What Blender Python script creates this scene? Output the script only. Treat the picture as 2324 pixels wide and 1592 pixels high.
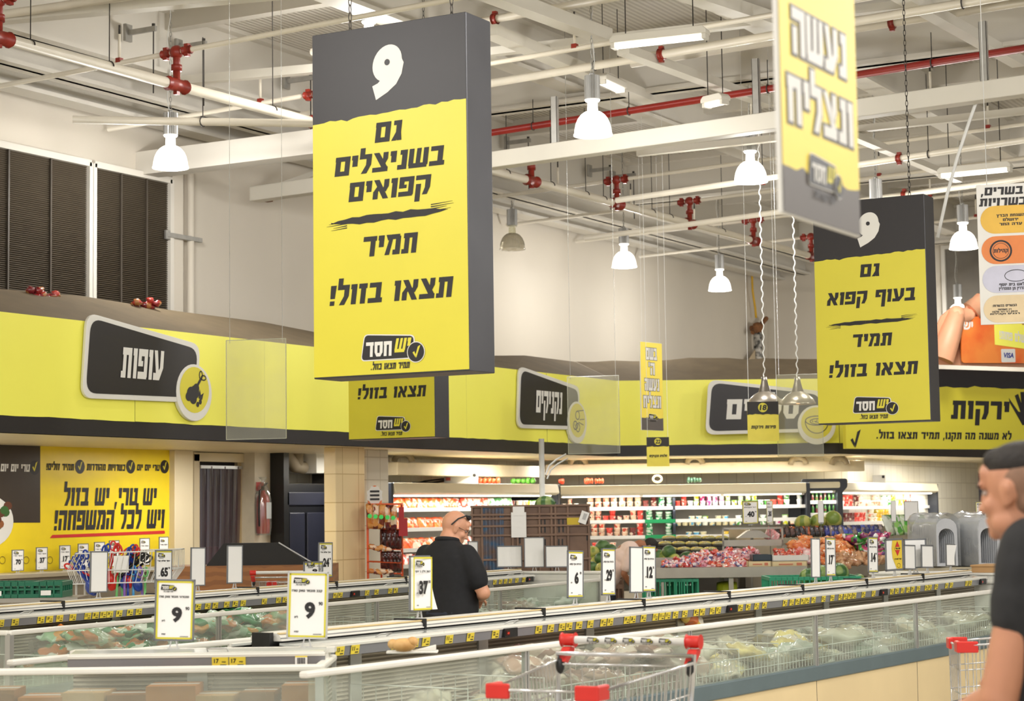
import bpy, bmesh, math, random
from mathutils import Vector, Matrix
for o in list(bpy.data.objects): bpy.data.objects.remove(o)
rnd = random.Random(7)
C = bpy.context.scene.collection
SC = bpy.context.scene
# ------------------------------------------------------------------ camera
PW, PH = 2324, 1592
LENS = 70.0
FP = LENS / 36 * PW
PX, PY = 1162.0, 774.5
HC = 1.65
YAW = math.radians(29.5)
PITCH = math.atan((1163 - PY) / FP)
ROLL = math.radians(0.8)
F0 = Vector((-math.sin(YAW), math.cos(YAW), 0))
R0 = Vector((math.cos(YAW), math.sin(YAW), 0))
CAM = Vector((0, 0, HC))
FW = (F0 * math.cos(PITCH) + Vector((0, 0, math.sin(PITCH)))).normalized()
UP0 = R0.cross(FW)
RT = (R0 * math.cos(ROLL) - UP0 * math.sin(ROLL)).normalized()
UP = RT.cross(FW)
cd = bpy.data.cameras.new('camera'); cam = bpy.data.objects.new('camera', cd); C.objects.link(cam)
cd.lens = LENS; cd.sensor_width = 36; cd.sensor_fit = 'HORIZONTAL'; cd.shift_y = -(PH / 2 - PY) / PW
cd.clip_end = 300
cam.matrix_world = Matrix(((RT.x, UP.x, -FW.x, 0), (RT.y, UP.y, -FW.y, 0), (RT.z, UP.z, -FW.z, HC), (0, 0, 0, 1)))
cd.dof.use_dof = True; cd.dof.focus_distance = 15.5; cd.dof.aperture_fstop = 4.5
SC.camera = cam
# ------------------------------------------------------------------ colour management, world, big lights
vs = SC.view_settings
vs.view_transform = 'Standard'; vs.look = 'None'; vs.exposure = -0.6; vs.gamma = 1.0; vs.use_curve_mapping = False
SC.cycles.use_denoising = True
SC.cycles.max_bounces = 7; SC.cycles.diffuse_bounces = 4; SC.cycles.glossy_bounces = 3; SC.cycles.transparent_max_bounces = 12
SC.cycles.transmission_bounces = 3
SC.cycles.caustics_reflective = False; SC.cycles.caustics_refractive = False
SC.cycles.sample_clamp_indirect = 6.0
w = bpy.data.worlds.new('hall_light'); SC.world = w; w.use_nodes = True
w.node_tree.nodes['Background'].inputs[0].default_value = (1.0, 0.995, 0.985, 1)
w.node_tree.nodes['Background'].inputs[1].default_value = 1.35
def pix_ray(px, py):
    return FW + RT * ((px - PX) / FP) - UP * ((py - PY) / FP)
def at(px, py, d):            # point seen at pixel px,py at horizontal distance d in front of the camera
    v = pix_ray(px, py); return CAM + v * (d / v.dot(F0))
def atz(px, py, z):
    v = pix_ray(px, py); return CAM + v * ((z - HC) / v.z)
def atx(px, py, x):
    v = pix_ray(px, py); return CAM + v * (x / v.x)
def aty(px, py, y):
    v = pix_ray(px, py); return CAM + v * (y / v.y)
def colx(px, x, z):           # point of the vertical plane X=x in pixel column px (at mid height), at height z
    p = atx(px, 1100, x); return Vector((x, p.y, z))
def cold(px, d, z):
    p = at(px, 1100, d); return Vector((p.x, p.y, z))
# hall pendant lamps beyond the frame (the hall's rows of lamps go on over and behind the camera)
def lamp_light(p, power, r=0.19):
    l = bpy.data.lights.new('pendant_light', 'POINT'); l.energy = power; l.shadow_soft_size = r
    l.color = (1.0, 0.975, 0.945)
    o = bpy.data.objects.new('pendant_light', l); o.location = p; C.objects.link(o)
    return o
for gx, gy in ((-9, 6), (-3.5, 4), (-3.0, 10.5), (2.5, 1.5), (2.5, 8.5), (-3.5, -3), (3, -4), (-10, -1), (2.0, 16), (3.0, 24), (0.5, 13)):
    lamp_light((gx, gy, 5.35), 560)
# tubes fixed under the canopy over the wall departments
def under_tube(p, L, rz, power):
    l = bpy.data.lights.new('canopy_tube', 'AREA'); l.shape = 'RECTANGLE'; l.size = L; l.size_y = .12; l.energy = power; l.color = (1.0, 0.965, 0.90)
    o = bpy.data.objects.new('canopy_tube', l); o.location = p; o.rotation_euler = (0, 0, rz); C.objects.link(o)
for yy in (9, 12.5, 16, 19.5, 23, 26.5): under_tube((-15.3, yy, 2.46), 1.5, math.pi / 2, 55)
for pxx in (1330, 1550, 1780): under_tube(cold(pxx, 32.6, 2.46), 1.5, YAW, 55)
for pxx, dd in ((1990, 33.9), (2110, 35.8), (2230, 37.2)): under_tube(cold(pxx, dd, 2.46), 1.5, YAW + .9, 42)
# ------------------------------------------------------------------ materials
def lin(c):
    r = []
    for v in c[:3]:
        v = v / 255.0
        r.append(v / 12.92 if v <= 0.04045 else ((v + 0.055) / 1.055) ** 2.4)
    return (r[0], r[1], r[2], 1)
MATS = {}
def mat(name, rgb, rough=0.5, metal=0.0, var=0.06, scale=6.0, bump=0.0, emit=0.0, spec=0.5, coat=0.0, alpha=1.0):
    if name in MATS: return MATS[name]
    m = bpy.data.materials.new(name); m.use_nodes = True
    nt = m.node_tree; b = nt.nodes['Principled BSDF']
    b.inputs['Roughness'].default_value = rough; b.inputs['Metallic'].default_value = metal
    b.inputs['Specular IOR Level'].default_value = spec
    if coat: b.inputs['Coat Weight'].default_value = coat; b.inputs['Coat Roughness'].default_value = 0.12
    c = lin(rgb)
    tc = nt.nodes.new('ShaderNodeTexCoord')
    n = nt.nodes.new('ShaderNodeTexNoise'); n.inputs['Scale'].default_value = scale; n.inputs['Detail'].default_value = 4
    nt.links.new(tc.outputs['Object'], n.inputs['Vector'])
    r = nt.nodes.new('ShaderNodeValToRGB')
    r.color_ramp.elements[0].position = 0.3; r.color_ramp.elements[1].position = 0.7
    r.color_ramp.elements[0].color = tuple(x * (1 - var) for x in c[:3]) + (1,)
    r.color_ramp.elements[1].color = tuple(min(1, x * (1 + var)) for x in c[:3]) + (1,)
    nt.links.new(n.outputs['Fac'], r.inputs['Fac']); nt.links.new(r.outputs['Color'], b.inputs['Base Color'])
    if bump:
        bp = nt.nodes.new('ShaderNodeBump'); bp.inputs['Strength'].default_value = bump; bp.inputs['Distance'].default_value = 0.01
        nt.links.new(n.outputs['Fac'], bp.inputs['Height']); nt.links.new(bp.outputs['Normal'], b.inputs['Normal'])
    if emit:
        b.inputs['Emission Color'].default_value = c; b.inputs['Emission Strength'].default_value = emit
    if alpha < 1: b.inputs['Alpha'].default_value = alpha
    MATS[name] = m
    return m
def tilemat(name, rgb, grout, sx, sz, axis='X', rough=0.3, mortar=0.02):
    if name in MATS: return MATS[name]
    m = mat(name, rgb, rough, var=0.05); nt = m.node_tree; b = nt.nodes['Principled BSDF']
    tc = nt.nodes.new('ShaderNodeTexCoord'); sp = nt.nodes.new('ShaderNodeSeparateXYZ'); cb = nt.nodes.new('ShaderNodeCombineXYZ')
    nt.links.new(tc.outputs['Object'], sp.inputs[0])
    nt.links.new(sp.outputs[0 if axis == 'X' else 1], cb.inputs[0])
    nt.links.new(sp.outputs[2 if axis != 'F' else 1], cb.inputs[1])
    if axis == 'F': nt.links.new(sp.outputs[0], cb.inputs[0])
    br = nt.nodes.new('ShaderNodeTexBrick'); br.offset = 0; br.inputs['Scale'].default_value = 1
    br.inputs['Brick Width'].default_value = sx; br.inputs['Row Height'].default_value = sz
    br.inputs['Mortar Size'].default_value = mortar * min(sx, sz); br.inputs['Mortar Smooth'].default_value = 0.2
    c = lin(rgb)
    br.inputs['Color1'].default_value = c; br.inputs['Color2'].default_value = tuple(x * .93 for x in c[:3]) + (1,)
    br.inputs['Mortar'].default_value = lin(grout)
    nt.links.new(cb.outputs[0], br.inputs['Vector']); nt.links.new(br.outputs['Color'], b.inputs['Base Color'])
    return m
def wavemat(name, rgb, dark, axis, scale, rough=0.6, metal=0.0, depth=0.02):      # ribbed sheet
    if name in MATS: return MATS[name]
    m = mat(name, rgb, rough, metal, var=0.08, scale=1.5); nt = m.node_tree; b = nt.nodes['Principled BSDF']
    tc = nt.nodes.new('ShaderNodeTexCoord'); wv = nt.nodes.new('ShaderNodeTexWave'); wv.bands_direction = axis
    wv.inputs['Scale'].default_value = scale; nt.links.new(tc.outputs['Object'], wv.inputs['Vector'])
    bp = nt.nodes.new('ShaderNodeBump'); bp.inputs['Strength'].default_value = 0.8; bp.inputs['Distance'].default_value = depth
    nt.links.new(wv.outputs['Fac'], bp.inputs['Height']); nt.links.new(bp.outputs['Normal'], b.inputs['Normal'])
    mx = nt.nodes.new('ShaderNodeMix'); mx.data_type = 'RGBA'
    mx.inputs[6].default_value = lin(dark); mx.inputs[7].default_value = lin(rgb)
    nt.links.new(wv.outputs['Fac'], mx.inputs[0]); nt.links.new(mx.outputs[2], b.inputs['Base Color'])
    return m
def glassmat(name, tint, refl=0.12, rough=0.03, haze=0.0, hazecol=(220, 225, 215)):
    if name in MATS: return MATS[name]
    m = bpy.data.materials.new(name); m.use_nodes = True; nt = m.node_tree; nt.nodes.remove(nt.nodes['Principled BSDF'])
    out = nt.nodes['Material Output']
    tr = nt.nodes.new('ShaderNodeBsdfTransparent'); tr.inputs[0].default_value = lin(tint)
    gl = nt.nodes.new('ShaderNodeBsdfGlossy'); gl.inputs['Roughness'].default_value = rough
    lw = nt.nodes.new('ShaderNodeLayerWeight'); lw.inputs[0].default_value = 0.5
    pw = nt.nodes.new('ShaderNodeMath'); pw.operation = 'POWER'; pw.inputs[1].default_value = 5.0
    nt.links.new(lw.outputs['Facing'], pw.inputs[0])
    ml = nt.nodes.new('ShaderNodeMath'); ml.operation = 'MULTIPLY_ADD'; ml.inputs[1].default_value = 0.7; ml.inputs[2].default_value = refl
    nt.links.new(pw.outputs[0], ml.inputs[0])
    mx = nt.nodes.new('ShaderNodeMixShader')
    nt.links.new(ml.outputs[0], mx.inputs[0]); nt.links.new(tr.outputs[0], mx.inputs[1]); nt.links.new(gl.outputs[0], mx.inputs[2])
    last = mx
    if haze:
        df = nt.nodes.new('ShaderNodeBsdfDiffuse'); df.inputs[0].default_value = lin(hazecol)
        m2 = nt.nodes.new('ShaderNodeMixShader')
        tc = nt.nodes.new('ShaderNodeTexCoord'); n = nt.nodes.new('ShaderNodeTexNoise'); n.inputs['Scale'].default_value = 2.2
        nt.links.new(tc.outputs['Object'], n.inputs['Vector'])
        mm = nt.nodes.new('ShaderNodeMath'); mm.operation = 'MULTIPLY'; mm.inputs[1].default_value = haze * 2
        nt.links.new(n.outputs['Fac'], mm.inputs[0]); nt.links.new(mm.outputs[0], m2.inputs[0])
        nt.links.new(mx.outputs[0], m2.inputs[1]); nt.links.new(df.outputs[0], m2.inputs[2]); last = m2
    nt.links.new(last.outputs[0], out.inputs[0]); MATS[name] = m
    return m
def patchmat(name, cols, scale=14.0, rough=0.25, spec=0.6, bump=0.35, coat=0.4):          # printed plastic film: colour patches
    if name in MATS: return MATS[name]
    m = mat(name, cols[0], rough, bump=0, spec=spec, coat=coat); nt = m.node_tree; b = nt.nodes['Principled BSDF']
    tc = nt.nodes.new('ShaderNodeTexCoord'); vo = nt.nodes.new('ShaderNodeTexVoronoi'); vo.inputs['Scale'].default_value = scale
    oi = nt.nodes.new('ShaderNodeObjectInfo'); va = nt.nodes.new('ShaderNodeVectorMath'); va.operation = 'ADD'
    sc = nt.nodes.new('ShaderNodeVectorMath'); sc.operation = 'SCALE'; sc.inputs['Scale'].default_value = 9.0
    nt.links.new(oi.outputs['Random'], sc.inputs[0]); nt.links.new(tc.outputs['Object'], va.inputs[0]); nt.links.new(sc.outputs[0], va.inputs[1])
    nt.links.new(va.outputs[0], vo.inputs['Vector'])
    sp = nt.nodes.new('ShaderNodeSeparateColor'); nt.links.new(vo.outputs['Color'], sp.inputs[0])
    r = nt.nodes.new('ShaderNodeValToRGB'); r.color_ramp.interpolation = 'CONSTANT'
    for i, c in enumerate(cols):
        e = r.color_ramp.elements[i] if i < 2 else r.color_ramp.elements.new(i / len(cols))
        e.position = i / len(cols); e.color = lin(c)
    nt.links.new(sp.outputs[0], r.inputs[0]); nt.links.new(r.outputs[0], b.inputs['Base Color'])
    n = nt.nodes.new('ShaderNodeTexNoise'); n.inputs['Scale'].default_value = 16; nt.links.new(tc.outputs['Object'], n.inputs['Vector'])
    bp = nt.nodes.new('ShaderNodeBump'); bp.inputs['Strength'].default_value = bump; bp.inputs['Distance'].default_value = 0.02
    nt.links.new(n.outputs['Fac'], bp.inputs['Height']); nt.links.new(bp.outputs['Normal'], b.inputs['Normal'])
    nt.links.new(bp.outputs['Normal'], b.inputs['Coat Normal'])
    return m
def meat(name, rgb, rgb2, scale, rough=0.4, axis=None):       # two-tone streaked / mottled surface
    if name in MATS: return MATS[name]
    m = mat(name, rgb, rough); nt = m.node_tree; b = nt.nodes['Principled BSDF']
    tc = nt.nodes.new('ShaderNodeTexCoord')
    if axis:
        n = nt.nodes.new('ShaderNodeTexWave'); n.bands_direction = axis; n.inputs['Distortion'].default_value = 5.0; n.inputs['Detail'].default_value = 3
    else:
        n = nt.nodes.new('ShaderNodeTexNoise'); n.inputs['Detail'].default_value = 5
    n.inputs['Scale'].default_value = scale; nt.links.new(tc.outputs['Object'], n.inputs['Vector'])
    r = nt.nodes.new('ShaderNodeValToRGB'); r.color_ramp.elements[0].position = .38; r.color_ramp.elements[1].position = .62
    r.color_ramp.elements[0].color = lin(rgb); r.color_ramp.elements[1].color = lin(rgb2)
    nt.links.new(n.outputs['Fac'], r.inputs['Fac']); nt.links.new(r.outputs['Color'], b.inputs['Base Color'])
    return m
# ------------------------------------------------------------------ mesh builder
class MB:
    def __init__(s): s.v = []; s.f = []; s.m = []; s.sm = []
    def add(s, vs, fs, mi=0, sm=False):
        b = len(s.v); s.v.extend(Vector(v) for v in vs)
        for f in fs: s.f.append([b + i for i in f]); s.m.append(mi); s.sm.append(sm)
        return s
    def box(s, c, d, mi=0, rz=0.0, M=None):
        x, y, z = d[0] / 2, d[1] / 2, d[2] / 2; R = M or Matrix.Rotation(rz, 3, 'Z'); c = Vector(c)
        vs = [c + R @ Vector((a * x, b * y, e * z)) for e in (-1, 1) for b in (-1, 1) for a in (-1, 1)]
        return s.add(vs, [(0, 2, 3, 1), (4, 5, 7, 6), (0, 1, 5, 4), (2, 6, 7, 3), (0, 4, 6, 2), (1, 3, 7, 5)], mi)
    def bb(s, x0, x1, y0, y1, z0, z1, mi=0):
        return s.box(((x0 + x1) / 2, (y0 + y1) / 2, (z0 + z1) / 2), (abs(x1 - x0), abs(y1 - y0), abs(z1 - z0)), mi)
    def bar(s, a, b, w, h, mi=0, roll=0.0):
        a, b = Vector(a), Vector(b); d = (b - a); L = d.length; y = d.normalized()
        u = Vector((0, 0, 1)) if abs(y.z) < .95 else Vector((1, 0, 0))
        x = y.cross(u).normalized(); z = x.cross(y)
        if roll: x, z = x * math.cos(roll) + z * math.sin(roll), z * math.cos(roll) - x * math.sin(roll)
        return s.box((a + b) / 2, (w, L, h), mi, M=Matrix((x, y, z)).transposed())
    def tube(s, pts, r, n=8, mi=0, cap=True, radii=None, closed=False):
        pts = [Vector(p) for p in pts]; m = len(pts); rings = []; px = None
        for i, p in enumerate(pts):
            a = pts[i - 1] if i else (pts[-1] if closed else p); b = pts[i + 1] if i < m - 1 else (pts[0] if closed else p)
            t = (b - a).normalized()
            if px is None:
                u = Vector((0, 0, 1)) if abs(t.z) < .9 else Vector((1, 0, 0)); x = t.cross(u).normalized()
            else:
                x = (px - t * px.dot(t)); x = x.normalized() if x.length > 1e-6 else t.orthogonal().normalized()
            px = x; y = t.cross(x); rr = radii[i] if radii else r
            rings.append([p + (x * math.cos(2 * math.pi * k / n) + y * math.sin(2 * math.pi * k / n)) * rr for k in range(n)])
        vs = [v for R in rings for v in R]; fs = []
        for i in range(m if closed else m - 1):
            j = (i + 1) % m
            for k in range(n): fs.append((i * n + k, i * n + (k + 1) % n, j * n + (k + 1) % n, j * n + k))
        s.add(vs, fs, mi, True)
        if cap and not closed: s.add(rings[0], [tuple(range(n))], mi); s.add(rings[-1], [tuple(range(n - 1, -1, -1))], mi)
        return s
    def cyl(s, a, b, r, n=12, mi=0, r2=None):
        return s.tube([a, b], r, n, mi, True, [r, r2 if r2 is not None else r])
    def lathe(s, prof, n=16, mi=0, c=(0, 0, 0), M=None, sx=1.0, sy=1.0):
        c = Vector(c); vs = []
        for r, z in prof:
            for k in range(n):
                v = Vector((r * math.cos(2 * math.pi * k / n) * sx, r * math.sin(2 * math.pi * k / n) * sy, z)); vs.append(c + (M @ v if M else v))
        fs = [(i * n + k, i * n + (k + 1) % n, (i + 1) * n + (k + 1) % n, (i + 1) * n + k) for i in range(len(prof) - 1) for k in range(n)]
        return s.add(vs, fs, mi, True)
    def ell(s, c, r, n=12, k=8, mi=0, M=None, jit=0.0):
        c = Vector(c); vs = []; M = M or Matrix.Identity(3)
        for i in range(k + 1):
            t = math.pi * i / k
            for j in range(n):
                a = 2 * math.pi * j / n; q = 1 + (rnd.uniform(-jit, jit) if jit and 0 < i < k else 0)
                vs.append(c + M @ Vector((r[0] * math.sin(t) * math.cos(a) * q, r[1] * math.sin(t) * math.sin(a) * q, r[2] * math.cos(t) * q)))
        return s.add(vs, [(i * n + j, (i + 1) * n + j, (i + 1) * n + (j + 1) % n, i * n + (j + 1) % n) for i in range(k) for j in range(n)], mi, True)
    def prism(s, poly, y0, y1, mi=0, M=None, side=None):      # polygon given in x,z ; extruded from y0 to y1
        n = len(poly); A = [Vector((p[0], y0, p[1])) for p in poly]; B = [Vector((p[0], y1, p[1])) for p in poly]
        vs = A + B
        if M: vs = [M @ v for v in vs]
        s.add(vs, [tuple(range(n)), tuple(range(2 * n - 1, n - 1, -1))], mi)
        b = len(s.v) - 2 * n
        for i in range(n):
            s.f.append([b + i, b + n + i, b + n + (i + 1) % n, b + (i + 1) % n]); s.m.append(mi if side is None else side); s.sm.append(False)
        return s
    def flat(s, poly, y, mi=0):
        s.k = (getattr(s, 'k', 0) + 1) % 8; y -= s.k * .00012
        return s.add([(p[0], y, p[1]) for p in poly], [tuple(range(len(poly)))], mi)
    def build(s, name, mats, parent=None, bevel=0.0, loc=None, rz=0.0, seg=2, clean=False):
        me = bpy.data.meshes.new(name); me.from_pydata([tuple(v) for v in s.v], [], s.f)
        for m in (mats if isinstance(mats, (list, tuple)) else [mats]): me.materials.append(m)
        me.polygons.foreach_set('material_index', s.m); me.polygons.foreach_set('use_smooth', s.sm)
        if clean or any(s.sm):
            bm = bmesh.new(); bm.from_mesh(me); bmesh.ops.remove_doubles(bm, verts=bm.verts, dist=1e-5)
            if clean: bmesh.ops.recalc_face_normals(bm, faces=bm.faces)
            bm.to_mesh(me); bm.free()
        me.update()
        o = bpy.data.objects.new(name, me); C.objects.link(o)
        if parent is not None: o.parent = parent
        if loc is not None: o.location = loc
        o.rotation_euler.z = rz
        if bevel:
            b = o.modifiers.new('bevel', 'BEVEL'); b.width = bevel; b.segments = seg; b.limit_method = 'ANGLE'
        return o
def tag(o, label=None, cat=None, group=None, kind=None):
    if label: o['label'] = label
    if cat: o['category'] = cat
    if group: o['group'] = group
    if kind: o['kind'] = kind
    return o
def thing(name, label, cat, loc=(0, 0, 0), rz=0.0, group=None):
    o = bpy.data.objects.new(name, None); C.objects.link(o); o.empty_display_size = .1
    o.location = loc; o.rotation_euler.z = rz
    return tag(o, label, cat, group)
def kids(o): return list(CH.get(o.name, ())) if False else [c for c in o.children]
def dup(o, loc=None, rz=None, label=None, group=None, parent=None, scale=None):
    c = o.copy(); C.objects.link(c)
    if parent is not None: c.parent = parent
    if loc is not None: c.location = loc
    if rz is not None: c.rotation_euler.z = rz
    if scale is not None: c.scale = (scale,) * 3 if not isinstance(scale, (tuple, list)) else scale
    if label: c['label'] = label
    if group: c['group'] = group
    for ch in o.children: dup(ch, parent=c)
    return c
def struct(name, mb, m, **k):
    return tag(mb.build(name, m, **k), kind='structure')
ORD = ['first', 'second', 'third', 'fourth', 'fifth', 'sixth', 'seventh', 'eighth', 'ninth', 'tenth', 'eleventh', 'twelfth', 'thirteenth',
       'fourteenth', 'fifteenth', 'sixteenth', 'seventeenth', 'eighteenth', 'nineteenth', 'twentieth']
def ordi(i): return ORD[i] if i < 20 else ('twenty-' + ORD[i - 20] if i < 29 else 'number %d' % (i + 1))
# ------------------------------------------------------------------ block lettering (Hebrew), drawn as polygons
def _R(a, b, c, d): return [(a, b), (c, b), (c, d), (a, d)]
def _P(*t): return [(t[i], t[i + 1]) for i in range(0, len(t), 2)]
GL = {
 'א': (.82, [_P(0, 1, .28, 1, .82, 0, .54, 0), _R(.54, .62, .79, 1), _P(.54, .63, .79, .63, .66, .36, .46, .46), _R(.02, 0, .27, .4), _P(.02, .38, .27, .38, .42, .58, .24, .72)]),
 'ב': (.74, [_R(.03, .76, .64, 1), _R(.39, .1, .65, 1), _R(0, 0, .74, .24)]),
 'ג': (.52, [_R(.06, .77, .46, 1), _R(.2, .32, .46, 1), _P(0, 0, .24, 0, .42, .36, .2, .42), _P(.28, 0, .52, 0, .46, .4, .24, .4)]),
 'ד': (.72, [_R(0, .76, .72, 1), _R(.4, 0, .66, 1)]),
 'ה': (.75, [_R(0, .76, .74, 1), _R(.48, 0, .74, 1), _R(.03, 0, .28, .58)]),
 'ו': (.33, [_R(.06, 0, .32, 1), _R(0, .76, .32, 1)]),
 'ז': (.44, [_R(.12, 0, .38, .9), _R(0, .76, .44, 1)]),
 'ח': (.76, [_R(0, .76, .75, 1), _R(.49, 0, .75, 1), _R(.03, 0, .29, 1)]),
 'ט': (.78, [_R(0, 0, .26, 1), _R(0, 0, .78, .24), _R(.52, 0, .78, 1), _R(.38, .76, .78, 1)]),
 'י': (.31, [_R(.05, .42, .31, 1), _R(0, .76, .31, 1)]),
 'כ': (.68, [_R(0, .76, .66, 1), _R(.42, .08, .68, .92), _R(0, 0, .66, .24)]),
 'ך': (.7, [_R(0, .76, .7, 1), _R(.43, -.34, .69, 1)]),
 'ל': (.62, [_R(0, .8, .25, 1.34), _R(0, .76, .61, 1), _R(.36, .42, .62, 1), _P(.36, .44, .62, .44, .42, 0, .14, 0)]),
 'מ': (.8, [_R(.54, 0, .8, .9), _R(.26, .76, .74, 1), _R(.42, 0, .8, .24), _P(0, 0, .25, 0, .4, .9, .17, .72), _P(0, 1, .24, 1, .36, .72, .12, .72)]),
 'ם': (.76, [_R(0, .76, .76, 1), _R(.5, 0, .76, 1), _R(0.02, 0, .28, 1), _R(.02, 0, .76, .24)]),
 'נ': (.46, [_R(.1, .76, .46, 1), _R(.2, 0, .46, 1), _R(0, 0, .46, .24)]),
 'ן': (.33, [_R(.06, -.34, .32, 1), _R(0, .76, .32, 1)]),
 'ס': (.78, [_R(0, .76, .78, 1), _P(.5, 1, .78, 1, .78, .25, .5, .1), _P(0, 1, .28, 1, .28, .1, .02, .28), _P(.02, .3, .2, 0, .58, 0, .78, .3, .5, .24, .28, .24)]),
 'ע': (.78, [_R(.52, .4, .78, 1), _P(.52, .42, .78, .42, .5, 0, .1, 0), _P(.0, 0, .5, 0, .58, .24, 0, .24), _P(0, 1, .26, 1, .46, .2, .22, .2)]),
 'פ': (.74, [_R(0, .76, .74, 1), _R(.48, .06, .74, 1), _R(0, 0, .7, .24), _R(0, .44, .25, 1), _R(0, .42, .38, .6)]),
 'ף': (.74, [_R(0, .76, .74, 1), _R(.48, -.34, .74, 1), _R(0, .44, .25, 1), _R(0, .42, .38, .6)]),
 'צ': (.78, [_R(.5, .64, .75, 1), _P(.5, .66, .75, .66, .62, .38, .42, .48), _P(0, 1, .28, 1, .76, .22, .46, .22), _R(0, 0, .78, .24)]),
 'ץ': (.75, [_R(.5, .64, .75, 1), _P(.5, .66, .75, .66, .62, .38, .42, .48), _P(0, 1, .28, 1, .5, .3, .3, .3), _R(.27, -.34, .52, .45)]),
 'ק': (.76, [_R(0, .76, .75, 1), _R(.49, .34, .75, 1), _P(.49, .36, .75, .36, .62, 0, .38, 0), _R(.03, -.34, .28, .56)]),
 'ר': (.66, [_R(0, .76, .62, 1), _R(.38, 0, .64, .94)]),
 'ש': (.96, [_R(0, .12, .24, 1), _R(.72, .12, .96, 1), _P(.36, .2, .58, .2, .6, 1, .38, 1), _R(.03, 0, .92, .24)]),
 'ת': (.8, [_R(.06, .76, .78, 1), _R(.52, 0, .78, 1), _R(.12, 0, .37, 1), _R(0, 0, .37, .22)]),
 '!': (.3, [_R(.03, 0, .27, .22), _P(.03, .34, .27, .34, .3, 1, 0, 1)]), '.': (.24, [_R(0, 0, .22, .22)]),
 ',': (.24, [_P(.02, .2, .24, .2, .14, -.22, .02, -.22)]), "'": (.2, [_R(.02, .68, .2, 1.05)]), ':': (.24, [_R(0, 0, .22, .22), _R(0, .55, .22, .77)]),
 '-': (.4, [_R(.02, .4, .38, .58)]), '"': (.36, [_R(.0, .68, .14, 1.05), _R(.2, .68, .34, 1.05)]), ' ': (.42, []),
}
def heb(mb, txt, cx, z0, h, y, mi=0, width=None, italic=.0, gap=.09, grow=0.0, slope=0.0, curve=None):
    """Right-to-left block text centred on cx, baseline z0, letter height h, on the plane y."""
    tot = sum(GL[c][0] for c in txt) + gap * (len(txt) - 1)
    sx = h if width is None else width / tot
    x = cx + tot * sx / 2
    for c in txt:
        gw, polys = GL[c]; x -= gw * sx
        for p in polys:
            q = [(x + a * sx, b * h) for a, b in p]
            if grow:
                mx = sum(a for a, b in q) / len(q); mz = sum(b for a, b in q) / len(q)
                q = [(a + (grow if a > mx else -grow), b + (grow if b > mz else -grow)) for a, b in q]
            q = [(a + b * italic, z0 + b + (a - cx) * slope) for a, b in q]
            area = sum(q[i][0] * q[(i + 1) % len(q)][1] - q[(i + 1) % len(q)][0] * q[i][1] for i in range(len(q)))
            if area < 0: q.reverse()
            mb.flat(q, y, mi)
        x -= gap * sx
_tc = {}
def latin(mb, txt, cx, z0, h, y, mi=0, width=None, bold=.035, italic=0.0):
    """Digits and Latin letters from the built-in font, thickened, as flat faces."""
    key = (txt, bold)
    if key not in _tc:
        cu = bpy.data.curves.new('t', 'FONT'); cu.body = txt; cu.offset = bold; cu.resolution_u = 3
        ob = bpy.data.objects.new('t', cu); C.objects.link(ob)
        dg = bpy.context.evaluated_depsgraph_get(); dg.update()
        me = ob.evaluated_get(dg).to_mesh()
        V = [(v.co.x, v.co.y) for v in me.vertices]; Fs = [tuple(p.vertices) for p in me.polygons]
        ob.evaluated_get(dg).to_mesh_clear(); bpy.data.objects.remove(ob); bpy.data.curves.remove(cu)
        _tc[key] = (V, Fs)
    V, Fs = _tc[key]
    if not V: return
    x0 = min(v[0] for v in V); x1 = max(v[0] for v in V); y0 = min(v[1] for v in V); y1 = max(v[1] for v in V)
    k = h / max(1e-6, (y1 - y0)); kx = k if width is None else width / max(1e-6, x1 - x0)
    mb.add([(cx + (v[0] - (x0 + x1) / 2) * kx + (v[1] - y0) * k * italic, y, z0 + (v[1] - y0) * k) for v in V], Fs, mi)
def disc(mb, cx, cz, rx, rz, y, mi=0, n=28):
    mb.flat([(cx + rx * math.cos(2 * math.pi * k / n), cz + rz * math.sin(2 * math.pi * k / n)) for k in range(n)], y, mi)
def ring(mb, cx, cz, rx, rz, t, y, mi=0, n=28):
    vs = []
    for k in range(n):
        a = 2 * math.pi * k / n; vs += [(cx + rx * math.cos(a), y, cz + rz * math.sin(a)), (cx + (rx - t) * math.cos(a), y, cz + (rz - t) * math.sin(a))]
    mb.add(vs, [(2 * k, 2 * ((k + 1) % n), 2 * ((k + 1) % n) + 1, 2 * k + 1) for k in range(n)], mi)
def stroke(mb, pts, t, y, mi=0):
    for (a, b) in zip(pts, pts[1:]):
        dx, dz = b[0] - a[0], b[1] - a[1]; L = math.hypot(dx, dz) or 1; nx, nz = -dz / L * t / 2, dx / L * t / 2
        mb.flat([(a[0] - nx, a[1] - nz), (b[0] - nx, b[1] - nz), (b[0] + nx, b[1] + nz), (a[0] + nx, a[1] + nz)], y, mi)
def rpoly(pts, rad, n=5):                      # polygon with rounded corners
    out = []; m = len(pts)
    for i in range(m):
        p = Vector((pts[i][0], pts[i][1])); a = Vector(pts[i - 1][:2]) - p; b = Vector(pts[(i + 1) % m][:2]) - p
        r = rad[i] if isinstance(rad, (list, tuple)) else rad
        ra = min(r, a.length * .48); rb = min(r, b.length * .48)
        A = p + a.normalized() * ra; B = p + b.normalized() * rb
        for k in range(n + 1):
            t = k / n; q = A * (1 - t) ** 2 + p * 2 * t * (1 - t) + B * t * t; out.append((q.x, q.y))
    return out
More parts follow.
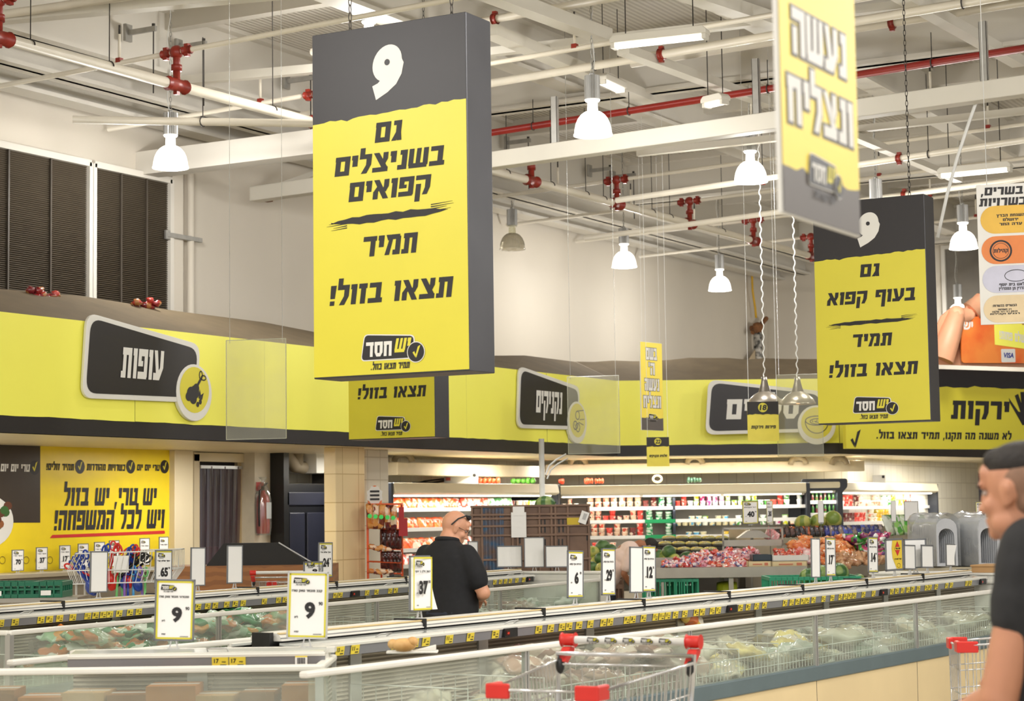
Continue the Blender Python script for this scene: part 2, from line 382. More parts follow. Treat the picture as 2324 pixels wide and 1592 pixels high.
def check(mb, cx, cz, s, y, mi):                # tick mark
    mb.flat([(cx - .55 * s, cz + .05 * s), (cx - .3 * s, cz + .2 * s), (cx - .12 * s, cz - .2 * s), (cx - .1 * s, cz - .62 * s)], y, mi)
    mb.flat([(cx - .12 * s, cz - .25 * s), (cx - .02 * s, cz - .62 * s), (cx + .6 * s, cz + .95 * s), (cx + .22 * s, cz + .75 * s)], y, mi)
def logo(mb, cx, cz, w, y, K=0, Wh=1, Ye=2, sub=True, rim=True, subcol=None):
    """Store logo: dark slanted plate, two words, tick in a disc. materials: K dark, Wh white, Ye yellow"""
    s = w; e = .0012
    pl = [(-.5, -.17), (.34, -.17), (.34, .12), (-.44, .17)]
    if rim: mb.flat([(cx + a * s, cz + b * s) for a, b in rpoly([(-.515, -.185), (.36, -.185), (.36, .135), (-.455, .185)], .07)], y, Wh)
    mb.flat([(cx + a * s, cz + b * s) for a, b in rpoly(pl, .06)], y - e, K)
    heb(mb, 'חסד', cx - .22 * s, cz - .13 * s, .2 * s, y - 2 * e, Wh, width=.42 * s, italic=.05)
    heb(mb, 'יש', cx + .15 * s, cz - .09 * s, .19 * s, y - 2 * e, Ye, width=.24 * s, italic=.22)
    if rim: disc(mb, cx + .38 * s, cz - .1 * s, .142 * s, .142 * s, y - 2 * e, Wh)
    disc(mb, cx + .38 * s, cz - .1 * s, .13 * s, .13 * s, y - 3 * e, K)
    check(mb, cx + .39 * s, cz - .11 * s, .11 * s, y - 4 * e, Ye)
    if sub: heb(mb, 'תמיד תצאו בזול.', cx - .04 * s, cz - .31 * s, .085 * s, y - e, K if subcol is None else subcol, width=.62 * s, italic=.15)
def ragged(x0, x1, z, amp, n, seed):            # brush-edge polyline
    q = random.Random(seed); pts = []; 
    for i in range(n + 1):
        x = x0 + (x1 - x0) * i / n; pts.append((x, z + q.uniform(-amp, amp) * (.4 if i % 3 else 1.0)))
    return pts
# ------------------------------------------------------------------ materials in use
M_floor = tilemat('floor_tiles', (196, 190, 178), (150, 145, 136), .4, .4, 'F', .25, .015)
M_wallp = mat('wall_paint', (214, 206, 191), .8, var=.05, scale=.35, bump=.02)
M_tileX = tilemat('wall_tiles_along', (228, 223, 206), (200, 193, 175), .3, .3, 'X', .3, .03)
M_tileY = tilemat('wall_tiles', (228, 221, 202), (204, 195, 174), .3, .3, 'Y', .3, .03)
M_white = mat('white_paint', (216, 211, 198), .55, var=.04, scale=1.0)
M_beam = mat('beam_paint', (218, 213, 202), .6, var=.05, scale=.5)
M_deck = wavemat('deck_sheet', (222, 217, 206), (196, 190, 178), 'X', 4.0, .6)
M_pipe = mat('pipe_paint', (226, 218, 200), .35, var=.05, scale=3)
M_red = mat('red_coupling_paint', (142, 42, 28), .4, var=.15, scale=20)
M_redpipe = mat('red_pipe_paint', (148, 38, 30), .35, var=.08)
M_yel = mat('sign_yellow', (218, 207, 60), .45, var=.02, scale=2)
M_yel2 = mat('fascia_yellow', (255, 250, 104), .4, var=.02, scale=1)  # lighter copy of the sign yellow, lamplight on the fascia put into the colour
M_dark = mat('sign_dark', (33, 29, 31), .45, var=.05)
M_side = mat('sign_side_metal', (66, 66, 70), .4, .3, var=.08, scale=3)
M_sigw = mat('sign_white', (226, 224, 218), .5, var=.01)
M_brown = mat('canopy_cover_cloth', (114, 100, 77), .9, var=.1, scale=3)
M_black = mat('black_plastic', (24, 24, 25), .45)
M_grey = mat('grey_plastic', (112, 114, 118), .45)
M_lgrey = mat('light_grey_plastic', (190, 190, 190), .45)
M_alu = mat('aluminium', (190, 190, 188), .35, .7, var=.05, scale=8)
M_steel = mat('stainless_steel', (170, 164, 152), .32, .8, var=.08, scale=4)
M_galv = mat('galvanised_steel', (170, 168, 162), .45, .6, var=.1, scale=9)
M_rod = mat('dark_rod', (70, 66, 62), .5, .4)
M_chrome = mat('chrome_wire', (205, 205, 205), .22, .85, var=.03)
M_wirew = mat('white_wire', (228, 228, 224), .4)
M_paper = mat('paper', (244, 243, 241), .7, var=.01)
M_ink = mat('print_ink', (36, 34, 36), .6, var=.02)
M_redink = mat('red_ink', (206, 44, 44), .5, var=.02)
M_cream = mat('cream_enamel', (226, 212, 178), .4, var=.04, scale=1.2)
M_frz = mat('freezer_white', (228, 226, 218), .35, var=.04, scale=3)
M_tube = mat('lit_tube', (255, 247, 232), .4, emit=6.0)
M_bell = mat('lit_bell', (255, 248, 236), .4, emit=5.0)
M_clear = glassmat('acrylic_clear', (250, 250, 242), .04, .05, .10, (236, 232, 210))
M_fglass = glassmat('freezer_glass', (232, 243, 236), .06, .03, .25, (216, 220, 205))
M_film = glassmat('clear_film', (240, 242, 244), .18, .12, .10)
M_wood = meat('brown_wood', (150, 98, 50), (132, 84, 42), 3.0, .5, 'Z')
M_card = mat('cardboard', (190, 150, 104), .85, var=.08, scale=5)
# ------------------------------------------------------------------ floor, walls
XW = -16.6
floor = MB(); floor.bb(-20, 26, -14, 46, -.1, 0); struct('floor', floor, M_floor)
yc = colx(1750, XW, 0).y
mb = MB(); mb.bb(XW - .2, XW, -14, yc + .2, 0, 3.6, 0); mb.bb(XW - .2, XW, -14, yc + .2, 3.6, 7.2, 1)
struct('wall_left', mb, [M_tileY, M_wallp])
mb = MB(); mb.bb(XW, 26, yc, yc + .2, 0, 7.8, 0); struct('wall_back', mb, [M_wallp])
# wall column by the louvres with a drain pipe
c0 = colx(377, XW, 0).y; c1 = colx(402, XW, 0).y
mb = MB(); mb.bb(XW, XW + .1, c0, c1, 3.5, 6.6); mb.cyl((XW + .1, c1 + .15, 3.4), (XW + .1, c1 + .15, 6.3), .05, 10)
struct('trim_1', mb, M_wallp)
# louvre windows
M_louv = wavemat('louvre_slats', (84, 74, 60), (50, 44, 35), 'Z', 8.0, .5, 0, .03)
def louvre(i, pa, pb):
    ya, yb = colx(pa, XW, 0).y, colx(pb, XW, 0).y
    z1 = 5.98; z0 = 3.6
    g = MB(); g.bb(XW + .01, XW + .05, ya, yb, z0, z1)
    n = 96
    for k in range(n):
        z = z0 + (k + .5) * (z1 - z0) / n
        g.box((XW + .07, (ya + yb) / 2, z), (.028, yb - ya, .007), 1, M=Matrix.Rotation(-.5, 3, 'Y'))
    o = struct('window_%d' % i, g, [M_louv, mat('louvre_blade', (86, 76, 62), .6)])
    f = MB()
    for y in (ya, yb): f.bb(XW + .01, XW + .13, y - .035, y + .035, z0, z1 + .05)
    f.bb(XW + .01, XW + .13, ya, yb, z1, z1 + .08)
    f.build('window_frame', M_beam, o)
    for q in (.35, .68):
        b = MB(); b.bb(XW + .09, XW + .11, ya + (yb - ya) * q - .012, ya + (yb - ya) * q + .012, z0, z1); b.build('mullion', mat('mullion_paint', (74, 66, 56), .5), o)
a, b = aty(2150, 720, yc - .06), aty(2226, 560, yc - .06)
mb = MB(); mb.bb(a.x, b.x, yc - .05, yc, a.z, b.z); mb.bb(a.x - .08, a.x, yc - .12, yc, a.z, b.z + .08, 1); mb.bb(b.x, b.x + .08, yc - .12, yc, a.z, b.z + .08, 1); mb.bb(a.x, b.x, yc - .12, yc, b.z, b.z + .08, 1)
struct('window_3', mb, [mat('dusty_pane', (104, 98, 88), .5, var=.2, scale=1.5), M_beam])
louvre(1, -110, 187); louvre(2, 195, 373)
# ------------------------------------------------------------------ canopy fascia round the departments
ZB, ZD, ZT = 2.5, 2.67, 3.69
XF = -14.0
pA = Vector((XF, 5.0, 0)); pB = cold(1405, 31.3, 0); pB.x = XF; pC = cold(1908, 31.5, 0); pD = cold(2460, 38.5, 0)
qA = Vector((XW, 5.0, 0)); qB = cold(1195, 34.2, 0); qC = cold(1925, 34.2, 0); qD = cold(2460, 47.0, 0)
def framed(p, q): 
    d = (q - p); return math.atan2(d.y, d.x), d.length
for i, (p, q, ra, rb, cov) in enumerate(((pA, pB, qA, qB, 1), (pB, pC, qB, qC, 1), (pC, pD, qC, qD, 0))):
    a, L = framed(p, q)
    mb = MB(); mb.bb(0, L, 0, .1, ZB, ZT - .01, 0)
    o = struct('trim_%d' % (2 + i), mb, [M_dark], loc=p, rz=a)
    n = int(L / 2.2); y = MB()
    for k in range(n):
        x0, x1 = L * k / n, L * (k + 1) / n - .004
        low = ragged(x0, x1, ZD, .006, 14, i * 50 + k)
        y.flat(low + [(x1, ZT), (x0, ZT)], -.006 - .0015 * (k % 2))
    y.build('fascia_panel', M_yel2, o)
    s = MB(); d = [Vector((v.x, v.y, ZB)) for v in (p, q, rb, ra)]
    R = Matrix.Rotation(-a, 3, 'Z')
    s.add([R @ (v - p) for v in d], [(0, 1, 2, 3)]); s.add([R @ (v - p) + Vector((0, 0, .06)) for v in d], [(3, 2, 1, 0)])
    s.build('soffit', M_cream, o)
    if cov:
        b = MB(); qq = random.Random(3 + i); m = 14; top = []; bot = []
        for k in range(m + 1):
            v = p.lerp(q, k / m); u = ra.lerp(rb, k / m); r = v.lerp(u, .42)
            h = .42 + qq.uniform(-.03, .03)
            if i == 0 and v.y > 21: h = .42 - .27 * min(1, (v.y - 21) / 1.5)
            if i == 0 and v.y > 24.2: h = .15 + .25 * min(1, (v.y - 24.2) / 1.0)
            bot.append(R @ (Vector((v.x, v.y, ZT)) - p)); top.append(R @ (Vector((r.x, r.y, ZT + h)) - p))
        b.add(bot + top, [(k, k + 1, m + 2 + k, m + 1 + k) for k in range(m)]); b.build('canopy_cover', M_brown, o)
mb = MB(); a, L = framed(qB, qC); mb.bb(0, L, 0, .15, 0, 3.62); struct('wall_corner', mb, M_tileX, loc=qB, rz=a)
mb = MB(); a, L = framed(qC, qD); mb.bb(0, L, 0, .15, 0, 3.62); struct('wall_right', mb, M_tileX, loc=qC, rz=a)
# cream pillars below the canopy
def pillar(i, pxa, pxb, x, mats, z1=ZB):
    ya, yb = colx(pxa, x, 0).y, colx(pxb, x, 0).y
    mb = MB(); mb.bb(x - .18, x, ya, yb, 0, z1); return struct('trim_%d' % i, mb, mats, bevel=.01)
M_pil = tilemat('pillar_tiles', (236, 214, 166), (200, 172, 120), .36, .36, 'Y', .3, .02)
pillar(5, 397, 439, -16.26, M_cream); pillar(6, 762, 828, -14.3, M_pil); pillar(7, 832, 882, -14.6, tilemat('grey_pillar_tiles', (222, 214, 196), (184, 172, 150), .3, .3, 'Y', .3, .02))
# ------------------------------------------------------------------ roof
ZR = 7.7
mb = MB(); mb.bb(-15.2, 26, -14, 46, ZR, ZR + .15); struct('ceiling', mb, M_deck)
mb = MB(); mb.add([(-15.2, -14, 7.1), (-15.2, 46, 7.1), (XW - .1, 46, 6.85), (XW - .1, -14, 6.85)], [(0, 1, 2, 3)])
mb.bb(XW - .2, -15.2, -14, 46, 7.15, 7.3); struct('trim_8', mb, M_beam)
def ibeam(y0, y1, x, z0, z1, fw, t=.06):          # deep girder with flanges, along Y
    mb = MB(); mb.bb(x - t / 2, x + t / 2, y0, y1, z0, z1); mb.bb(x - fw / 2, x + fw / 2, y0, y1, z0, z0 + .05); mb.bb(x - fw / 2, x + fw / 2, y0, y1, z1 - .05, z1)
    return mb
nt = [9]
def girder(mb, m=M_beam):
    o = struct('trim_%d' % nt[0], mb, m); nt[0] += 1; return o
girder(ibeam(-10, 45, -15.1, 6.88, 7.7, .34)); girder(ibeam(-10, 45, -11.75, 7.05, 7.7, .3)); girder(ibeam(-10, 45, -8.4, 7.05, 7.7, .3))
girder(ibeam(-10, 45, -5.0, 7.05, 7.7, .3)); girder(ibeam(-10, 45, -1.6, 7.05, 7.7, .3)); girder(ibeam(-10, 45, 1.8, 7.05, 7.7, .3)); girder(ibeam(-10, 45, 5.2, 7.05, 7.7, .3))
girder(ibeam(-10, 45, -15.7, 6.72, 7.1, .3)); girder(ibeam(-10, 45, -16.3, 6.64, 7.0, .3))
for yy in (14.5, 22.6, 30.8, 38.9):              # cross girders
    mb = MB(); mb.bb(-15.1, 26, yy - .05, yy + .05, 6.92, 7.7); mb.bb(-15.1, 26, yy - .16, yy + .16, 6.92, 6.97); mb.bb(-15.1, 26, yy - .16, yy + .16, 7.6, 7.7); girder(mb)
# secondary purlins across the bays
for yy in (18.4, 26.6, 34.8):
    mb = MB(); mb.bb(-15.1, 26, yy - .08, yy + .08, 7.45, 7.7); girder(mb)
# low beam running out from the left wall column
mb = MB(); mb.bb(XW, -12.6, 19.6, 19.9, 6.02, 6.32); girder(mb)
# pale trunking and the white cable duct, each along its own line
def line3(pa, pb, z, e0=0.0, e1=0.0):
    a, b = atz(pa[0], pa[1], z), atz(pb[0], pb[1], z); d = (b - a).normalized(); return a - d * e0, b + d * e1
for pa, pb, z, w_, h_, e0, e1 in (((1109, 119), (1769, 44), 7.0, .12, .09, 0, 3), ((455, 180), (700, 158), 6.85, .12, .1, .5, 1), ((0, 40), (418, 2), 6.9, .16, .12, 2, 2),
                                  ((1959, 292), (2324, 252), 6.2, .1, .08, 3, 2), ((1109, 69), (1492, 232), 6.9, .2, .12, 0, 0), ((1163, 4), (1373, 82), 6.9, .2, .14, 2, 0),
                                  ((1414, 113), (1653, 201), 6.75, .16, .1, 0, 1), ((1609, 0), (1731, 41), 7.0, .22, .14, 3, 1), ((2093, 16), (2312, 141), 6.9, .16, .12, 1, 0),
                                  ((1960, 318), (2120, 385), 6.1, .12, .08, 1, 1)):
    a, b = line3(pa, pb, z, e0, e1); mb = MB(); mb.bar(a, b, w_, h_); girder(mb, M_white)
# ------------------------------------------------------------------ sprinkler pipes
def coupling(p, d, r, L=.13):          # grooved red coupling round a pipe
    mb = MB(); d = d.normalized()
    mb.tube([p - d * L / 2, p - d * L * .4, p - d * L * .39, p + d * L * .39, p + d * L * .4, p + d * L / 2], r, 12, 0, True,
            [r * 1.12, r * 1.45, r * 1.25, r * 1.25, r * 1.45, r * 1.12])
    for s in (-1, 1):
        q = p + Vector((0, 0, s * r * 1.5)); mb.box(q, (.05, .05, .035))
    return mb
ZP = 6.25
ma, mbp = line3((31, 94), (1842, 582), ZP, 4, 8)
mdir = (mbp - ma).normalized()
def on_main(px):
    best = None
    for k in range(2000):
        p = ma + mdir * (k * .025)
        v = p - CAM; x = PX + FP * v.dot(RT) / v.dot(FW)
        if best is None or abs(x - px) < best[0]: best = (abs(x - px), p)
    return best[1]
t = thing('sprinkler_pipe', 'thick cream sprinkler main with red couplings running under the roof along the left wall', 'pipe', ma)
R_ = Matrix.Identity(3)
mb = MB(); mb.cyl(Vector(), mbp - ma, .057, 14); mb.build('pipe', M_pipe, t)
tees = [-5, 400, 722, 1207, 1400, 1565, 1710, 1842]
rises = {}
for px in tees:
    p = on_main(px); mb = coupling(p - ma, mdir, .057, .34)
    top = p + Vector((0, 0, .36)); mb.cyl(p - ma, top - ma, .04, 10); mb.ell(top - ma, (.075, .075, .075), 10, 8)
    mb.tube([p - ma + Vector((0, 0, .15)), p - ma + Vector((0, 0, .22))], .06, 10)
    mb.build('tee_coupling', M_red, t); rises[px] = top
for px in (70, 250, 620, 1150, 1250, 1330, 1370, 1480, 1520, 1640):
    p = on_main(px); mb = MB(); mb.cyl(p - ma + Vector((0, 0, .06)), p - ma + Vector((0, 0, 1.3)), .0055, 6, 0)
    mb.tube([p - ma + Vector((0.06 * math.cos(a), 0, .06 * math.sin(a))) for a in [k * math.pi / 8 for k in range(9)]], .008, 5); mb.build('hanger', M_rod, t)
wherep = {-5: 'at the left edge', 400: 'above the first lit lamp on the left', 722: 'behind the nearest black and yellow sign', 1207: 'first right of the nearest big sign', 1400: 'second right of the nearest big sign',
          1565: 'third right of the nearest big sign', 1710: 'by the yellow hose', 1842: 'behind the farther big sign'}
for px in tees:
    p = rises[px]; D_ = Vector((10.5, .3, .37)); f_ = (p.x + 16.5) / 10.5; a = p - D_ * f_; b = p + D_ * (1 - f_)
    t = thing('branch_pipe', 'thin cream branch pipe crossing the main pipe ' + wherep[px], 'pipe', p, 0, 'sprinkler branch pipes')
    mb = MB(); mb.cyl(a - p, b - p, .028, 10); mb.build('pipe', M_pipe, t)
    for s in (-1, 1):
        d = (b - a).normalized(); coupling(d * .14 * s, d, .034, .12).build('coupling', M_red, t)
    for q in (.22, .62, .85):
        v = a.lerp(b, q) - p; mb = MB(); mb.cyl(v, v + Vector((0, 0, .32)), .016, 8, 0); mb.cyl(v + Vector((0, 0, .32)), v + Vector((0, 0, .42)), .011, 8, 1); mb.box(v + Vector((0, 0, .03)), (.06, .06, .05), 2)
        mb.build('sprinkler_head', [M_pipe, M_rod, M_red], t)
def pipe(name, lab, pa, pb, z, r, m, e0=0, e1=0, rods=(), heads=()):
    a, b = line3(pa, pb, z, e0, e1); t = thing(name, lab, 'pipe', a)
    mb = MB(); mb.cyl(Vector(), b - a, r, 12); mb.build('pipe', m, t)
    for q in rods:
        v = (b - a) * q; g = MB(); g.cyl(v, v + Vector((0, 0, ZR - z - .75)), .0055, 6); g.tube([v + Vector((0, (r + .008) * math.cos(k), (r + .008) * math.sin(k))) for k in [j * math.pi / 5 for j in range(10)]], .008, 5, closed=True)
        g.build('hanger', M_rod, t)
    for q in heads:
        v = (b - a) * q; d = (b - a).normalized(); coupling(v, d, r, .07).build('coupling', M_red, t)
    return t
pipe('red_pipe', 'straight red fire pipe running across under the roof', (1112, 302), (2324, 110), 6.6, .045, M_redpipe, 3, 2, (.15, .3, .42, .58, .75))
pipe('ceiling_pipe', 'cream pipe with a grey sleeve just below the strip light, above the red pipe', (1109, 190), (1769, 78), 6.8, .05, M_pipe, 3, 6, (.2, .35, .7), (.42, .6))
pipe('ceiling_pipe', 'cream pipe rising to the top edge over the nearest big sign', (1020, 62), (1372, -2), 7.1, .045, M_pipe, 2, 1, (), (.52,))
pipe('ceiling_pipe', 'cream pipe crossing the upper left corner', (10, 32), (330, -14), 6.9, .045, M_pipe, 2, 1, (.3,), (.28,))
pipe('ceiling_pipe', 'cream pipe passing the right end of the red pipe near the top right corner', (1960, 62), (2290, 10), 7.0, .05, M_pipe, 3, 2, (.4,), (.5,))
pipe('ceiling_pipe', 'cream pipe running behind the long white duct at right', (1960, 372), (2324, 318), 5.95, .04, M_pipe, 4, 2, (.3, .6), (.3, .55))
pipe('ceiling_pipe', 'cream pipe low under the roof above the farther big sign', (1960, 455), (2324, 405), 5.8, .04, M_pipe, 5, 2, (.5,), (.6,))
pipe('ceiling_pipe', 'long cream pipe running from the wall bracket behind the first lit lamp', (165, 272), (690, 280), 6.0, .045, M_pipe, 0, 1, (.4,), ())
# white duct hung on steel posts
a, b = line3((1116, 366), (2324, 196), 6.0, 4, 2)
t = thing('cable_duct', 'long white box duct hung across the hall on steel posts', 'duct', a)
mb = MB(); mb.bar(Vector(), b - a, .2, .2); mb.build('duct', M_white, t, bevel=.012)
for px, y0, y1 in ((1260, 217, 330), (1718, 130, 262), (2235, 45, 185)):
    p = atz(px, y1, 6.1); mb = MB(); h = (y1 - y0) / FP * (p - CAM).dot(F0)
    mb.bb(-.04, .04, -.03, -.025, 0, h); mb.bb(-.04, -.035, -.03, .03, 0, h); mb.bb(.035, .04, -.03, .03, 0, h); mb.build('post', M_galv, t, loc=p - a)
# small wall brackets with hanging rods on the deep girder
for px, py in ((290, 75), (405, 108), (650, 185), (1150, 325), (1338, 388), (1392, 402)):
    p = atx(px, py, -14.95)
    t = thing('pipe_bracket', 'bracket arm and rod on the girder, ' + ('upper one beside the first lit lamp' if px == 290 else 'lower one beside the first lit lamp' if px == 405 else
              'at the left edge of the big sign' if px == 650 else 'right of the nearest sign' if px == 1150 else 'left one above the middle lamp' if px == 1338 else 'right one above the middle lamp' if px == 1392 else 'farthest one along'), 'bracket', p, 0, 'girder brackets')
    mb = MB(); mb.bb(0, .42, -.02, .02, -.03, .03); mb.bb(-.02, .02, -.06, .06, -.1, .1); mb.build('arm', M_galv, t, bevel=.004)
    mb = MB(); mb.cyl((.38, 0, .06), (.38, 0, -.75), .008, 6); mb.cyl((.38, 0, .03), (.38, 0, .06), .02, 6); mb.build('rod', M_rod, t)
# ------------------------------------------------------------------ pendant lamps
def lamp_proto(lit):
    t = thing('pendant_lamp', 'x', 'lamp', (0, 0, 0), 0, 'high bay pendant lamps')
    mb = MB(); n = 22; prof = []
    vs = []
    for k in range(n * 2):
        r = .075 if k % 2 else .086; a = math.pi * k / n; vs.append((r * math.cos(a), r * math.sin(a)))
    m = len(vs); mb.add([(x, y, .40) for x, y in vs] + [(x, y, .66) for x, y in vs], [(i, (i + 1) % m, m + (i + 1) % m, m + i) for i in range(m)] + [tuple(range(m)), tuple(range(2 * m - 1, m - 1, -1))])
    mb.cyl((0, 0, .66), (0, 0, .69), .03, 10); mb.cyl((0, 0, .385), (0, 0, .40), .07, 16)
    mb.build('ballast_housing', M_alu, t)
    mb = MB(); mb.lathe([(.075, .375), (.085, .392), (.05, .392), (.042, .36), (.05, .34), (.05, .29), (.054, .262)], 20)
    for k in range(10):
        a = 2 * math.pi * k / 10; mb.cyl((.056 * math.cos(a), .056 * math.sin(a), .24), (.05 * math.cos(a), .05 * math.sin(a), .36), .006, 5)
    mb.build('neck', M_bell if lit else M_clear, t)
    mb = MB(); prof = [(.05, .268), (.09, .257), (.128, .23), (.162, .187), (.187, .13), (.2, .07), (.206, .02), (.213, .012), (.213, .0), (.2, .004)]
    mb.lathe(prof, 40)
    if not lit:
        for k in range(40):
            a = 2 * math.pi * k / 40; c, s = math.cos(a), math.sin(a); mb.tube([(r * c * 1.005, r * s * 1.005, z) for r, z in prof[:6]], .0025, 4)
    mb.build('shade', M_bell if lit else glassmat('ribbed_glass', (226, 222, 208), .25, .15, .25, (225, 218, 200)), t)
    if lit:
        mb = MB(); mb.ell((0, 0, .12), (.06, .06, .1), 12, 8); mb.build('bulb', M_tube, t)
    mb = MB(); z = .68; k = 0
    while z < 2.35:
        pts = [Vector((.012 * math.cos(u), 0, z + .03 + .034 * math.sin(u))) for u in [j * math.pi / 4 for j in range(8)]]
        if k % 2: pts = [Vector((0, p.x, p.z)) for p in pts]
        mb.tube(pts, .004, 4, closed=True); z += .056; k += 1
    mb.build('chain', M_galv, t)
    mb = MB(); mb.tube([(.02 + .02 * math.sin(i * 1.3), .015, .69 + i * .14) for i in range(12)], .006, 5); mb.build('cable', M_wirew, t)
    return t
LP = lamp_proto(True); LU = lamp_proto(False)
lamps = [(387, 382, 83, 'in front of the dark louvre windows'), (1346, 308, 90, 'right of the nearest big sign, below the strip light'), (1704, 414, 78, 'left of the blurred yellow banner'),
         (838, 128, 88, 'half hidden above the top of the nearest big sign'), (1417, 607, 58, 'in the middle over the beige wall'), (1634, 660, 53, 'low over the beige wall near the yellow hose'),
         (1990, 520, 74, 'with its shade behind the farther big sign'), (2187, 565, 65, 'left of the white certificates board'), (2175, 720, 48, 'lowest of all, above the hand poster')]
fst = True
for px, py, wd, lab in lamps:
    d = .426 * FP / wd; p = at(px, py, d)
    o = LP if fst else dup(LP); fst = False
    o.location = p; o['label'] = 'lit white bell shaped pendant lamp ' + lab; o.rotation_euler.z = px * .01
    lamp_light(p + Vector((0, 0, -.12)), 200, .2)
o = LU; o.location = at(1163, 567, .426 * FP / 60); o['label'] = 'unlit clear ribbed glass pendant lamp right of the nearest big sign'
# strip lights
def strip(pa, pb, z, lab):
    a, b = atz(*pa, z), atz(*pb, z); t = thing('strip_light', lab, 'light', (a + b) / 2, math.atan2(b.y - a.y, b.x - a.x), 'fluorescent strip lights')
    L = (b - a).length; mb = MB(); mb.prism([(-L / 2, .03), (L / 2, .03), (L / 2, .07), (L / 2 - .04, .11), (-L / 2 + .04, .11), (-L / 2, .07)], -.08, .08)
    mb.build('housing', M_white, t, bevel=.01)
    for s in (-.035, .035):
        mb = MB(); mb.cyl((-L / 2 + .05, s, .005), (L / 2 - .05, s, .005), .02, 10); mb.build('tube', M_tube, t)
    for s in (-.35, .35):
        mb = MB(); mb.cyl((s * L, 0, .1), (s * L, 0, ZR - (a.z + b.z) / 2), .006, 6); mb.build('hanger', M_rod, t)
    for s in (-1, 1):
        mb = MB(); mb.bb(s * (L / 2 - .03) - .02, s * (L / 2 - .03) + .02, -.06, .06, -.02, .04); mb.build('end_cap', M_white, t)
strip((1388, 108), (1607, 84), 6.3, 'long lit white strip light at top centre under the trunking')
strip((2130, 402), (2297, 386), 5.8, 'lit strip light at right above the certificates board')
strip((1362, 186), (1411, 209), 6.7, 'short lit fitting under a purlin right of the lamp beside the nearest big sign')
strip((1600, 243), (1648, 232), 6.3, 'lit fitting seen small above the white duct left of the next lamp')
# yellow hose and old fitting on the far wall
p = [atx(x, y, XW + .12) for x, y in ((1712, 560), (1706, 610), (1708, 660), (1714, 700), (1716, 722))]
t = thing('yellow_hose', 'thin yellow hose hanging down the beige wall from the sprinkler main', 'hose', p[0])
mb = MB(); mb.tube([v - p[0] for v in p], .025, 8); mb.build('hose', mat('hose_yellow', (214, 168, 30), .5), t)
f = atx(1720, 745, XW + .2)
t = thing('pipe_fitting', 'rusty brown valve fitting with a black wrapped pipe below, low on the far beige wall', 'fitting', f)
mb = MB(); mb.ell((0, 0, 0), (.12, .16, .13), 10, 7, 0, None, .2); mb.cyl((0, .1, .05), (0, .5, .25), .05, 8); mb.cyl((0, -.1, 0), (0, -.3, -.12), .05, 8); mb.cyl((0, 0, 0), (-.17, 0, 0), .06, 8); mb.build('valve', mat('rust', (128, 84, 48), .8, var=.25, scale=20), t)
mb = MB(); mb.cyl((0, 0, -.1), (0, -.02, -.95), .1, 10); mb.build('wrapped_pipe', meat('torn_wrap', (26, 25, 25), (210, 205, 195), 9.0, .7), t)
mb = MB(); mb.prism([(-.9, -1.0), (.5, -1.0), (.1, -.35)], .03, .05, M=Matrix.Rotation(math.pi / 2, 3, 'Z')); mb.build('backing_board', mat('old_board', (196, 178, 148), .8), t)
# drooping white cord at right
p = [at(*q, 20.95) for q in ((2224, 198), (2222, 214), (2200, 275), (2172, 360), (2150, 440), (2128, 540))]
mb = MB(); mb.tube([v - p[0] for v in p], .018, 6); tag(mb.build('power_cord', M_wirew, loc=p[0]), 'thick white cord sloping down from the duct left of the certificates board', 'cord')
# bracket and strut above the beige wall left of the nearest sign
s = [atx(x, y, XW + .1) for x, y in ((690, 365), (607, 432))]
t = thing('wall_strut', 'slanting cream strut with a rusty foot left of the nearest big sign', 'strut', s[1])
mb = MB(); mb.bar(Vector(), s[0] - s[1] + Vector((1.2, 0, 0)), .09, .07); mb.build('strut', M_white, t)
mb = MB(); mb.box((0, 0, -.05), (.1, .12, .22)); mb.build('foot_plate', mat('rust', (128, 84, 48)), t)
q = atx(415, 540, XW + .1); mb = MB(); mb.bb(0, .05, -.35, .35, -.03, .03); mb.bb(0, .04, -.38, -.3, -.06, .06)
tag(mb.build('conduit_clamp', M_galv, loc=q, bevel=.005), 'short perforated steel clamp on the pipe beside the louvre window', 'clamp')
# ------------------------------------------------------------------ hanging signs
def chain(mb, a, b, r=.012, w=.0035, mi=0):
    a, b = Vector(a), Vector(b); d = b - a; n = max(2, int(d.length / .05)); 
    for k in range(n):
        c = a + d * ((k + .5) / n); pts = []
        for j in range(6):
            u = j * math.pi / 3; v = Vector((r * math.cos(u), 0, .034 * math.sin(u)))
            if k % 2: v = Vector((0, v.x, v.z))
            pts.append(c + v)
        mb.tube(pts, w, 4, mi, closed=True)
def brush(mb, cx, cz, L, t, y, mi, seed=1):
    q = random.Random(seed); n = 16; up = []; dn = []
    for k in range(n + 1):
        u = k / n; x = cx - L / 2 + L * u; f = min(1, 5 * u, 6 * (1 - u)) ; up.append((x, cz + (u - .5) * .02 * L + t * .5 * f + q.uniform(-.12, .12) * t)); dn.append((x, cz + (u - .5) * .02 * L - t * .5 * f + q.uniform(-.12, .12) * t))
    for k in range(n): mb.flat([dn[k], dn[k + 1], up[k + 1], up[k]], y, mi)
    for s in (-1, 1):
        for k in range(4):
            z = cz + s * .03 * L + (k - 1.5) * t * .3; x0 = cx + s * L * .36; x1 = cx + s * (L * .5 + q.uniform(-.02, .05) * L)
            mb.flat([(x0, z - t * .07), (x1, z - .01 * t + s * .012 * L), (x1, z + .02 * t + s * .012 * L), (x0, z + t * .07)][::1 if s > 0 else -1], y - .0006, mi)
